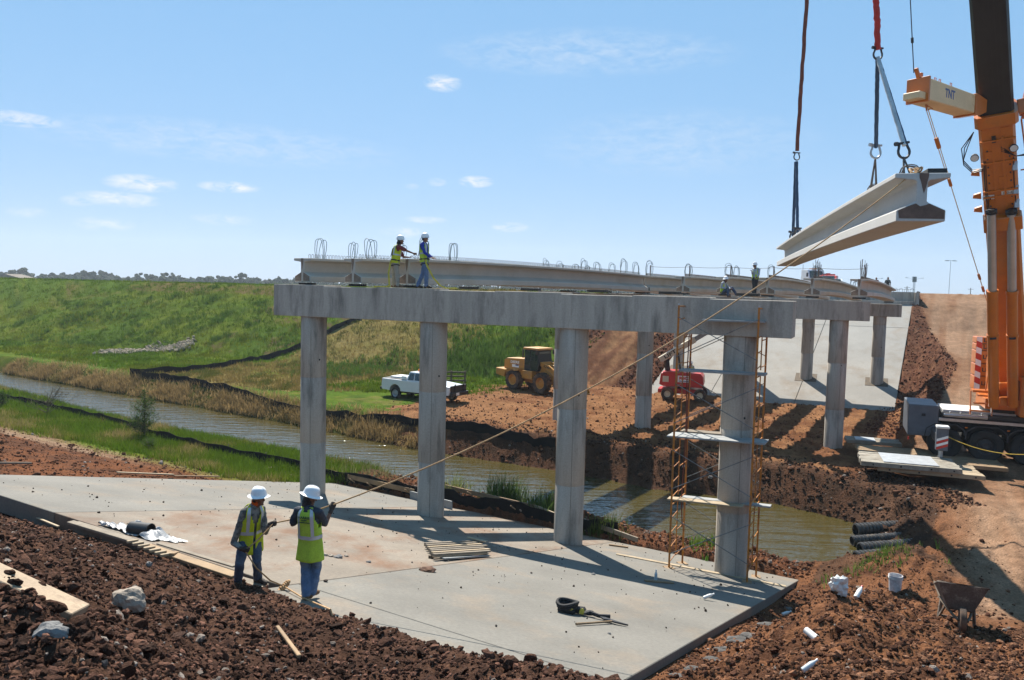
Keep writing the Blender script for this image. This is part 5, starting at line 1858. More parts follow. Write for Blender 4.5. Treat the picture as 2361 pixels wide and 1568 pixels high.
for lift in range(4):
    z0 = lift * LIFT
    for f in (0, 1):
        mb = MB()
        g0 = 0
        for d in (0, 1):
            zb = float(slab_z(*scf(f, d, 0).xy)) - SZ if lift == 0 else z0
            mb.tube([scf(f, d, zb), scf(f, d, z0 + LIFT)], .029, 8)
        mb.tube([scf(f, .46, z0 + .12 if lift else z0 + .2), scf(f, .46, z0 + LIFT - .03)], .017, 6)
        mb.tube([scf(f, 0, z0 + LIFT - .03), scf(f, 1, z0 + LIFT - .03)], .019, 6)
        for k in range(4):
            zz = z0 + .2 + .42 * k
            mb.tube([scf(f, 0, zz), scf(f, .46, zz + .05)], .0155, 6)
        mb.tube([scf(f, .46, z0 + .95), scf(f, 1, z0 + .95)], .0155, 6)
        mb.tube([scf(f, .46, z0 + .2), scf(f, 1, z0 + .2)], .0155, 6)
        mb.build('end_frame', M['scaffold_yellow'], SCF, base=B_)
        for d in (0, 1):
            mb = MB(); mb.cyl(scf(f, d, z0 + LIFT - .05), scf(f, d, z0 + LIFT + .05), .028, 8); mb.build('coupling', M['steel_pale'], SCF, base=B_)
    for d in (0, 1):
        o_ = -.035 if d == 0 else .035
        dv = SD.normalized() * o_
        for (za, zb_) in ((z0 + .45, z0 + 1.55), (z0 + 1.55, z0 + .45)):
            mb = MB(); mb.tube([scf(0, d, za) + dv, scf(1, d, zb_) + dv], .013, 6); mb.build('cross_brace', M['brace_steel'], SCF, base=B_)


def deck(z, d0, d1, m_, over0=.16, over1=.14, h=.045, tilt=0.0, n=1):
    w = (d1 - d0) / n
    for k in range(n):
        mb = MB(); c = []
        for f, d in ((-over0, d0 + w * k + .006), (1 + over1, d0 + w * k + .006), (1 + over1, d0 + w * (k + 1) - .006), (-over0, d0 + w * (k + 1) - .006)):
            c.append(scf(f, d, z + tilt * f))
        mb.hexa(c + [p + V(0, 0, h) for p in c])
        mb.build('deck_plank', m_, SCF, base=B_, bevel=.004)


deck(LIFT + .02, .20, .42, M['wood_pale'], .10, -.12)
deck(LIFT + .02, .43, .62, M['deck_grey'], -.05, .20)
deck(2 * LIFT + .02, .02, .50, M['deck_grey'], .10, .14, n=2)
deck(2 * LIFT + .05, .52, .80, M['wood_grey'], .02, -.25)
deck(3 * LIFT + .02, .05, .35, M['deck_grey'], -.02, .10, .06)
deck(4 * LIFT - .42, .10, .36, M['deck_grey'], -.28, .06, .05)
for f in (0, 1):
    for d in (0, 1):
        p = scf(f, d, 0); z = float(slab_z(p.x, p.y))
        mb = MB(); mb.box((p.x, p.y, z + .012), (.26, .26, .03), Matrix.Rotation(.3 + f, 3, 'Z')); mb.build('sole_board', M['wood'], SCF, base=B_)
mb = MB()
pts = [scf(.10, .55, 3.9 * LIFT - .02 * k - .0) for k in range(2)]
mb.tube([scf(.06, .52, 3.85 * LIFT), scf(.05, .5, 3.0 * LIFT), scf(.06, .53, 2.0 * LIFT), scf(.04, .5, 1.0 * LIFT), scf(.06, .52, .55 * LIFT)], .018, 5)
mb.tube([scf(.08, .54, 3.2 * LIFT), scf(.07, .52, 2.4 * LIFT), scf(.08, .55, 1.6 * LIFT)], .016, 5)
mb.build('hanging_rope', M['sling_brown'], SCF, base=B_)

# ------------------------------------------------------------------ vehicles
M['deere_yellow'] = mat('deere_yellow', (.48, .22, .03), .5, .12, 1.6, .08, 30, stain=(.30, .16, .06), stain_scale=1.4, stain_lo=.5, stain_hi=.72)
M['truck_white'] = mat('truck_white', (.70, .71, .72), .28, .05, 1.5, .03, 20, coat=.5, stain=(.46, .40, .34), stain_scale=1.2, stain_lo=.6, stain_hi=.85)
M['lift_red'] = mat('lift_red', (.50, .020, .018), .4, .12, 1.6, .06, 30, coat=.2)
M['lift_cream'] = mat('lift_cream', (.60, .55, .42), .5, .1, 2, .06, 30)
M['pipe_black'] = mat('pipe_black', (.022, .022, .023), .45, .2, 3, .1, 30, stain=(.12, .09, .06), stain_scale=3, stain_lo=.55, stain_hi=.75)
M['fence_black'] = mat('fence_black', (.011, .011, .012), .85, .3, 2, .2, 40, .5, 8, bdist=.03, spec=.15)


def prof_box(mb, poly, y0, y1):
    """Side profile in x,z extruded across y."""
    mb.prism(poly, (0, y0, 0), V(1, 0, 0), V(0, 0, 1), V(0, y1 - y0, 0))


# wheel loader
p = hit(1238, 901); ang = math.atan2(-.72, .69)
LD = thing('wheel_loader', 'dusty yellow wheel loader with dark glazed cab parked on the red earth', 'wheel loader', (p.x, p.y, p.z - .02), ang)
for x_ in (-1.45, 1.5):
    for s_ in (-1, 1):
        wheel(LD, 'wheel', (x_, 1.02 * s_, .75), (0, s_, 0), .75, .56, M['tyre_muddy'], M['deere_yellow'], lugs=20)
mb = MB(); prof_box(mb, [(-3.05, 1.32), (-.55, 1.32), (-.55, 2.38), (-2.75, 2.30), (-3.05, 2.15)], -.62, .62); hood = mb.build('engine_hood', M['deere_yellow'], LD, bevel=.05, seg=2)
mb = MB(); prof_box(mb, [(-3.55, 1.0), (-2.6, .85), (-2.4, 1.45), (-3.55, 1.50)], -1.05, 1.05); mb.build('counterweight', M['deere_yellow'], LD, bevel=.04)
mb = MB(); prof_box(mb, [(-2.4, .62), (.1, .62), (.1, 1.34), (-2.4, 1.34)], -.5, .5); prof_box(mb, [(-1.3, .9), (.35, .9), (.35, 1.52), (-1.3, 1.52)], -.95, .95); mb.build('rear_frame', M['deere_yellow'], LD, bevel=.02)
mb = MB(); prof_box(mb, [(-.75, 1.52), (.70, 1.52), (.86, 2.05), (.70, 3.12), (-.70, 3.12)], -.72, .72); cabo = mb.build('cab', M['black_paint'], LD, bevel=.03)
for s_ in (-1, 1):
    for poly in ([(-.60, 1.95), (-.12, 1.95), (-.12, 3.02), (-.60, 3.02)], [(-.02, 1.62), (.66, 1.62), (.76, 2.05), (.62, 3.02), (-.02, 3.02)]):
        mb = MB(); mb.prism(poly, (0, .722 * s_, 0), V(1, 0, 0), V(0, 0, 1), V(0, .008 * s_, 0)); mb.build('window', M['glass_dark'], cabo)
mb = MB(); mb.hexa([V(.735, -.6, 1.7), V(.74, -.6, 1.7), V(.74, .6, 1.7), V(.735, .6, 1.7), V(.735, -.6, 3.0), V(.745, -.6, 3.0), V(.745, .6, 3.0), V(.735, .6, 3.0)]); mb.build('window', M['glass_dark'], cabo)
mb = MB(); prof_box(mb, [(-.85, 3.12), (.88, 3.12), (.80, 3.27), (-.78, 3.27)], -.80, .80); mb.build('cab_roof', M['deere_yellow'], LD, bevel=.04, seg=2)
mb = MB()
for s_ in (-1, 1):
    mb.box((.78, .95 * s_, 2.95), (.06, .22, .34)); mb.tube([(.7, .7 * s_, 3.1), (.78, .95 * s_, 3.1), (.78, .95 * s_, 2.8)], .02, 5)
mb.build('mirror', M['black_paint'], LD)
mb = MB(); prof_box(mb, [(.3, .62), (2.3, .62), (2.3, 1.2), (1.2, 1.65), (1.0, 2.25), (.7, 2.25), (.55, 1.3), (.3, 1.2)], -.42, .42); mb.build('front_frame', M['deere_yellow'], LD, bevel=.02)
mb = MB(); prof_box(mb, [(-.95 - 1.2, 1.40), (-.75, 1.62), (-.75, 1.5), (-2.1, 1.32)], -1.28, -.78); prof_box(mb, [(-2.15, 1.40), (-.75, 1.62), (-.75, 1.5), (-2.1, 1.32)], .78, 1.28); mb.build('fender', M['deere_yellow'], LD)
for s_ in (-1, 1):
    mb = MB(); prof_box(mb, [(.72, 1.98), (.85, 2.25), (1.7, 2.05), (2.55, 1.55), (3.15, .62), (3.05, .35), (2.85, .42), (2.35, 1.25), (1.6, 1.70)], .50 * s_ - .07, .50 * s_ + .07); arm = mb.build('lift_arm', M['deere_yellow'], LD, bevel=.012)
    if s_ < 0:
        text_part('lettering', '624H', .26, M['black_paint'], arm, frame_mat((1.55, -.578, 1.90), V(.96, 0, -.24), V(.24, 0, .96)), bold=.004, width=.72)
mb = MB(); mb.cyl((1.0, 0, 2.0), (2.5, 0, 1.95), .09, 12); mb.beam((2.35, 0, 2.3), (2.75, 0, 1.1), .18, .22); mb.beam((2.75, 0, 1.1), (3.2, 0, .95), .12, .14); mb.build('bucket_linkage', M['deere_yellow'], LD, bevel=.01)
mb = MB(); prof = [(3.0, .08), (4.25, .05), (4.28, .10), (3.35, .22), (3.12, .55), (3.28, 1.05), (3.55, 1.22), (3.5, 1.28), (3.18, 1.15), (2.98, .6)]
prof_box(mb, prof, -1.32, 1.32)
for s_ in (-1, 1):
    prof_box(mb, [(3.0, .1), (4.2, .1), (3.55, 1.22), (3.1, 1.0)], 1.31 * s_ - .02, 1.31 * s_ + .02)
mb.build('bucket', M['deere_yellow'], LD, bevel=.01)
text_part('lettering', 'DEERE', .27, M['white_paint'], hood, frame_mat((-1.85, -.628, 2.02), V(1, 0, 0), V(0, 0, 1)), bold=.008, width=.95)
mb = MB(); mb.box((-1.78, -.625, 1.74), (.75, .012, .22)); mb.build('decal', M['white_paint'], hood)
mb = MB(); mb.box((-1.6, -.628, 1.80), (.35, .012, .10)); mb.build('decal', M['letter_blue'], hood)
mb = MB(); mb.cyl((-1.9, .3, 2.3), (-1.9, .3, 3.0), .07, 10); mb.build('exhaust', M['black_paint'], LD)


# pickup truck
def pickup(label, loc, rz, paint, black_nose=True, cap=True, group=None):
    T = thing('pickup_truck', label, 'pickup truck', loc, rz, group)
    mb = MB()
    lower = [(-2.85, .62), (-2.30, .55)]
    # wheel arch cut outs traced in the side profile
    def arch(xc, r=.47, z0=.55):
        return [(xc + math.cos(PI - PI * k / 8) * r, z0 + math.sin(PI * k / 8) * r * .95) for k in range(9)]
    prof = [(-2.88, .60)] + arch(-1.72) + arch(1.86) + [(2.78, .58), (2.86, .80), (2.84, 1.16), (1.30, 1.30), (-.78, 1.32), (-2.86, 1.36), (-2.90, 1.0)]
    prof_box(mb, prof, -.96, .96)
    body = mb.build('body', paint, T, bevel=.04, seg=2)
    mb = MB()
    a = [(-.82, 1.30), (1.28, 1.30), (.52, 1.90), (-.62, 1.93)]
    vs = [V(x, -.90 if z < 1.5 else -.72, z) for x, z in a] + [V(x, .90 if z < 1.5 else .72, z) for x, z in a]
    mb.add(vs, [(0, 1, 2, 3), (7, 6, 5, 4), (0, 4, 5, 1), (1, 5, 6, 2), (2, 6, 7, 3), (3, 7, 4, 0)])
    cabin = mb.build('cabin', paint, T, bevel=.05, seg=2)
    for s_ in (-1, 1):
        for (x0, x1, x2, x3) in ((-.66, -.18, -.20, -.56), (-.10, .98, .42, -.12)):
            q = [V(x0, .885 * s_, 1.37), V(x1, .885 * s_, 1.37), V(x2, .755 * s_, 1.84), V(x3, .755 * s_, 1.84)]
            nv = V(0, .95 * s_, .30)
            mb = MB(); mb.add([p_ + nv * .012 for p_ in q] + [p_ for p_ in q], [(0, 1, 2, 3), (7, 6, 5, 4), (0, 4, 5, 1), (1, 5, 6, 2), (2, 6, 7, 3), (3, 7, 4, 0)]); mb.build('window', M['glass_dark'], cabin)
    mb = MB(); q = [V(1.20, -.80, 1.36), V(1.20, .80, 1.36), V(.58, .66, 1.85), V(.58, -.66, 1.85)]; mb.add([p_ + V(.016, 0, .016) for p_ in q] + q, [(0, 1, 2, 3), (7, 6, 5, 4), (0, 4, 5, 1), (1, 5, 6, 2), (2, 6, 7, 3), (3, 7, 4, 0)]); mb.build('windshield', M['glass_dark'], cabin)
    mb = MB(); mb.box((-1.85, 0, 1.365), (1.95, 1.56, .03)); mb.build('bed_opening', M['chassis_dark'], body)
    mb = MB(); mb.box((-1.05, 0, 1.48), (.45, 1.7, .24)); mb.build('tool_box', M['white_paint'], T, bevel=.02)
    mb = MB(); mb.box((-1.9, .1, 1.42), (1.2, 1.2, .14)); mb.build('bed_load', M['deck_white'], T, bevel=.03)
    for x_ in (-1.72, 1.86):
        for s_ in (-1, 1):
            wheel(T, 'wheel', (x_, .82 * s_, .39), (0, s_, 0), .39, .26, M['tyre'], M['steel_pale'], hub=.62)
    mb = MB(); mb.box((0, 0, .52), (4.9, 1.3, .22)); mb.build('underbody', M['black_paint'], T)
    if black_nose:
        mb = MB(); mb.box((2.90, 0, .92), (.12, 1.78, .62)); mb.box((2.98, 0, .66), (.22, 1.94, .26))
        for yy in (-.5, .5):
            mb.box((2.98, yy, 1.0), (.08, .08, .66))
        mb.build('grille_guard', M['black_paint'], T, bevel=.02)
        mb = MB(); mb.box((3.095, -.35, .68), (.012, .36, .18)); mb.build('licence_plate', M['white_paint'], T)
    for s_ in (-1, 1):
        mb = MB(); mb.box((2.83, .80 * s_, 1.03), (.10, .26, .22)); mb.build('headlight', M['chrome'], T, bevel=.02)
        mb = MB(); mb.box((-2.88, .86 * s_, 1.12), (.06, .16, .36)); mb.build('tail_light', M['red_paint'], T)
        mb = MB(); mb.box((.98, 1.06 * s_, 1.50), (.12, .24, .26)); mb.build('side_mirror', M['black_paint'], T, bevel=.02)
    mb = MB(); mb.box((-2.98, 0, .66), (.16, 1.9, .20)); mb.build('rear_bumper', M['black_paint'], T, bevel=.02)
    mb = MB(); mb.cyl((-.35, .0, 1.92), (-.35, .0, 2.08), .10, 12, .08); mb.build('beacon', M['amber'], T)
    return T


p = hit(979, 921)
pickup('white pickup truck with black front guard parked on the grass edge', (p.x - .1, p.y, p.z - .02), math.atan2(-.50, .866), M['truck_white'])

# boom lift
p = hit(1583, 921); ang = math.atan2(-.28, .96)
BL = thing('boom_lift', 'red boom lift with raised cream boom on the red earth', 'boom lift', (p.x - .3, p.y, p.z - .02), ang)
for x_ in (-1.0, 1.25):
    for s_ in (-1, 1):
        wheel(BL, 'wheel', (x_, .95 * s_, .44), (0, s_, 0), .44, .34, M['tyre_muddy'], M['lift_cream'], hub=.5)
mb = MB(); mb.box((.1, 0, .62), (2.6, 1.3, .36)); mb.box((-1.45, 0, .62), (.5, 1.6, .28)); mb.build('chassis', M['lift_red'], BL, bevel=.03)
mb = MB(); mb.cyl((.1, 0, .8), (.1, 0, 1.0), .5, 20); mb.build('slew_ring', M['black_paint'], BL)
mb = MB(); prof_box(mb, [(-1.6, 1.10), (-1.3, .98), (1.35, .98), (1.5, 1.2), (1.45, 1.75), (1.25, 1.98), (-1.0, 2.05), (-1.5, 1.9)], -1.05, .95); tt = mb.build('turntable', M['lift_red'], BL, bevel=.06, seg=2)
mb = MB(); mb.box((.10, -1.058, 1.55), (.82, .012, .46)); sg = mb.build('sign_board', M['white_paint'], tt)
text_part('lettering', 'RSC', .27, M['red_paint'], sg, frame_mat((.10, -1.068, 1.60), V(1, 0, 0), V(0, 0, 1)), bold=.014, width=.62)
mb = MB(); mb.box((.10, -1.066, 1.40), (.66, .006, .06)); mb.build('print_bar', M['letter_blue'], sg)
mb = MB(); mb.box((-1.15, -1.055, 1.5), (.42, .012, .42)); mb.build('vent', M['lift_cream'], tt)
b0 = V(-1.7, -.2, 2.75); b1 = V(2.65, .5, 5.6); bdv = (b1 - b0).normalized()
mb = MB(); mb.beam(b0, b0 + bdv * 2.9, .34, .42); bm_ = mb.build('boom', M['lift_cream'], BL, bevel=.02)
mb = MB(); mb.beam(b0 + bdv * 2.7, b0 + bdv * 4.6, .26, .32); mb.build('fly_boom', M['deck_grey'], BL, bevel=.02)
mb = MB(); mb.beam(b0 + bdv * 4.5, b0 + bdv * 5.7, .24, .26); mb.beam(b0 + bdv * 5.6, b0 + bdv * 6.6 + V(0, 0, -.1), .20, .2); mb.build('jib', M['lift_red'], BL, bevel=.02)
bn = V(-bdv.z, 0, bdv.x)
text_part('lettering', 'LIFT', .34, M['black_paint'], bm_, frame_mat(b0 + bdv * .85 + V(.03, -.178, 0), bdv, bn), bold=.01, width=.95)
mb = MB(); mb.beam(V(-1.1, 0, 1.9), b0 + bdv * .55, .22, .30); mb.beam(V(-.2, 0, 1.95), b0 + bdv * 1.5, .12, .12); mb.build('boom_riser', M['black_paint'], BL)

# worker by the boom lift
p = at_y(1592, 878, 62.0); p.z = float(pave_z(p.x, p.y)) + .01
person('worker in yellow vest standing on the paving behind the boom lift', p,
       dict(fwd=(-.3, -1, 0), pelvis=(0, 0, .94), shoulders=(0, 0, 1.46), head=(0, -.03, 1.65), face=(-.4, -1, 0),
            el_r=(-.27, .02, 1.2), wr_r=(-.24, -.12, .98), hd_r=(.1, -.2, -1), ax_r=(1, 0, 0), el_l=(.27, .02, 1.2), wr_l=(.24, -.12, .98), hd_l=(-.1, -.2, -1), ax_l=(1, 0, 0),
            kn_r=(-.1, -.02, .5), an_r=(-.1, .02, .085), toe_r=(-.12, -.14, .03), kn_l=(.1, -.02, .5), an_l=(.1, .02, .085), toe_l=(.12, -.14, .03)),
       dict(skin=M['skin_brown'], trousers=M['khaki'], boots=M['boot_brown'], shirt=M['shirt_pale'], vest=M['vest_yellow'], hat=M['hat_white'], brim=.04, hem=-.1, voxel=.026, bvox=.018))

# dark steel rack behind the pickup
p = hit(1043, 886); ang = .12
RK = thing('steel_rack', 'dark steel frame rack standing behind the pickup truck', 'rack', p, ang)
mb = MB()
for zz in (.28, .62, .95):
    mb.beam((-1.1, 0, zz), (1.1, 0, zz), .10, .12)
mb.build('cross_rail', M['wood_dark'], RK, bevel=.01)
for x_ in (-1.05, -.1, 1.0):
    mb = MB(); mb.beam((x_, 0, 0), (x_, 0, 1.05), .14, .14); mb.beam((x_, .0, .08), (x_, .9, .08), .12, .12); mb.beam((x_, .85, .1), (x_, .06, .9), .08, .08); mb.build('upright', M['wood_dark'], RK, bevel=.01)

# ------------------------------------------------------------------ beyond the far abutment
def at_top(px, y, z=None):
    q = at_y(px, 686, y); q.z = gz(q.x, q.y) if z is None else z
    return q


# white work truck, seen from the front over the girders
p = at_top(1873, 101)
WT = thing('work_truck', 'white work truck facing the bridge with amber lights on its roof', 'truck', p, -PI / 2 + .12)
mb = MB(); prof_box(mb, [(-3.5, .6), (.9, .6), (2.2, .55), (2.25, 1.35), (.95, 1.65), (.45, 2.75), (-1.2, 2.8), (-1.25, 1.5), (-3.5, 1.4)], -1.05, 1.05); mb.build('body', M['truck_white'], WT, bevel=.06, seg=2)
mb = MB(); q = [V(.93, -.92, 1.72), V(.93, .92, 1.72), V(.52, .86, 2.6), V(.52, -.86, 2.6)]; mb.add([a_ + V(.03, 0, .012) for a_ in q] + q, [(0, 1, 2, 3), (7, 6, 5, 4), (0, 4, 5, 1), (1, 5, 6, 2), (2, 6, 7, 3), (3, 7, 4, 0)]); mb.build('windshield', M['glass_dark'], WT)
mb = MB(); mb.box((-.2, 0, 2.92), (.2, .9, .1)); mb.cyl((-.2, 0, 2.78), (-.2, 0, 2.9), .05, 8); mb.build('light_bar', M['amber'], WT)
for s_ in (-1, 1):
    mb = MB(); mb.box((.9, 1.32 * s_, 2.1), (.08, .2, .5)); mb.tube([(.7, 1.0 * s_, 2.3), (.9, 1.32 * s_, 2.35)], .025, 5); mb.build('mirror', M['black_paint'], WT)
    mb = MB(); mb.box((2.2, .8 * s_, 1.0), (.12, .3, .25)); mb.build('headlight', M['chrome'], WT)
    mb = MB(); mb.cyl((-.9, 1.0 * s_, 2.0), (-.9, 1.0 * s_, 3.45), .05, 8); mb.build('exhaust_stack', M['chrome'], WT)
    for x_ in (-2.4, 1.5):
        wheel(WT, 'wheel', (x_, .9 * s_, .5), (0, s_, 0), .5, .3, M['tyre'], M['steel_pale'])
p = at_top(1908, 97)
RT = thing('red_truck', 'red truck with a red light bar parked beside the white work truck', 'truck', p, -PI / 2 - .5)
mb = MB(); prof_box(mb, [(-2.8, .6), (2.5, .55), (2.55, 1.25), (1.2, 1.4), (.55, 2.02), (-1.0, 2.05), (-1.2, 1.4), (-2.8, 1.4)], -1.0, 1.0); mb.build('body', M['red_paint'], RT, bevel=.06, seg=2)
mb = MB(); q = [V(1.12, -.85, 1.45), V(1.12, .85, 1.45), V(.62, .75, 1.95), V(.62, -.75, 1.95)]; mb.add([a_ + V(.03, 0, .012) for a_ in q] + q, [(0, 1, 2, 3), (7, 6, 5, 4), (0, 4, 5, 1), (1, 5, 6, 2), (2, 6, 7, 3), (3, 7, 4, 0)]); mb.build('windshield', M['glass_dark'], RT)
mb = MB(); mb.box((0, 0, 2.13), (.35, 1.5, .16)); mb.box((0, 0, 2.25), (.3, .4, .12)); mb.build('light_bar', M['red_paint'], RT)
for s_ in (-1, 1):
    for x_ in (-1.7, 1.6):
        wheel(RT, 'wheel', (x_, .85 * s_, .42), (0, s_, 0), .42, .28, M['tyre'], M['steel_pale'])
p = at_top(1921, 92)
WC = thing('parked_car', 'white car parked in front of the red truck, mostly behind the girders', 'car', p, -PI / 2 - .25)
mb = MB(); prof_box(mb, [(-2.3, .45), (2.2, .4), (2.3, .75), (1.1, .95), (.35, 1.45), (-1.3, 1.48), (-2.2, 1.0)], -.88, .88); mb.build('body', M['white_paint'], WC, bevel=.08, seg=2)
mb = MB(); q = [V(1.02, -.74, 1.0), V(1.02, .74, 1.0), V(.42, .62, 1.42), V(.42, -.62, 1.42)]; mb.add([a_ + V(.03, 0, .02) for a_ in q] + q, [(0, 1, 2, 3), (7, 6, 5, 4), (0, 4, 5, 1), (1, 5, 6, 2), (2, 6, 7, 3), (3, 7, 4, 0)]); mb.build('windshield', M['glass_dark'], WC)
for s_ in (-1, 1):
    for x_ in (-1.4, 1.4):
        wheel(WC, 'wheel', (x_, .78 * s_, .33), (0, s_, 0), .33, .22, M['tyre'], M['steel_pale'])

# speed sign, lamps and poles along the finished road
M['sign_white'] = mat('sign_white', (.55, .55, .55), .5, .05, 2, 0)
p = at_top(2106, 110)
SG = thing('speed_sign', 'white speed limit sign on a post at the crest of the haul road', 'road sign', p)
topz = at_y(2106, 638, 110).z - p.z
mb = MB(); mb.box((0, -.03, topz - .37), (.62, .02, .76)); pn = mb.build('panel', M['sign_white'], SG, bevel=.02)
for zz in (.008,):
    mb = MB()
    for (c, s_) in (((0, -.045, topz - .02), (.56, .004, .02)), ((0, -.045, topz - .72), (.56, .004, .02)), ((-.28, -.045, topz - .37), (.02, .004, .70)), ((.28, -.045, topz - .37), (.02, .004, .70))):
        mb.box(c, s_)
    mb.build('border', M['black_paint'], pn)
text_part('lettering', 'SPEED\nLIMIT', .13, M['black_paint'], pn, frame_mat((0, -.045, topz - .19), (1, 0, 0), (0, 0, 1)), bold=.003)
text_part('lettering', '35', .42, M['black_paint'], pn, frame_mat((0, -.045, topz - .51), (1, 0, 0), (0, 0, 1)), bold=.008)
mb = MB(); mb.cyl((-.12, 0, -.3), (-.12, 0, topz - .1), .03, 8); mb.cyl((.12, 0, -.3), (.12, 0, topz - .1), .03, 8); mb.build('post', M['galvanised'], SG)


def lamp(label, px, py_top, y, arms, cat='street lamp', group=None):
    q = at_y(px, 686, y); zt = at_y(px, py_top, y).z; zb = gz(q.x, q.y)
    T = thing('street_lamp', label, cat, (q.x, q.y, zb), group=group)
    h = zt - zb
    mb = MB(); mb.cyl((0, 0, -.5), (0, 0, h), .16 if h > 18 else .11, 8, .08); mb.build('pole', M['galvanised'], T)
    for dx in arms:
        mb = MB()
        if abs(dx) > 2.2:
            mb.tube([(0, 0, h - .8), (dx * .5, 0, h), (dx, 0, h + .25)], .05, 5)
        else:
            mb.tube([(0, 0, h - .1), (dx, 0, h - .05)], .06, 5)
        mb.build('arm', M['galvanised'], T)
        mb = MB(); mb.box((dx, 0, h + (.25 if abs(dx) > 2.2 else -.25)), (.9, .4, .22)); mb.build('lamp_head', M['galvanised'], T, bevel=.05)
    return T


lamp('tall high mast light with a ring of lamps beside the haul road crest', 2187, 600, 320, (-2.1, -1.2, 1.2, 2.1), 'light mast')
lamp('two armed street lamp far behind the two men in dark shirts', 2012, 643, 330, (-3.4, 3.4), group='street lamps on the finished road')
lamp('two armed street lamp far behind the speed sign', 2106, 642, 330, (-3.4, 3.4), group='street lamps on the finished road')
for px, py, lab in ((2090, 660, 'thin utility pole between the black shirt man and the speed sign'), (2237, 664, 'thin utility pole between the light mast and the crane')):
    q = at_y(px, 686, 300); zb = gz(q.x, q.y); zt = at_y(px, py, 300).z
    T = thing('utility_pole', lab, 'utility pole', (q.x, q.y, zb), group='utility poles on the horizon')
    mb = MB(); mb.cyl((0, 0, -.5), (0, 0, zt - zb), .17, 8, .12); mb.build('pole', M['wood_dark'], T)
    mb = MB(); mb.box((0, 0, zt - zb - .5), (2.2, .12, .12)); mb.build('cross_arm', M['wood_dark'], T)

# safety line strung along the far girders
random.seed(11)
pts = []
TL = thing('safety_line', 'thin safety cable on short posts along the far girder ends', 'safety line', b2(3) + V(0, 0, .95))
prev = None
for k in range(2, 8):
    q = b2(k) + GDIR * .45 + V(.25, 0, .94)
    mb = MB(); mb.cyl(q, q + V(0, 0, .62), .035, 6); mb.build('post', M['rebar'], TL, base=TL.location)
    pts.append(q + V(0, 0, .55))
mb = MB()
for i in range(len(pts) - 1):
    seg = [pts[i].lerp(pts[i + 1], f / 6) - V(0, 0, .05 * 4 * (f / 6) * (1 - f / 6)) for f in range(7)]
    mb.tube(seg, .010, 4)
mb.build('cable', M['rebar'], TL, base=TL.location)

# ------------------------------------------------------------------ small things on the site
def single(name, mb, m_, base, label, cat, group=None, bevel=0.0, rz=None):
    o = mb.build(name, m_, None, base=base, bevel=bevel)
    o.location = base
    return tag(o, label, cat, group)


def board(name, label, p0, p1, w, h, m_, group=None, roll=0.0, lift=.0, cat='board'):
    p0, p1 = Vector(p0), Vector(p1)
    c = (p0 + p1) / 2 + V(0, 0, lift)
    d = (p1 - p0)
    up = Matrix.Rotation(roll, 3, d.normalized()) @ V(0, 0, 1)
    mb = MB(); mb.beam(-d / 2 + V(0, 0, h / 2), d / 2 + V(0, 0, h / 2), w, h, up=up)
    o = mb.build(name, m_, None, bevel=min(.006, h * .2)); o.location = c
    return tag(o, label, cat, group)


def sl(px, py):
    p = on_slab(px, py); p.z += .003
    return p


def slab_board(label, a, b, w, h, m_, group='boards and laths lying about'):
    return board('board', label, sl(*a), sl(*b), w, h, m_, group)


def ground_board(label, a, b, w, h, m_, group='boards and laths lying about', lift=.02, roll=0.0):
    return board('board', label, hit(*a), hit(*b), w, h, m_, group, roll, lift)


M['wood_beam'] = mat('wood_beam', (.34, .25, .165), .8, .22, 4, .15, 60, .3, 80, stretch=(1, 1, 1), stain=(.19, .13, .085), stain_scale=5, stain_lo=.55, stain_hi=.7, bdist=.003)
# foreground timber, rocks, stick
pb = hit(183, 1428) * .905; pl = at_y(0, 1340, pb.y)
pa = pb + (pl - pb) * 1.9
board('timber', 'big sawn timber beam jutting over the dark soil heap beside two rocks', pa, pb, .235, .055, M['wood_beam'], roll=R(-10), cat='timber')
M['rock_pale'] = mat('rock_pale', (.30, .25, .20), .9, .25, 5, .18, 50, .8, 25, bdist=.02)
M['rock_grey'] = mat('rock_grey', (.17, .165, .16), .9, .25, 5, .18, 50, .8, 25, bdist=.02)


def rock(label, p, r, m_, sc=(1, .8, .75), seed=1):
    random.seed(seed); np.random.seed(seed)
    vs, fs = ICO[3]
    out = []
    for v in vs:
        q = Vector(v)
        k = 1 + .28 * mnoise.noise(q * 1.4 + Vector((seed, 0, 0))) + .16 * mnoise.noise(q * 3.3 + Vector((0, seed, 0))) + .07 * mnoise.noise(q * 8)
        out.append(V(q.x * sc[0], q.y * sc[1], max(-.55, q.z) * sc[2]) * r * k)
    mb = MB(); mb.add(out, fs)
    o = mb.build('rock', m_, None); o.location = p
    return tag(o, label, 'rock', 'rocks on the soil heap')


p = hit(297, 1412); rock('pale pitted limestone rock sitting up on the dark soil heap', p + V(0, 0, 22 * p.y / 1801), 40 * p.y / 1801, M['rock_pale'], (1.05, .8, .80), 3)
p = hit(120, 1466); rock('blue grey flat rock half buried under the timber beam end', p + V(0, 0, 8 * p.y / 1801), 42 * p.y / 1801, M['rock_grey'], (1.1, .7, .55), 9)
p = hit(343, 1306); rock('small round grey stone high on the soil heap', p + V(0, 0, 4 * p.y / 1801), 7 * p.y / 1801, M['rock_grey'], (1, 1, 1), 5)
ground_board('short stake of split wood lying alone low on the soil heap', (640, 1458), (690, 1526), .04, .03, M['wood'], None, .03)
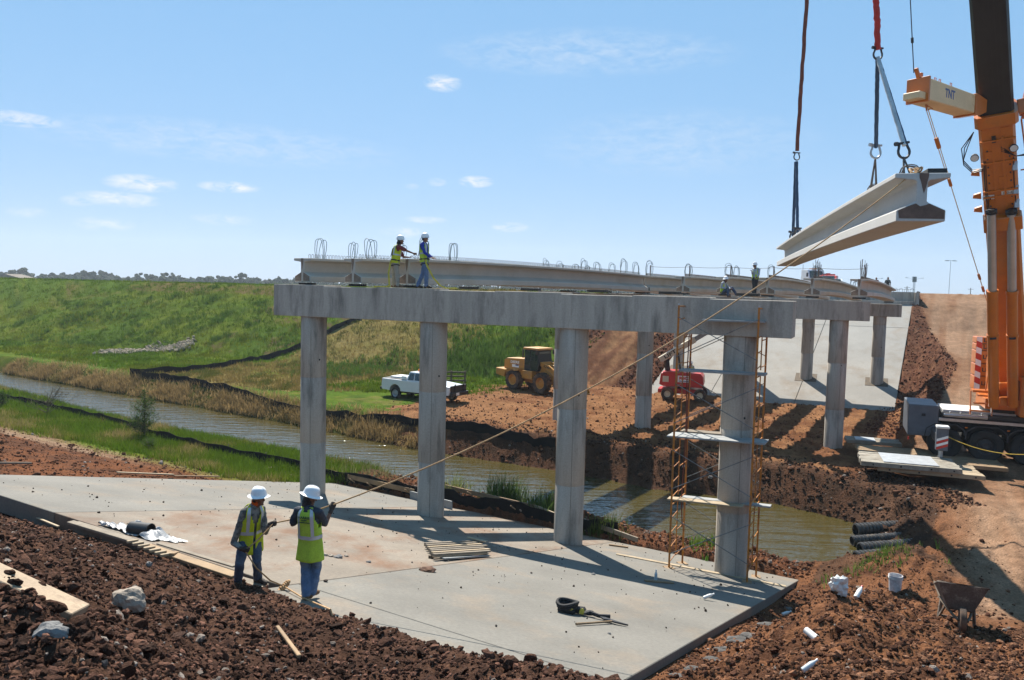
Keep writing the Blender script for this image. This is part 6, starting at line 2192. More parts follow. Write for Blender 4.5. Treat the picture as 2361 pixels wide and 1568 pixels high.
# boards along the upper edge of the slab
E = 'boards and laths along the upper edge of the slab'
slab_board('long brown board on the slab edge ending at the feet of the left worker', (335, 1262), (545, 1332), .20, .05, M['wood'], E)
slab_board('thin pale board just inside the brown edge board', (365, 1255), (540, 1308), .09, .03, M['wood_grey'], E)
slab_board('grey weathered board at the slab edge behind the plastic sheet', (162, 1207), (345, 1262), .15, .05, M['wood_grey'], E)
slab_board('narrow grey board lying inside the slab edge near the plastic sheet', (178, 1206), (300, 1243), .08, .03, M['wood_grey'], E)
ground_board('dark form board propped below the slab side face', (2, 1158), (68, 1180), .12, .05, M['wood_dark'], E, .10)
ground_board('thin pale lath on the soil along the slab side face', (60, 1190), (135, 1222), .05, .03, M['wood_pale'], E, .05)
ground_board('thin white lath on the soil by the cut blocks', (405, 1268), (540, 1325), .04, .03, M['wood_pale'], E, .05)
slab_board('wide grey board under the feet of the left worker', (548, 1338), (612, 1356), .18, .04, M['wood_grey'], E)
ORD = ['first', 'second', 'third', 'fourth', 'fifth', 'sixth', 'seventh', 'eighth', 'ninth', 'tenth', 'eleventh']
for k in range(7):
    a = sl(318 + 13 * k, 1253 + 5.2 * k)
    board('wood_block', ORD[k] + ' short sawn wood block from the plastic sheet end of the row', a, a + V(-.13, -.17, .02), .06, .05, M['wood_pale'], 'sawn wood blocks beside the edge board', lift=.03, cat='wood block')
slab_board('brick sized wood offcut at the end of the row of blocks', (395, 1286), (408, 1281), .10, .08, M['wood'], E)

# plastic sheet with a black pipe end on it
M['plastic_sheet'] = mat('plastic_sheet', (.30, .305, .315), .35, .12, 4, .08, 30, .5, 10, bdist=.05)
c = sl(330, 1232)
n = 26
vs = []; fs = []
ex, ey = V(.84, -.53, 0), V(.53, .84, 0)
for i in range(n):
    for j in range(n):
        f, g = i / (n - 1) - .5, j / (n - 1) - .5
        edge = .8 + .25 * mnoise.noise(Vector((f * 4, g * 4, 2)))
        p = c + ex * f * 2.1 * edge + ey * g * .8 * edge + ex * g * .4
        z = float(slab_z(p.x, p.y)) + .015 + .26 * max(0, mnoise.noise(Vector((p.x * 2.6, p.y * 2.6, 1))) + .25) * (1 - (2 * f) ** 4) * (1 - (2 * g) ** 4) + .10 * abs(mnoise.noise(Vector((p.x * 7, p.y * 7, 4))))
        vs.append(V(p.x, p.y, z))
for i in range(n - 1):
    for j in range(n - 1):
        fs.append((i * n + j, (i + 1) * n + j, (i + 1) * n + j + 1, i * n + j + 1))
mb = MB(); mb.add(vs, fs, True)
single('plastic_sheet', mb, M['plastic_sheet'], c, 'crumpled white plastic sheet lying on the slab near its upper edge', 'plastic sheet')
c = sl(348, 1240); d = V(-.93, .30, -.03).normalized()
mb = MB(); q = d.to_track_quat('Z', 'Y').to_matrix().to_4x4(); c2 = c + V(0, 0, .15)
mb.lathe([(.125, 0), (.14, 0), (.14, .5), (.125, .5), (.125, 0)], 20, Matrix.Translation(c2) @ q); single('pipe_offcut', mb, M['pipe_black'], c, 'black plastic pipe offcut lying on the white sheet', 'pipe')

# stack of grey boards on the slab
ST = thing('board_stack', 'neat stack of pale grey boards lying on the slab before the third column', 'board stack', sl(1050, 1278))
random.seed(4)
for k in range(7):
    for lay in range(2):
        a = sl(980 + 3.2 * k, 1266 + 4.4 * k + (0 if lay else 0)); b = sl(1105 + 3.5 * k, 1258 + 4.2 * k)
        z = V(0, 0, .09 + .045 * lay)
        mb = MB(); mb.beam(a + z + V(0, 0, random.uniform(-.004, .004)), b + z + (b - a) * random.uniform(-.05, .06), .085, .04)
        mb.build('stacked_board', M['wood_grey'] if (k + lay) % 3 else M['wood_pale'], ST, base=ST.location, bevel=.004)
for k in range(3):
    a = sl(1010 + 6 * k, 1288 + 3 * k); b = sl(1122 + 2 * k, 1272 + 6 * k)
    mb = MB(); mb.beam(a + V(0, 0, .06), b + V(0, 0, .03), .07, .035); mb.build('stacked_board', M['deck_grey'], ST, base=ST.location, bevel=.004)
for f in (992, 1040, 1075):
    a = sl(f, 1288); b = sl(f + 26, 1262)
    mb = MB(); mb.beam(a + V(0, 0, .03), b + V(0, 0, .03), .09, .06); mb.build('bearer', M['wood_dark'], ST, base=ST.location)
a = sl(1078, 1256); b = sl(1122, 1267); board('board', 'short white lath lying across the end of the board stack', a, b, .10, .03, M['wood_pale'], 'boards and laths lying about', lift=.19)

# long lath beneath the scaffold, loose boards
slab_board('very long lath lying on the slab under the scaffold legs', (1421, 1279), (1812, 1354), .13, .035, M['wood_pale'])
slab_board('short brown board beside the clear bottle on the slab', (1487, 1341), (1552, 1346), .10, .04, M['wood'])
slab_board('small red brown batten beside the third column', (1404, 1258), (1448, 1264), .07, .05, M['wood'])
F = 'boards along the channel edge of the slab'
ground_board('long pale form board propped along the dug earth between first and second column', (768, 1104), (955, 1152), .05, .20, M['wood'], F, .10)
ground_board('long pale form board along the dug earth between second and third column', (1026, 1136), (1232, 1182), .05, .17, M['wood'], F, .10)
ground_board('board leaning on the dug earth behind the third column', (1232, 1182), (1290, 1207), .06, .16, M['wood_pale'], F, .12)
ground_board('long weathered board running from the third column towards the scaffold', (1345, 1224), (1470, 1256), .07, .16, M['wood_grey'], F, .08)
for i, (px, py) in enumerate(((818, 1128), (858, 1138), (945, 1160), (1090, 1160), (1190, 1190), (815, 1110))):
    a = hit(px, py)
    board('stake', ['short stake under the middle of the form board nearest the first column', 'short stake by the form board end, before the grey panel', 'short stake against the grey form panel at the second column', 'short stake in the dug earth midway from second to third column', 'short stake in the dug earth close to the third column', 'short stake nearest the first column'][i], a, a + V(-.22, -.05, .16), .07, .04, M['wood'], 'stakes beside the form boards', lift=.05, cat='stake')
a = sl(946, 1150); b = sl(1042, 1175)
board('board', 'grey concrete form panel standing behind the second column', a + V(0, 0, -.02), b + V(0, 0, -.02), .05, .34, M['deck_grey'], F)
ground_board('pale lath lying alone on the red dirt left of the first column', (558, 1092), (642, 1081), .12, .03, M['wood_pale'], lift=.05)
ground_board('long pale lath on the red dirt at the top edge of the slab', (270, 1094), (400, 1099), .12, .04, M['wood_pale'], lift=.05)
ground_board('brown lath continuing along the red dirt at the slab edge', (402, 1102), (505, 1103), .10, .04, M['wood'], lift=.05)
ground_board('grey pole on the red dirt at the edge of the picture', (-10, 1075), (72, 1075), .08, .06, M['wood_grey'], lift=.06)
ground_board('short splinter of board near the first column foot', (668, 1098), (688, 1105), .07, .04, M['wood'], lift=.05)


# tool belt and pick on the slab
c = sl(1310, 1412)
TB = thing('tool_belt', 'black tool belt coiled on the slab with yellow straps', 'tool belt', c)
random.seed(9)
mb = MB()
for k in range(4):
    ring = [V(-.02 + math.cos(q) * (.15 + .012 * k), math.sin(q) * (.11 + .01 * k), .05 + .045 * k + .02 * math.sin(q * 2 + k)) for q in [2 * PI * i / 16 for i in range(16)]]
    mb.tube(ring, .035, 6, closed=True)
mb.ico((.20, -.02, .06), .11, 2, .2, (1.2, .7, .6)); mb.ico((.36, -.10, .04), .09, 2, .2, (1.4, .6, .5))
mb.build('belt', M['shirt_black'], TB)
mb = MB(); mb.tube([(.40, -.12, .05), (.55, -.20, .03), (.75, -.21, .03)], .035, 6); mb.build('strap', M['shirt_black'], TB)
mb = MB(); mb.ico((.02, -.13, .12), .045, 2, .15, (1.3, .5, .7)); mb.ico((.24, -.13, .07), .05, 2, .2, (1.0, .5, 1.2)); mb.build('buckle', M['strap_yellow'], TB)
a, b = sl(1328, 1443), sl(1412, 1438)
PK = thing('pickaxe', 'small pick with a wooden handle lying by the tool belt', 'pickaxe', a)
mb = MB(); mb.tube([V(0, 0, .03), (b - a) * .5 + V(0, 0, .035), (b - a) + V(0, 0, .04)], [.022, .019, .021], 8); mb.build('handle', M['wood'], PK)
h = (b - a); hd_ = h.normalized(); pr = V(-hd_.y, hd_.x, 0)
mb = MB(); mb.prism([(-.02, -.05), (.11, -.20), (.17, -.24), (.06, -.02), (.05, .04), (.0, .18), (-.10, .22), (-.12, .10), (-.03, .04)], h + V(0, 0, .03), hd_, pr, V(0, 0, .03)); mb.build('head', M['steel_dark'], PK, bevel=.004)

# litter
M['slump_grey'] = mat('slump_grey', (.095, .088, .082), .95, .3, 6, .2, 50, .9, 30, bdist=.02)
M['bottle_clear'] = mat('bottle_clear', (.55, .60, .62), .15, .05, 2, 0, spec=.8)
M['litter_white'] = mat('litter_white', (.66, .66, .64), .6, .1, 6, .05, 40)


def bottle(label, p, lay, m_=None, s=1.0, cap=None):
    T = thing('bottle', label, 'bottle', p)
    if lay:
        q = Vector(lay).to_track_quat('Z', 'Y').to_matrix().to_4x4(); o = Matrix.Translation((0, 0, .034 * s)) @ q
    else:
        o = Matrix.Identity(4)
    o = o @ Matrix.Scale(s, 4)
    mb = MB(); mb.lathe([(0, 0), (.030, 0), (.033, .01), (.033, .13), (.030, .15), (.014, .19), (.013, .21)], 14, o); mb.build('body', m_ or M['bottle_clear'], T)
    mb = MB(); mb.lathe([(.015, .205), (.015, .23), (0, .23)], 10, o); mb.build('cap', cap or M['white_paint'], T)
    return T


bottle('clear plastic bottle standing on the slab beside a short board', sl(1512, 1338), None, s=1.15)
bottle('white crushed bottle lying on the sunlit slab near the scaffold', sl(1622, 1383), (.8, .2, .25), M['litter_white'], 1.2)
bottle('white bottle with a red cap lying on the dirt before the bucket', hit(1973, 1384), (.5, .5, .35), M['litter_white'], 1.3, M['red_paint'])
bottle('crushed clear bottle lying low on the right dirt near the picture edge', hit(1850, 1553), (.7, .2, .4), M['bottle_clear'], 1.1)
bottle('white tube shaped bottle on grey mortar crumbs beside the slab edge', hit(1803, 1421), (.8, .3, .15), M['litter_white'], 1.2)
p = hit(1863, 1476)
mb = MB(); q = V(.35, -.85, -.15).to_track_quat('Z', 'Y').to_matrix().to_4x4(); mb.lathe([(.045, 0), (.056, 0), (.056, .24), (.045, .24), (.045, 0)], 16, Matrix.Translation(p + V(0, .1, .06)) @ q)
single('paper_roll', mb, M['litter_white'], p, 'white cardboard roll lying on the sunlit red mound', 'roll')
p = hit(1934, 1372)
mb = MB(); vs, fs = ICO[3]
mb.add([p + V(v[0] * (.135 + .03 * v[2]), v[1] * .10, .15 + min(v[2], .72) * .20) + Vector(v) * .09 * mnoise.noise(Vector(v) * 2.2 + Vector((3, 1, 7))) for v in vs], fs, False)
single('paper_sack', mb, M['litter_white'], p, 'crumpled white sack standing on the dirt between slab and bucket', 'sack')
p = hit(2063, 1366)
BK = thing('bucket', 'dirty white plastic bucket standing on the red dirt', 'bucket', p)
mb = MB(); mb.lathe([(0, .02), (.125, .02), (.13, 0), (.150, .36), (.158, .36), (.158, .375), (.146, .375), (.125, .03), (0, .03)], 28); mb.build('body', mat('bucket_white', (.62, .61, .61), .6, .15, 6, .1, 40, stain=(.42, .38, .38), stain_scale=7, stain_lo=.42, stain_hi=.6), BK)
mb = MB(); mb.lathe([(.152, .30), (.160, .30), (.160, .312), (.152, .312)], 28, close=True); mb.lathe([(.153, .325), (.161, .325), (.161, .335), (.153, .335)], 28, close=True); mb.build('rim_ring', M['litter_white'], BK)
mb = MB(); mb.tube([V(math.cos(a) * .16, -.02 - .05 * math.sin(a), .34 - .16 * math.sin(a)) for a in [PI * k / 10 for k in range(11)]], .004, 5); mb.build('handle', M['galvanised'], BK)
p = sl(985, 1317); rock_o = rock('brown lump of dried mortar lying on the slab by the joint', p + V(0, 0, .02), .17, M['soil_clod'], (1.1, .8, .42), 12)
rock_o['group'] = 'lumps lying on the slab'
CRUMB = ['broken concrete crumb beside the vest hem, smallest of its cluster', 'largest broken concrete crumb right of the worker seen from behind', 'flat broken concrete crumb touching that worker\'s trousers', 'lone grey concrete crumb on the slab midway to the board stack',
         'larger rubble lump just behind the board stack', 'rubble lump behind the board stack, nearer the third column', 'rubble lump behind the board stack, nearer the second column', 'white crumpled scrap in the column shadow on the slab', 'reddish brick sized lump between the two rope workers', 'tiny dark stone on the slab just below the pick head', 'middle concrete crumb of the cluster right of the worker seen from behind']
SLUMP = ['wide grey slump of spilled concrete under the white bottle', 'largest grey slump of spilled concrete on the slab side', 'grey slump of spilled concrete at the top of the slab side', 'low grey slump of spilled concrete near the picture foot', 'grey slump of spilled concrete halfway down the slab side', 'lowest grey slump of spilled concrete, at the picture edge', 'second lowest grey slump of spilled concrete', 'small grey slump of spilled concrete beside the tube shaped bottle']
random.seed(21)
for k, (px, py, r_) in enumerate(((762, 1283, .06), (780, 1286, .09), (748, 1281, .07), (850, 1297, .05), (1156, 1262, .08), (1172, 1264, .06), (1140, 1261, .05), (1368, 1325, .05), (688, 1288, .06), (1405, 1462, .03), (798, 1283, .05))):
    o = rock(CRUMB[k], sl(px, py) + V(0, 0, .01), r_, M['rock_grey'] if k % 2 else M['rock_pale'], (1, .9, .6), 30 + k)
    o['group'] = 'concrete crumbs on the slab'
for k, (px, py, r_) in enumerate(((1700, 1477, .14), (1732, 1470, .16), (1768, 1440, .12), (1640, 1520, .10), (1668, 1500, .12), (1560, 1560, .09), (1600, 1545, .10), (1815, 1405, .09))):
    o = rock(SLUMP[k], hit(px, py) - V(0, 0, .02), r_ * 1.1, M['slump_grey'], (1.3, .9, .42), 60 + k)
    o['group'] = 'spilled concrete along the slab side'

# wheelbarrow
p = hit(2210, 1448)
WB = thing('wheelbarrow', 'mud caked wheelbarrow standing on the dirt near the picture edge', 'wheelbarrow', p, 0)
nrm = V(.0907, .198, 1).normalized(); fw_ = V(-.42, -.91, 0); fw_ = (fw_ - nrm * fw_.dot(nrm)).normalized(); lf_ = nrm.cross(fw_)
WB.rotation_euler = Matrix((fw_, lf_, nrm)).transposed().to_euler(); WB.scale = (1.12, 1.12, 1.12)
M['barrow'] = mat('barrow', (.13, .105, .085), .8, .3, 5, .2, 40, .4, 30, stain=(.24, .21, .18), stain_scale=5, stain_lo=.5, stain_hi=.66)
mb = MB()
o8 = [V(-.50, -.34, .60), V(.46, -.36, .74), V(.46, .36, .74), V(-.50, .34, .60)]; i8 = [V(-.32, -.20, .32), V(.22, -.18, .30), V(.22, .18, .30), V(-.32, .20, .32)]
mb.hexa(i8 + o8)
k = .965
o9 = [V(q.x * k, q.y * k, q.z + .004) for q in o8]
tray = mb.build('tray', M['barrow'], WB, bevel=.02, seg=2)
mb = MB(); mb.tube([q + V(0, 0, .0) for q in o8], .016, 6, closed=True); mb.build('tray_rim', M['barrow'], tray)
mb = MB(); mb.add([q + V(0, 0, .006) for q in o9], [(0, 1, 2, 3)]); mb.build('tray_mud', M['soil_clod'], tray)
for s_ in (-1, 1):
    mb = MB(); mb.tube([V(-1.0, .30 * s_, .58), V(-.35, .24 * s_, .36), V(.35, .12 * s_, .24), V(.60, .06 * s_, .20)], .022, 8); mb.build('handle_bar', M['wood_dark'], WB)
    mb = MB(); mb.beam(V(-.30, .24 * s_, .36), V(-.42, .27 * s_, 0), .045, .045); mb.beam(V(-.02, .20 * s_, .32), V(-.40, .27 * s_, .06), .03, .03); mb.build('leg', M['barrow'], WB)
mb = MB(); mb.beam(V(-.41, -.27, .10), V(-.41, .27, .10), .03, .03); mb.build('leg_brace', M['barrow'], WB)
wheel(WB, 'wheel', (.52, 0, .20), (0, 1, 0), .20, .10, M['tyre_muddy'], M['barrow'], hub=.5)

# corrugated culvert pipes
for k, (py, r0, lab) in enumerate(((1223, .27, 'highest corrugated black pipe end over the channel'), (1247, .19, 'second corrugated black pipe down, narrower and nearer the water'), (1267, .25, 'third corrugated black pipe down with pale sunlit ribs'),
                                   (1287, .25, 'fourth corrugated black pipe overgrown by weeds'), (1303, .22, 'lowest corrugated black pipe partly under the dirt'))):
    c = at_z(1972 + (0, -8, 10, 0, 26)[k], py, WATER_Z + (.9, .9, .9, 1.2, 1.3)[k] * r0)
    d = V(.985, .10, .06).normalized()
    q = d.to_track_quat('Z', 'Y').to_matrix().to_4x4()
    T = thing('culvert_pipe', lab, 'culvert pipe', c, group='corrugated culvert pipes')
    prof = []
    nseg = 15
    for i in range(nseg):
        z = i * .145
        prof += [(r0 * .84, z), (r0, z + .025), (r0, z + .095), (r0 * .84, z + .12)]
    prof = [(r0 * .76, 0)] + prof + [(r0 * .76, nseg * .145), (r0 * .76, 0)]
    mb = MB(); mb.lathe(prof, 24, q); mb.build('corrugated_wall', M['pipe_black'], T)

# ------------------------------------------------------------------ silt fences
def silt_fence(label, pts, h, seed, sag=.05):
    random.seed(seed)
    P3 = [hit(*p) if not isinstance(p, Vector) else p for p in pts]
    T = thing('silt_fence', label, 'silt fence', P3[0], group='black silt fences')
    dense = []
    for i in range(len(P3) - 1):
        L = (P3[i + 1] - P3[i]).length; n_ = max(2, int(L / .35))
        for k in range(n_):
            dense.append(P3[i].lerp(P3[i + 1], k / n_))
    dense.append(P3[-1])
    xs = np.array([p.x for p in dense]); ys = np.array([p.y for p in dense]); zs = ground_z(xs, ys)
    vs, fs = [], []
    for i, p in enumerate(dense):
        a = i * .35
        w_ = .10 * mnoise.noise(Vector((a * .8, seed, 0))); hh = h * (1 + .25 * mnoise.noise(Vector((a * .55, seed, 3)))) - sag * abs(math.sin(a * 1.3))
        z = float(zs[i])
        vs += [V(p.x, p.y, z - .15), V(p.x + w_ * .5, p.y - w_ * .5, z + hh * .5), V(p.x + w_ * .6, p.y - w_ * .6, z + hh)]
        if i:
            o = (i - 1) * 3
            fs += [(o, o + 3, o + 4, o + 1), (o + 1, o + 4, o + 5, o + 2)]
    mb = MB(); mb.add([v - P3[0] for v in vs], fs, False)
    f = mb.build('fabric', M['fence_black'], T)
    so = f.modifiers.new('thickness', 'SOLIDIFY'); so.thickness = .012
    for i in range(0, len(dense), 7):
        p = V(dense[i].x, dense[i].y + .05, float(zs[i]))
        mb = MB(); mb.beam(p - P3[0] - V(0, 0, .2), p - P3[0] + V(random.uniform(-.05, .05), 0, h * 1.12), .035, .035); mb.build('stake', M['wood_dark'], T)
    return T


silt_fence('sagging black silt fence along the near bank of the channel', [(-60, 906), (0, 922), (120, 946), (250, 976), (370, 1014), (500, 1046), (600, 1066), (690, 1086), (760, 1104), (850, 1122), (960, 1146), (1080, 1168), (1200, 1190), (1290, 1212), (1400, 1236), (1425, 1240)], .46, 1)
silt_fence('black silt fence along the far bank of the channel ending at the red yard', [(302, 872), (420, 886), (540, 913), (640, 948), (690, 960), (760, 968), (880, 978), (960, 986), (1050, 996), (1120, 1008), (1200, 1024), (1280, 1034)], .55, 2)
silt_fence('black silt fence climbing the grassy levee slope behind the first column', [(300, 866), (420, 860), (520, 846), (600, 831), (690, 803), (760, 770), (835, 736)], .52, 3)

# ------------------------------------------------------------------ clods, grass, shrubs, trees
def leaf_mat(name, trans=.35, rough=.7):
    m_ = bpy.data.materials.new(name); m_.use_nodes = True
    n, l = m_.node_tree.nodes, m_.node_tree.links
    b = n['Principled BSDF']; b.inputs['Roughness'].default_value = rough; b.inputs['Specular IOR Level'].default_value = .06
    at = n.new('ShaderNodeAttribute'); at.attribute_name = 'tint'
    l.new(at.outputs['Color'], b.inputs['Base Color'])
    out = [k for k in n if k.type == 'OUTPUT_MATERIAL'][0]
    if trans:
        tr = n.new('ShaderNodeBsdfTranslucent'); mx = n.new('ShaderNodeMixShader'); mx.inputs[0].default_value = trans
        l.new(at.outputs['Color'], tr.inputs['Color']); l.new(b.outputs[0], mx.inputs[1]); l.new(tr.outputs[0], mx.inputs[2]); l.new(mx.outputs[0], out.inputs['Surface'])
    return m_


M['grass_blade'] = leaf_mat('grass_blade', .40)
M['leaf'] = leaf_mat('leaf', .35)
M['clod'] = leaf_mat('clod', 0, .95)
_n, _l = M['clod'].node_tree.nodes, M['clod'].node_tree.links
_b = _n['Principled BSDF']; _at = [k for k in _n if k.type == 'ATTRIBUTE'][0]
_t = _n.new('ShaderNodeTexNoise'); _t.inputs['Scale'].default_value = 38; _t.inputs['Detail'].default_value = 6; _t.inputs['Roughness'].default_value = .7
_tc = _n.new('ShaderNodeTexCoord'); _l.new(_tc.outputs['Object'], _t.inputs['Vector'])
_bp = _n.new('ShaderNodeBump'); _bp.inputs['Strength'].default_value = 1.0; _bp.inputs['Distance'].default_value = .03
_l.new(_t.outputs['Fac'], _bp.inputs['Height']); _l.new(_bp.outputs[0], _b.inputs['Normal'])
_mr = _n.new('ShaderNodeMapRange'); _mr.inputs[1].default_value = .3; _mr.inputs[2].default_value = .7; _mr.inputs[3].default_value = .55; _mr.inputs[4].default_value = 1.4
_l.new(_t.outputs['Fac'], _mr.inputs[0])
_vm = _n.new('ShaderNodeVectorMath'); _vm.operation = 'SCALE'; _l.new(_at.outputs['Color'], _vm.inputs[0]); _l.new(_mr.outputs[0], _vm.inputs['Scale']); _l.new(_vm.outputs[0], _b.inputs['Base Color'])


def finish_np(name, verts, faces, cols, m_, label, parent=None, smooth=False, base=None):
    if base is not None:
        verts = verts - np.array(base)[None, :]
    me = mesh_np(name, verts, faces, smooth)
    at = me.color_attributes.new('tint', 'FLOAT_COLOR', 'POINT')
    at.data.foreach_set('color', np.concatenate([cols, np.ones((len(cols), 1))], 1).astype(np.float32).ravel())
    me.materials.append(m_)
    ob = bpy.data.objects.new(name, me); COL.objects.link(ob)
    if parent is not None:
        ob.parent = parent
    if base is not None and parent is None:
        ob.location = base
    if label:
        ob['label'] = label
    return ob


def blades(x, y, z, h, w, col, n_blade, lean, rng, spread, tip=1.35):
    """Tufts of two-segment blades."""
    N = len(x); K = N * n_blade
    X = np.repeat(x, n_blade) + rng.normal(0, 1, K) * np.repeat(spread, n_blade); Y = np.repeat(y, n_blade) + rng.normal(0, 1, K) * np.repeat(spread, n_blade)
    Z = np.repeat(z, n_blade); H = np.repeat(h, n_blade) * rng.uniform(.55, 1.1, K); Wd = np.repeat(w, n_blade)
    an = rng.uniform(0, 2 * PI, K); la = rng.uniform(0, 2 * PI, K); ln = np.abs(rng.normal(0, lean, K))
    dx, dy = np.cos(an) * Wd / 2, np.sin(an) * Wd / 2
    mx, my = np.cos(la) * ln * H * .35, np.sin(la) * ln * H * .35
    tx, ty = np.cos(la) * ln * H, np.sin(la) * ln * H
    hz = H * np.sqrt(np.clip(1 - .4 * ln ** 2, .25, 1))
    v = np.stack([np.stack([X - dx, Y - dy, Z - .03], -1), np.stack([X + dx, Y + dy, Z - .03], -1), np.stack([X + mx + dx * .7, Y + my + dy * .7, Z + hz * .55], -1),
                  np.stack([X + mx - dx * .7, Y + my - dy * .7, Z + hz * .55], -1), np.stack([X + tx, Y + ty, Z + hz], -1)], 1)
    f = (np.arange(K) * 5)[:, None]
    quads = np.concatenate([f + np.array([[0, 1, 2, 3]]), f + np.array([[3, 2, 4, 4]])], 0)
    tris = np.concatenate([f + np.array([[0, 1, 2]]), f + np.array([[0, 2, 3]]), f + np.array([[3, 2, 4]])], 0)
    C = np.repeat(col, n_blade, 0) * rng.uniform(.7, 1.3, K)[:, None]
    C5 = np.repeat(C, 5, 0).reshape(K, 5, 3)
    return v.reshape(-1, 3), tris, np.clip(C5, .004, .9).reshape(-1, 3)


def scatter_polar(rng, n, u0, u1, y0, y1):
    """Points spread evenly over the view between two distances."""
    u = rng.uniform(u0, u1, n); Y = np.exp(rng.uniform(math.log(y0), math.log(y1), n))
    return u * Y, Y


def masks(x, y):
    q = .53 * x + .848 * y; s = .416 * x + .909 * y; a = .49 * x + .872 * y; t = .872 * x - .49 * y
    return q, s, a, t, sdist(CHAN, x, y), y > np.interp(x, CX, CY)


# -- loose clods on the foreground heap
def clods(name, label, x, y, r, cols, rng, sub, sink=.25, water=False):
    vs, fs = ICO[sub]
    B = np.array(vs); Fc = np.array(fs)
    N = len(x)
    z = ground_z(x, y)
    A = rng.normal(0, 1, (N, 3, 3)); Qm = np.linalg.qr(A)[0]
    sc = rng.uniform(.6, 1.15, (N, 1, 3))
    jit = 1 + rng.uniform(-.34, .34, (N, len(B), 1))
    Bc = np.repeat(B[None], N, 0)
    if sub > 1:
        for _ in range(6):
            nn_ = rng.normal(0, 1, (N, 3)); nn_ /= np.linalg.norm(nn_, axis=1)[:, None]; hcut = rng.uniform(.28, .75, N)
            dd_ = np.einsum('nij,nj->ni', Bc, nn_) - hcut[:, None]
            Bc = Bc - np.maximum(dd_, 0)[:, :, None] * nn_[:, None, :]
        jit = 1 + rng.uniform(-.13, .13, (N, len(B), 1)); sc = sc * 1.25
    V_ = (Bc * sc * jit) @ np.transpose(Qm, (0, 2, 1)) * r[:, None, None]
    V_[:, :, 2] *= .85
    V_ = V_ + np.stack([x, y, z + r * (1 - 2 * sink) * .7], -1)[:, None, :]
    F_ = (np.arange(N) * len(B))[:, None, None] + Fc[None]
    C = np.repeat(cols, len(B), 0)
    o = finish_np(name, V_.reshape(-1, 3), F_.reshape(-1, 3), C, M['clod'], label, smooth=False)
    o['kind'] = 'stuff'
    return o


rng = np.random.default_rng(5)


def clod_cols(n, rng, base, alt, f=.35, grey=.05):
    C = np.where((rng.random(n) < f)[:, None], np.array(alt)[None], np.array(base)[None]) * rng.uniform(.55, 1.5, n)[:, None]
    g = rng.random(n) < grey
    C[g] = np.array([.26, .22, .19]) * rng.uniform(.6, 1.3, g.sum())[:, None]
    return np.clip(C, .01, .6)


def heap_pts(n, rng):
    x, y = scatter_polar(rng, n * 2, -.72, .34, 2.6, 17.5)
    yc2 = np.interp(x / y, CR_U, CR_Y)
    k = (y < yc2 + .5)
    x, y = x[k][:n], y[k][:n]
    return x, y


x, y = heap_pts(30000, rng); r = np.clip(np.exp(rng.normal(math.log(.0115), .55, len(x))), .004, .035) * np.clip(.75 + y * .05, .9, 1.5)
clods('soil_clods', 'small dark brown clods covering the soil heap', x, y, r, clod_cols(len(x), rng, (.066, .034, .024), (.155, .078, .054), .38), rng, 1)
x, y = heap_pts(7500, rng); r = np.clip(np.exp(rng.normal(math.log(.0185), .52, len(x))), .010, .075) * np.clip(.45 + y * .10, .7, 1.0)
clods('soil_lumps', 'fist sized dark brown lumps on the soil heap', x, y, r, clod_cols(len(x), rng, (.062, .033, .023), (.125, .064, .044), .33, .015), rng, 2)
x, y = heap_pts(60, rng); r = rng.uniform(.04, .075, len(x)) * np.clip(.4 + y * .10, .6, 1.0)
clods('soil_lumps', 'large broken lumps of earth on the soil heap', x, y, r, clod_cols(len(x), rng, (.055, .032, .024), (.10, .055, .038), .3, .0), rng, 3)
# -- churned earth on the right, dug earth along the slab toe and the cut banks
x, y = scatter_polar(rng, 90000, -.1, .72, 8.5, 34)
q, s, a, t, dch, far = masks(x, y)
k = (t > -3.55) & (dch > .2) & ((t < .2 + rng.normal(0, 1.0, len(t))) | (a < 17)) & ~far
x, y = x[k][:15000], y[k][:15000]; r = np.clip(np.exp(rng.normal(math.log(.018), .55, len(x))),   .008, .065)
clods('earth_clods', 'red brown clods on the churned earth beside the slab', x, y, r, clod_cols(len(x), rng, (.085, .040, .025), (.19, .095, .055), .45, .02), rng, 1)
x, y = scatter_polar(rng, 60000, -.5, .42, 18, 46)
q, s, a, t, dch, far = masks(x, y)
k = (q > 24.45) & (t < -3.4) & (t > -23) & ~far & (dch > .1)
x, y = x[k][:4200], y[k][:4200]; r = np.clip(np.exp(rng.normal(math.log(.032), .5, len(x))), .015, .15)
clods('earth_clods', 'red clods dug up along the lower edge of the slab', x, y, r, clod_cols(len(x), rng, (.12, .052, .03), (.19, .09, .05), .4, .12), rng, 1)
x, y = scatter_polar(rng, 90000, -.1, .65, 27, 50)
q, s, a, t, dch, far = masks(x, y)
k = far & (dch < 4.2) & (dch > .05) & (t > -26)
x, y = x[k][:5200], y[k][:5200]; r = np.clip(np.exp(rng.normal(math.log(.035), .5, len(x))), .015, .15)
clods('bank_clods', 'dark clods on the cut far bank of the channel', x, y, r, clod_cols(len(x), rng, (.06, .033, .022), (.12, .058, .035), .35, .03), rng, 1)
x, y = scatter_polar(rng, 90000, .35, .62, 40, 80)
q, s, a, t, dch, far = masks(x, y)
te = np.interp(a, [30, 43, 62, 78, 90], [-2.4, -1.6, .2, -2.6, -3.5])
k = (t < te + .4) & (t > -4.2) & (a > 48)
x, y = x[k][:5200], y[k][:5200]; r = np.clip(np.exp(rng.normal(math.log(.034), .55, len(x))), .015, .18)
clods('slope_rubble', 'dark red rubble on the slope below the haul ramp', x, y, r, clod_cols(len(x), rng, (.095, .040, .025), (.15, .068, .042), .35, .012), rng, 1)
x, y = scatter_polar(rng, 60000, -.74, -.2, 20, 42)
q, s, a, t, dch, far = masks(x, y)
k = (t < -23.0) & ~far & (dch > 7) & (q > 8.5)
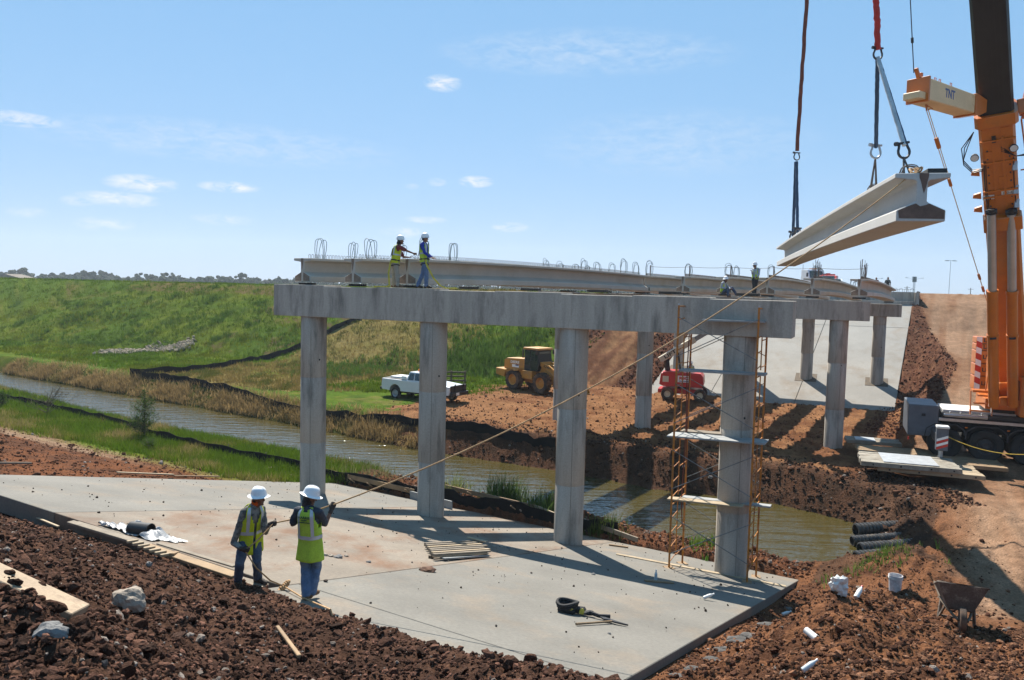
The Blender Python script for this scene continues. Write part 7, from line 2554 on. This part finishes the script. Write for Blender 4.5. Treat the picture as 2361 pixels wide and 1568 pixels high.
x, y = x[k][:3200], y[k][:3200]; r = np.clip(np.exp(rng.normal(math.log(.024), .55, len(x))), .012, .12)
clods('earth_clods', 'red clods on the graded dirt left of the slab', x, y, r, clod_cols(len(x), rng, (.10, .043, .025), (.15, .07, .04), .4, .04), rng, 1)
# small clods churned up on the far work yard
x, y = scatter_polar(rng, 90000, -.16, .42, 38, 66)
q, s, a, t, dch, far = masks(x, y)
k = far & (t > -31 + rng.normal(0, 1, len(t))) & (t < -1) & (s < 60) & (dch > 3)
x, y = x[k][:5000], y[k][:5000]; r = np.clip(np.exp(rng.normal(math.log(.030), .55, len(x))), .012, .12)
clods('earth_clods', 'small red clods churned up on the far work yard', x, y, r, clod_cols(len(x), rng, (.10, .045, .027), (.18, .088, .05), .4, .015), rng, 1)
x, y = scatter_polar(rng, 60000, -.02, .30, 58, 80)
q, s, a, t, dch, far = masks(x, y)
k = ((np.abs(t + 29.6) < 1.2) | (np.abs(t + 22.2) < 1.4)) & (s > 60.5) & (s < 78)
x, y = x[k][:2200], y[k][:2200]; r = np.clip(np.exp(rng.normal(math.log(.05), .55, len(x))), .02, .2)
clods('slope_rubble', 'dark red rubble on the bare slope beside the paving', x, y, r, clod_cols(len(x), rng, (.085, .036, .024), (.14, .062, .04), .35, .01), rng, 1)
# crumbs scattered over the slab
px_ = rng.uniform(0, 1, (520, 2))
tt = mix(-22.5, -4.0, px_[:, 0]); qq = mix(9.5, 24, px_[:, 1] ** .9); aa = qq - .0466 * tt
x, y = .49 * aa + .872 * tt, .872 * aa - .49 * tt
vs, fs = ICO[1]; B = np.array(vs); Fc = np.array(fs)
r = np.clip(np.exp(rng.normal(math.log(.012), .45, len(x))), .006, .04)
z = slab_z(x, y) + .004
Vv = B[None] * r[:, None, None] * (1 + rng.uniform(-.3, .3, (len(x), len(B), 1))) + np.stack([x, y, z + r * .4], -1)[:, None, :]
o = finish_np('slab_crumbs', Vv.reshape(-1, 3), ((np.arange(len(x)) * len(B))[:, None, None] + Fc[None]).reshape(-1, 3), np.repeat(clod_cols(len(x), rng, (.06, .045, .035), (.16, .13, .11), .3), len(B), 0), M['clod'], 'dark crumbs of dirt strewn over the slab')
o['kind'] = 'stuff'


# -- grasses
def grass(name, label, x, y, h, w, col, nb, lean, spread):
    z = ground_z(x, y)
    v, f, c = blades(x, y, z, h, w, col, nb, lean, rng, spread)
    o = finish_np(name, v, f, c, M['grass_blade'], label)
    o['kind'] = 'stuff'
    return o


def cmix(A, B, w):
    return np.array(A)[None] * (1 - w[:, None]) + np.array(B)[None] * w[:, None]


# levee and meadow
x, y = scatter_polar(rng, 160000, -.72, .12, 56, 150)
q, s, a, t, dch, far = masks(x, y)
k = far & (t < -31 + rng.normal(0, 1.5, len(t))) & (s < 84) & (dch > 3.0)
x, y, t, s = x[k], y[k], t[k], s[k]
nz_ = fbm(x * .25, y * .25, 4, 201); ny_ = fbm(x * .9, y * .5, 4, 207)
keep = rng.random(len(x)) < .22 + .3 * sstep(-.1, .5, ny_)
x, y, t, s, nz_, ny_ = x[keep], y[keep], t[keep], s[keep], nz_[keep], ny_[keep]
yel = ((t > -58) & (t < -40 + 5 * nz_)).astype(float)
col = cmix((.075, .135, .006), (.120, .150, .010), sstep(-.3, .4, nz_))
col = col * (1 - .35 * sstep(.05, .5, ny_)[:, None] * (1 - yel[:, None])) 
col = col * (1 - yel[:, None]) + cmix((.20, .145, .048), (.085, .095, .02), sstep(-.1, .4, ny_)) * yel[:, None]
n = min(len(x), 26000); h = .16 + .22 * rng.random(len(x)) * (1 + np.maximum(nz_, 0) * 1.5)
grass('levee_grass', 'tufted green and straw coloured grass on the levee', x[:n], y[:n], h[:n], np.full(n, .05), col[:n], 5, .55, np.full(n, .16))
# taller weeds at the foot of the levee, and scattered clumps on its face
def weed_patch(n, cpts, hmean, colr, name, label, nb=9, sp=.5):
    X, Y, Hh = [], [], []
    for cx, cy, rad, cnt, hm in cpts:
        X.append(rng.normal(cx, rad, cnt)); Y.append(rng.normal(cy, rad, cnt)); Hh.append(hm * rng.uniform(.5, 1.2, cnt))
    X, Y, Hh = np.concatenate(X), np.concatenate(Y), np.concatenate(Hh)
    col = cmix(colr[0], colr[1], rng.random(len(X)))
    return grass(name, label, X, Y, Hh, np.full(len(X), .055), col, nb, .6, np.full(len(X), .12))


cp = []
for px, py, r_, c_, h_ in ((1075, 832, 1.6, 150, .9), (1120, 850, 1.5, 160, 1.0), (1150, 840, 1.2, 120, 1.1), (1040, 845, 1.6, 150, .8), (1000, 850, 1.4, 90, .7), (905, 835, 1.5, 60, .7), (860, 850, 1.2, 60, .6), (770, 850, 1.5, 110, .6), (800, 865, 1.2, 90, .6), (740, 872, 1.0, 60, .5),
                           (1180, 800, 1.5, 90, .8), (1220, 780, 1.4, 90, .8), (1090, 790, 1.5, 60, .7), (1050, 770, 1.2, 50, .7)):
    p = hit(px, py); cp.append((p.x, p.y, r_, c_, h_))
for k in range(70):
    p = hit(rng.uniform(0, 680), rng.uniform(668, 800)); cp.append((p.x, p.y, rng.uniform(.4, 1.0), int(rng.integers(10, 26)), rng.uniform(.35, .7)))
weed_patch(0, cp, 1, ((.045, .10, .014), (.09, .15, .025)), 'levee_weeds', 'bright green weeds clumped on the levee and along its foot')
# straw coloured bank of the far side
fe = FAR_EDGE
X, Y = [], []
for i in range(1, 6):
    (ax_, ay_), (bx_, by_) = fe[i], fe[i + 1]
    L = math.hypot(bx_ - ax_, by_ - ay_); n_ = int(L * (90 if i < 4 else 26))
    f = rng.random(n_); off = np.abs(rng.normal(.55, .55, n_)) + .1
    nx, ny = (by_ - ay_) / L * -1, (bx_ - ax_) / L
    if ny < 0: nx, ny = -nx, -ny
    X.append(ax_ + (bx_ - ax_) * f + nx * off); Y.append(ay_ + (by_ - ay_) * f + ny * off)
X, Y = np.concatenate(X), np.concatenate(Y)
k = (Y > 41.5) & (X < -4 + 0 * X)
clump = sstep(-.35, .3, fbm(X * .45, Y * .45, 3, 221)); k &= rng.random(len(X)) < .35 + .65 * clump
X, Y, clump = X[k], Y[k], clump[k]
col = cmix((.36, .25, .115), (.20, .14, .055), rng.random(len(X)))
gr = sstep(.25, .55, fbm(X * .3, Y * .3, 3, 223)); col = col * (1 - gr[:, None] * .6) + np.array([.07, .09, .018])[None] * gr[:, None] * .6
grass('bank_grass', 'dry tan grass overhanging the far bank of the channel', X, Y, .32 + .38 * clump * rng.random(len(X)), np.full(len(X), .035), col, 8, .75, np.full(len(X), .16))
# near left bank
x, y = scatter_polar(rng, 90000, -.72, -.12, 30, 66)
q, s, a, t, dch, far = masks(x, y)
n3 = fbm(x * .4, y * .4, 4, 231)
k = ~far & (dch > .15) & (dch < 7.0 + 2.2 * n3 + rng.normal(0, .6, len(x))) & (t < -22.4)
x, y, dch, n3 = x[k][:13000], y[k][:13000], dch[k][:13000], n3[k][:13000]
col = cmix((.085, .145, .010), (.15, .155, .025), sstep(-.1, .5, n3)); wat = sstep(2.0, .4, dch)
tn_ = sstep(.28, .55, n3 + .15 * rng.normal(0, 1, len(x)))
col = col * (1 - wat[:, None] * .4) * (1 - tn_[:, None]) + np.array([.27, .21, .085])[None] * tn_[:, None]
grass('near_bank_grass', 'green grass along the near bank left of the slab', x, y, .18 + .30 * rng.random(len(x)) + .25 * wat * rng.random(len(x)), np.full(len(x), .028), col, 7, .5, np.full(len(x), .12))


def plant(name, label, cat, p, specs, group=None):
    """Reed or weed clump: blades rooted round one point; specs: count, height, radius, width, lean, colours."""
    T = thing(name, label, cat, p, group=group)
    for nm, cnt, hh, rad, wd, ln, (c0, c1) in specs:
        X = rng.normal(p.x, rad, cnt); Y = rng.normal(p.y, rad * .8, cnt); Z = ground_z(X, Y)
        v, f, c = blades(X, Y, Z, hh * rng.uniform(.5, 1.1, cnt), np.full(cnt, wd), cmix(c0, c1, rng.random(cnt)), 5, ln, rng, np.full(cnt, .06))
        finish_np(nm, v, f, c, M['grass_blade'], None, T, base=tuple(p))['kind'] = 'stuff'
    return T


G = ((.05, .10, .018), (.11, .17, .04))
plant('reed_clump', 'dense tuft of tall green reeds behind the silt fence between second and third column', 'reeds', hit(1165, 1152), [('reed_blades', 90, 1.25, .42, .03, .45, G)], 'reed clumps by the channel')
plant('reed_clump', 'looser tuft of green reeds against the third column', 'reeds', hit(1255, 1172), [('reed_blades', 70, 1.0, .40, .03, .55, G)], 'reed clumps by the channel')
plant('reed_clump', 'thin pale green reeds behind the second column', 'reeds', hit(1050, 1135), [('reed_blades', 30, .9, .35, .025, .5, ((.12, .16, .05), (.20, .22, .08)))], 'reed clumps by the channel')
plant('weed_clump', 'wispy dry weeds above the silt fence between first and second column', 'weeds', hit(850, 1098), [('stalks', 60, .9, .9, .016, .6, ((.14, .15, .06), (.24, .22, .10)))], 'weeds by the channel')
plant('weed_clump', 'bright green weeds on the dirt right of the third column', 'weeds', hit(1640, 1258), [('blades', 40, .35, .5, .04, .6, ((.06, .13, .02), (.12, .2, .03)))], 'weeds by the channel')
plant('weed_clump', 'low weeds growing over the culvert pipes', 'weeds', hit(2025, 1292), [('blades', 60, .35, .6, .03, .7, ((.07, .12, .02), (.13, .18, .04)))], 'weeds by the channel')
plant('weed_clump', 'dark green weeds behind the fence at the third column foot', 'weeds', hit(1378, 1232), [('blades', 60, .7, .4, .028, .5, ((.045, .075, .015), (.09, .13, .03)))], 'weeds by the channel')


def shrub(name, label, cat, p, h, spread, n_br, leaf_n, cols, lw, twig_m, group=None, upright=.5):
    T = thing(name, label, cat, p, group=group)
    mb = MB(); tips = []
    mb.tube([V(0, 0, -.1), V(.02, 0, h * .5), V(0, .02, h)], [.03, .02, .006], 5)
    for k in range(n_br):
        f = rng.uniform(.05, .75); a_ = rng.uniform(0, 2 * PI); L = spread * rng.uniform(.5, 1.0) * (1 - .6 * f)
        s0 = V(0, 0, h * f); e = s0 + V(math.cos(a_) * L, math.sin(a_) * L, L * rng.uniform(upright * .6, upright * 1.6)); m_ = s0.lerp(e, .5) + V(0, 0, -.05 * L)
        mb.tube([s0, m_, e], [.014, .010, .004], 4)
        for g in range(3):
            b_ = m_.lerp(e, rng.uniform(0, .8)); e2 = b_ + V(rng.normal(0, .25) * L, rng.normal(0, .25) * L, abs(rng.normal(.25, .2)) * L)
            mb.tube([b_, e2], [.007, .003], 3); tips.append((b_, e2))
        tips.append((m_, e))
    mb.build('stem', twig_m, T)
    if leaf_n:
        P_ = []
        for i in range(leaf_n):
            a0, a1 = tips[int(rng.integers(0, len(tips)))]; P_.append(a0.lerp(a1, rng.random()) + V(*rng.normal(0, .05 + .06 * spread, 3)))
        for i in range(leaf_n // 4):
            P_.append(V(rng.normal(0, .06), rng.normal(0, .06), h * rng.uniform(.1, 1.0)))
        P_ = np.array([tuple(v) for v in P_]); n_ = len(P_)
        D = rng.normal(0, 1, (n_, 3)); D /= np.linalg.norm(D, axis=1)[:, None]; S_ = np.cross(D, rng.normal(0, 1, (n_, 3))); S_ /= np.linalg.norm(S_, axis=1)[:, None]
        Lf = lw * rng.uniform(1.5, 3.0, n_)[:, None]; Wf = lw * .35
        v = np.stack([P_, P_ + D * Lf * .5 + S_ * Wf, P_ + D * Lf, P_ + D * Lf * .5 - S_ * Wf], 1)
        f = np.arange(n_ * 4).reshape(n_, 4)
        c = np.repeat(cmix(cols[0], cols[1], rng.random(n_)), 4, 0)
        finish_np('foliage', v.reshape(-1, 3), f, c, M['leaf'], None, T)['kind'] = 'stuff'
    return T


shrub('sapling', 'young feathery green willow sapling at the near silt fence', 'sapling', hit(333, 1012), 2.5, 1.15, 46, 2300, ((.035, .075, .014), (.075, .12, .028)), .045, M['wood_dark'], upright=.45)
shrub('bare_shrub', 'leafless twiggy shrub leaning over the water near the picture edge', 'shrub', hit(110, 958), 1.3, 2.0, 34, 160, ((.10, .10, .04), (.16, .14, .06)), .03, M['wood_dark'], upright=.7)
shrub('weedy_bush', 'dark green bushy weed at the picture edge by the near silt fence', 'bush', hit(6, 940), 1.0, .7, 26, 900, ((.03, .07, .012), (.07, .12, .025)), .04, M['wood_dark'])
shrub('weedy_bush', 'low leafy weed bush in the grass below the sapling', 'bush', hit(345, 1040), .55, .6, 22, 700, ((.05, .10, .018), (.10, .16, .03)), .035, M['wood_dark'])

# -- far wood along the horizon
def far_wood():
    vs, fs = ICO[2]; B = np.array(vs); Fc = np.array(fs)
    VV, FF, CC = [], [], []; off = 0
    n_tree = 760
    for k in range(n_tree):
        u = -.74 + 1.0 * (k + rng.uniform(-.4, .4)) / n_tree
        Yd = 560 + rng.normal(0, 30)
        H = rng.uniform(8.8, 12.6) * (1 + .16 * math.sin(k * .13) * math.sin(k * .041 + 1)); cx, cy = u * Yd, Yd
        for b in range(int(rng.integers(4, 8))):
            r_ = rng.uniform(.9, 2.0) ; px, py = cx + rng.normal(0, 2.2), cy + rng.normal(0, 2.2); pz = -8 + rng.uniform(.25, 1.0) * H - r_ * .3
            jit = 1 + rng.uniform(-.38, .38, (len(B), 1))
            v = B * jit * r_ * np.array([1, 1, .85]) + np.array([px, py, pz])
            VV.append(v); FF.append(Fc + off); off += len(B)
            CC.append(np.repeat((np.array([.035, .06, .028]) * rng.uniform(.6, 1.4))[None], len(B), 0))
        # low dense scrub closes the wood at its foot
        v = B * (1 + rng.uniform(-.3, .3, (len(B), 1))) * np.array([2.6, 3, H * .36]) + np.array([cx, cy, -8 + H * .22])
        VV.append(v); FF.append(Fc + off); off += len(B); CC.append(np.repeat(np.array([[.030, .05, .025]]), len(B), 0))
    o = finish_np('far_wood', np.concatenate(VV), np.concatenate(FF), np.concatenate(CC), M['leaf'], 'distant line of trees along the horizon beyond the levee')
    o['kind'] = 'stuff'


far_wood()
# one roof seen among the trees at the picture edge
p = at_y(12, 640, 420); p.z = -8.0
T = thing('barn', 'dark roofed barn at the far left edge of the horizon', 'barn', p)
mb = MB(); mb.prism([(-9, 0), (9, 0), (9, 7.2), (-9, 7.2)], (0, 0, 0), V(1, 0, 0), V(0, 0, 1), V(0, 14, 0)); mb.build('wall', M['wood_dark'], T)
mb = MB(); mb.prism([(-9.6, 7.2), (9.6, 7.2), (0, 9.6)], (0, -.5, 0), V(1, 0, 0), V(0, 0, 1), V(0, 15, 0)); mb.build('roof', M['wood_dark'], T)
# pale stones lining a runoff path across the meadow
X, Y = [], []
path = [hit(*q_) for q_ in ((248, 812), (300, 813), (345, 810), (385, 808), (410, 803), (437, 797))]
for i in range(5):
    f = rng.random(260); wd_ = (1.1, 1.0, .55, .35, .55)[i]
    X.append(path[i].x + (path[i + 1].x - path[i].x) * f + rng.normal(0, wd_ * .5, 260)); Y.append(path[i].y + (path[i + 1].y - path[i].y) * f + rng.normal(0, wd_, 260))
X, Y = np.concatenate(X), np.concatenate(Y); r = rng.uniform(.08, .22, len(X))
clods('pale_stones', 'pale stones lining the runoff path on the meadow', X, Y, r, np.array([[.30, .25, .19]]) * rng.uniform(.7, 1.2, len(X))[:, None], rng, 1, .1)

# ------------------------------------------------------------------ air
mv = bpy.data.materials.new('haze_air'); mv.use_nodes = True
nn, ll = mv.node_tree.nodes, mv.node_tree.links
nn.clear(); oo = nn.new('ShaderNodeOutputMaterial'); pv = nn.new('ShaderNodeVolumePrincipled')
pv.inputs['Color'].default_value = (.80, .90, 1.0, 1); pv.inputs['Density'].default_value = .00028; pv.inputs['Anisotropy'].default_value = .2
ll.new(pv.outputs[0], oo.inputs['Volume'])
hz_ = MB(); hz_.box((0, 0, 34.5), (3100, 3100, 91.0)); o = hz_.build('haze', mv, None); o['kind'] = 'stuff'; o['label'] = 'thin pale summer haze over the whole site'
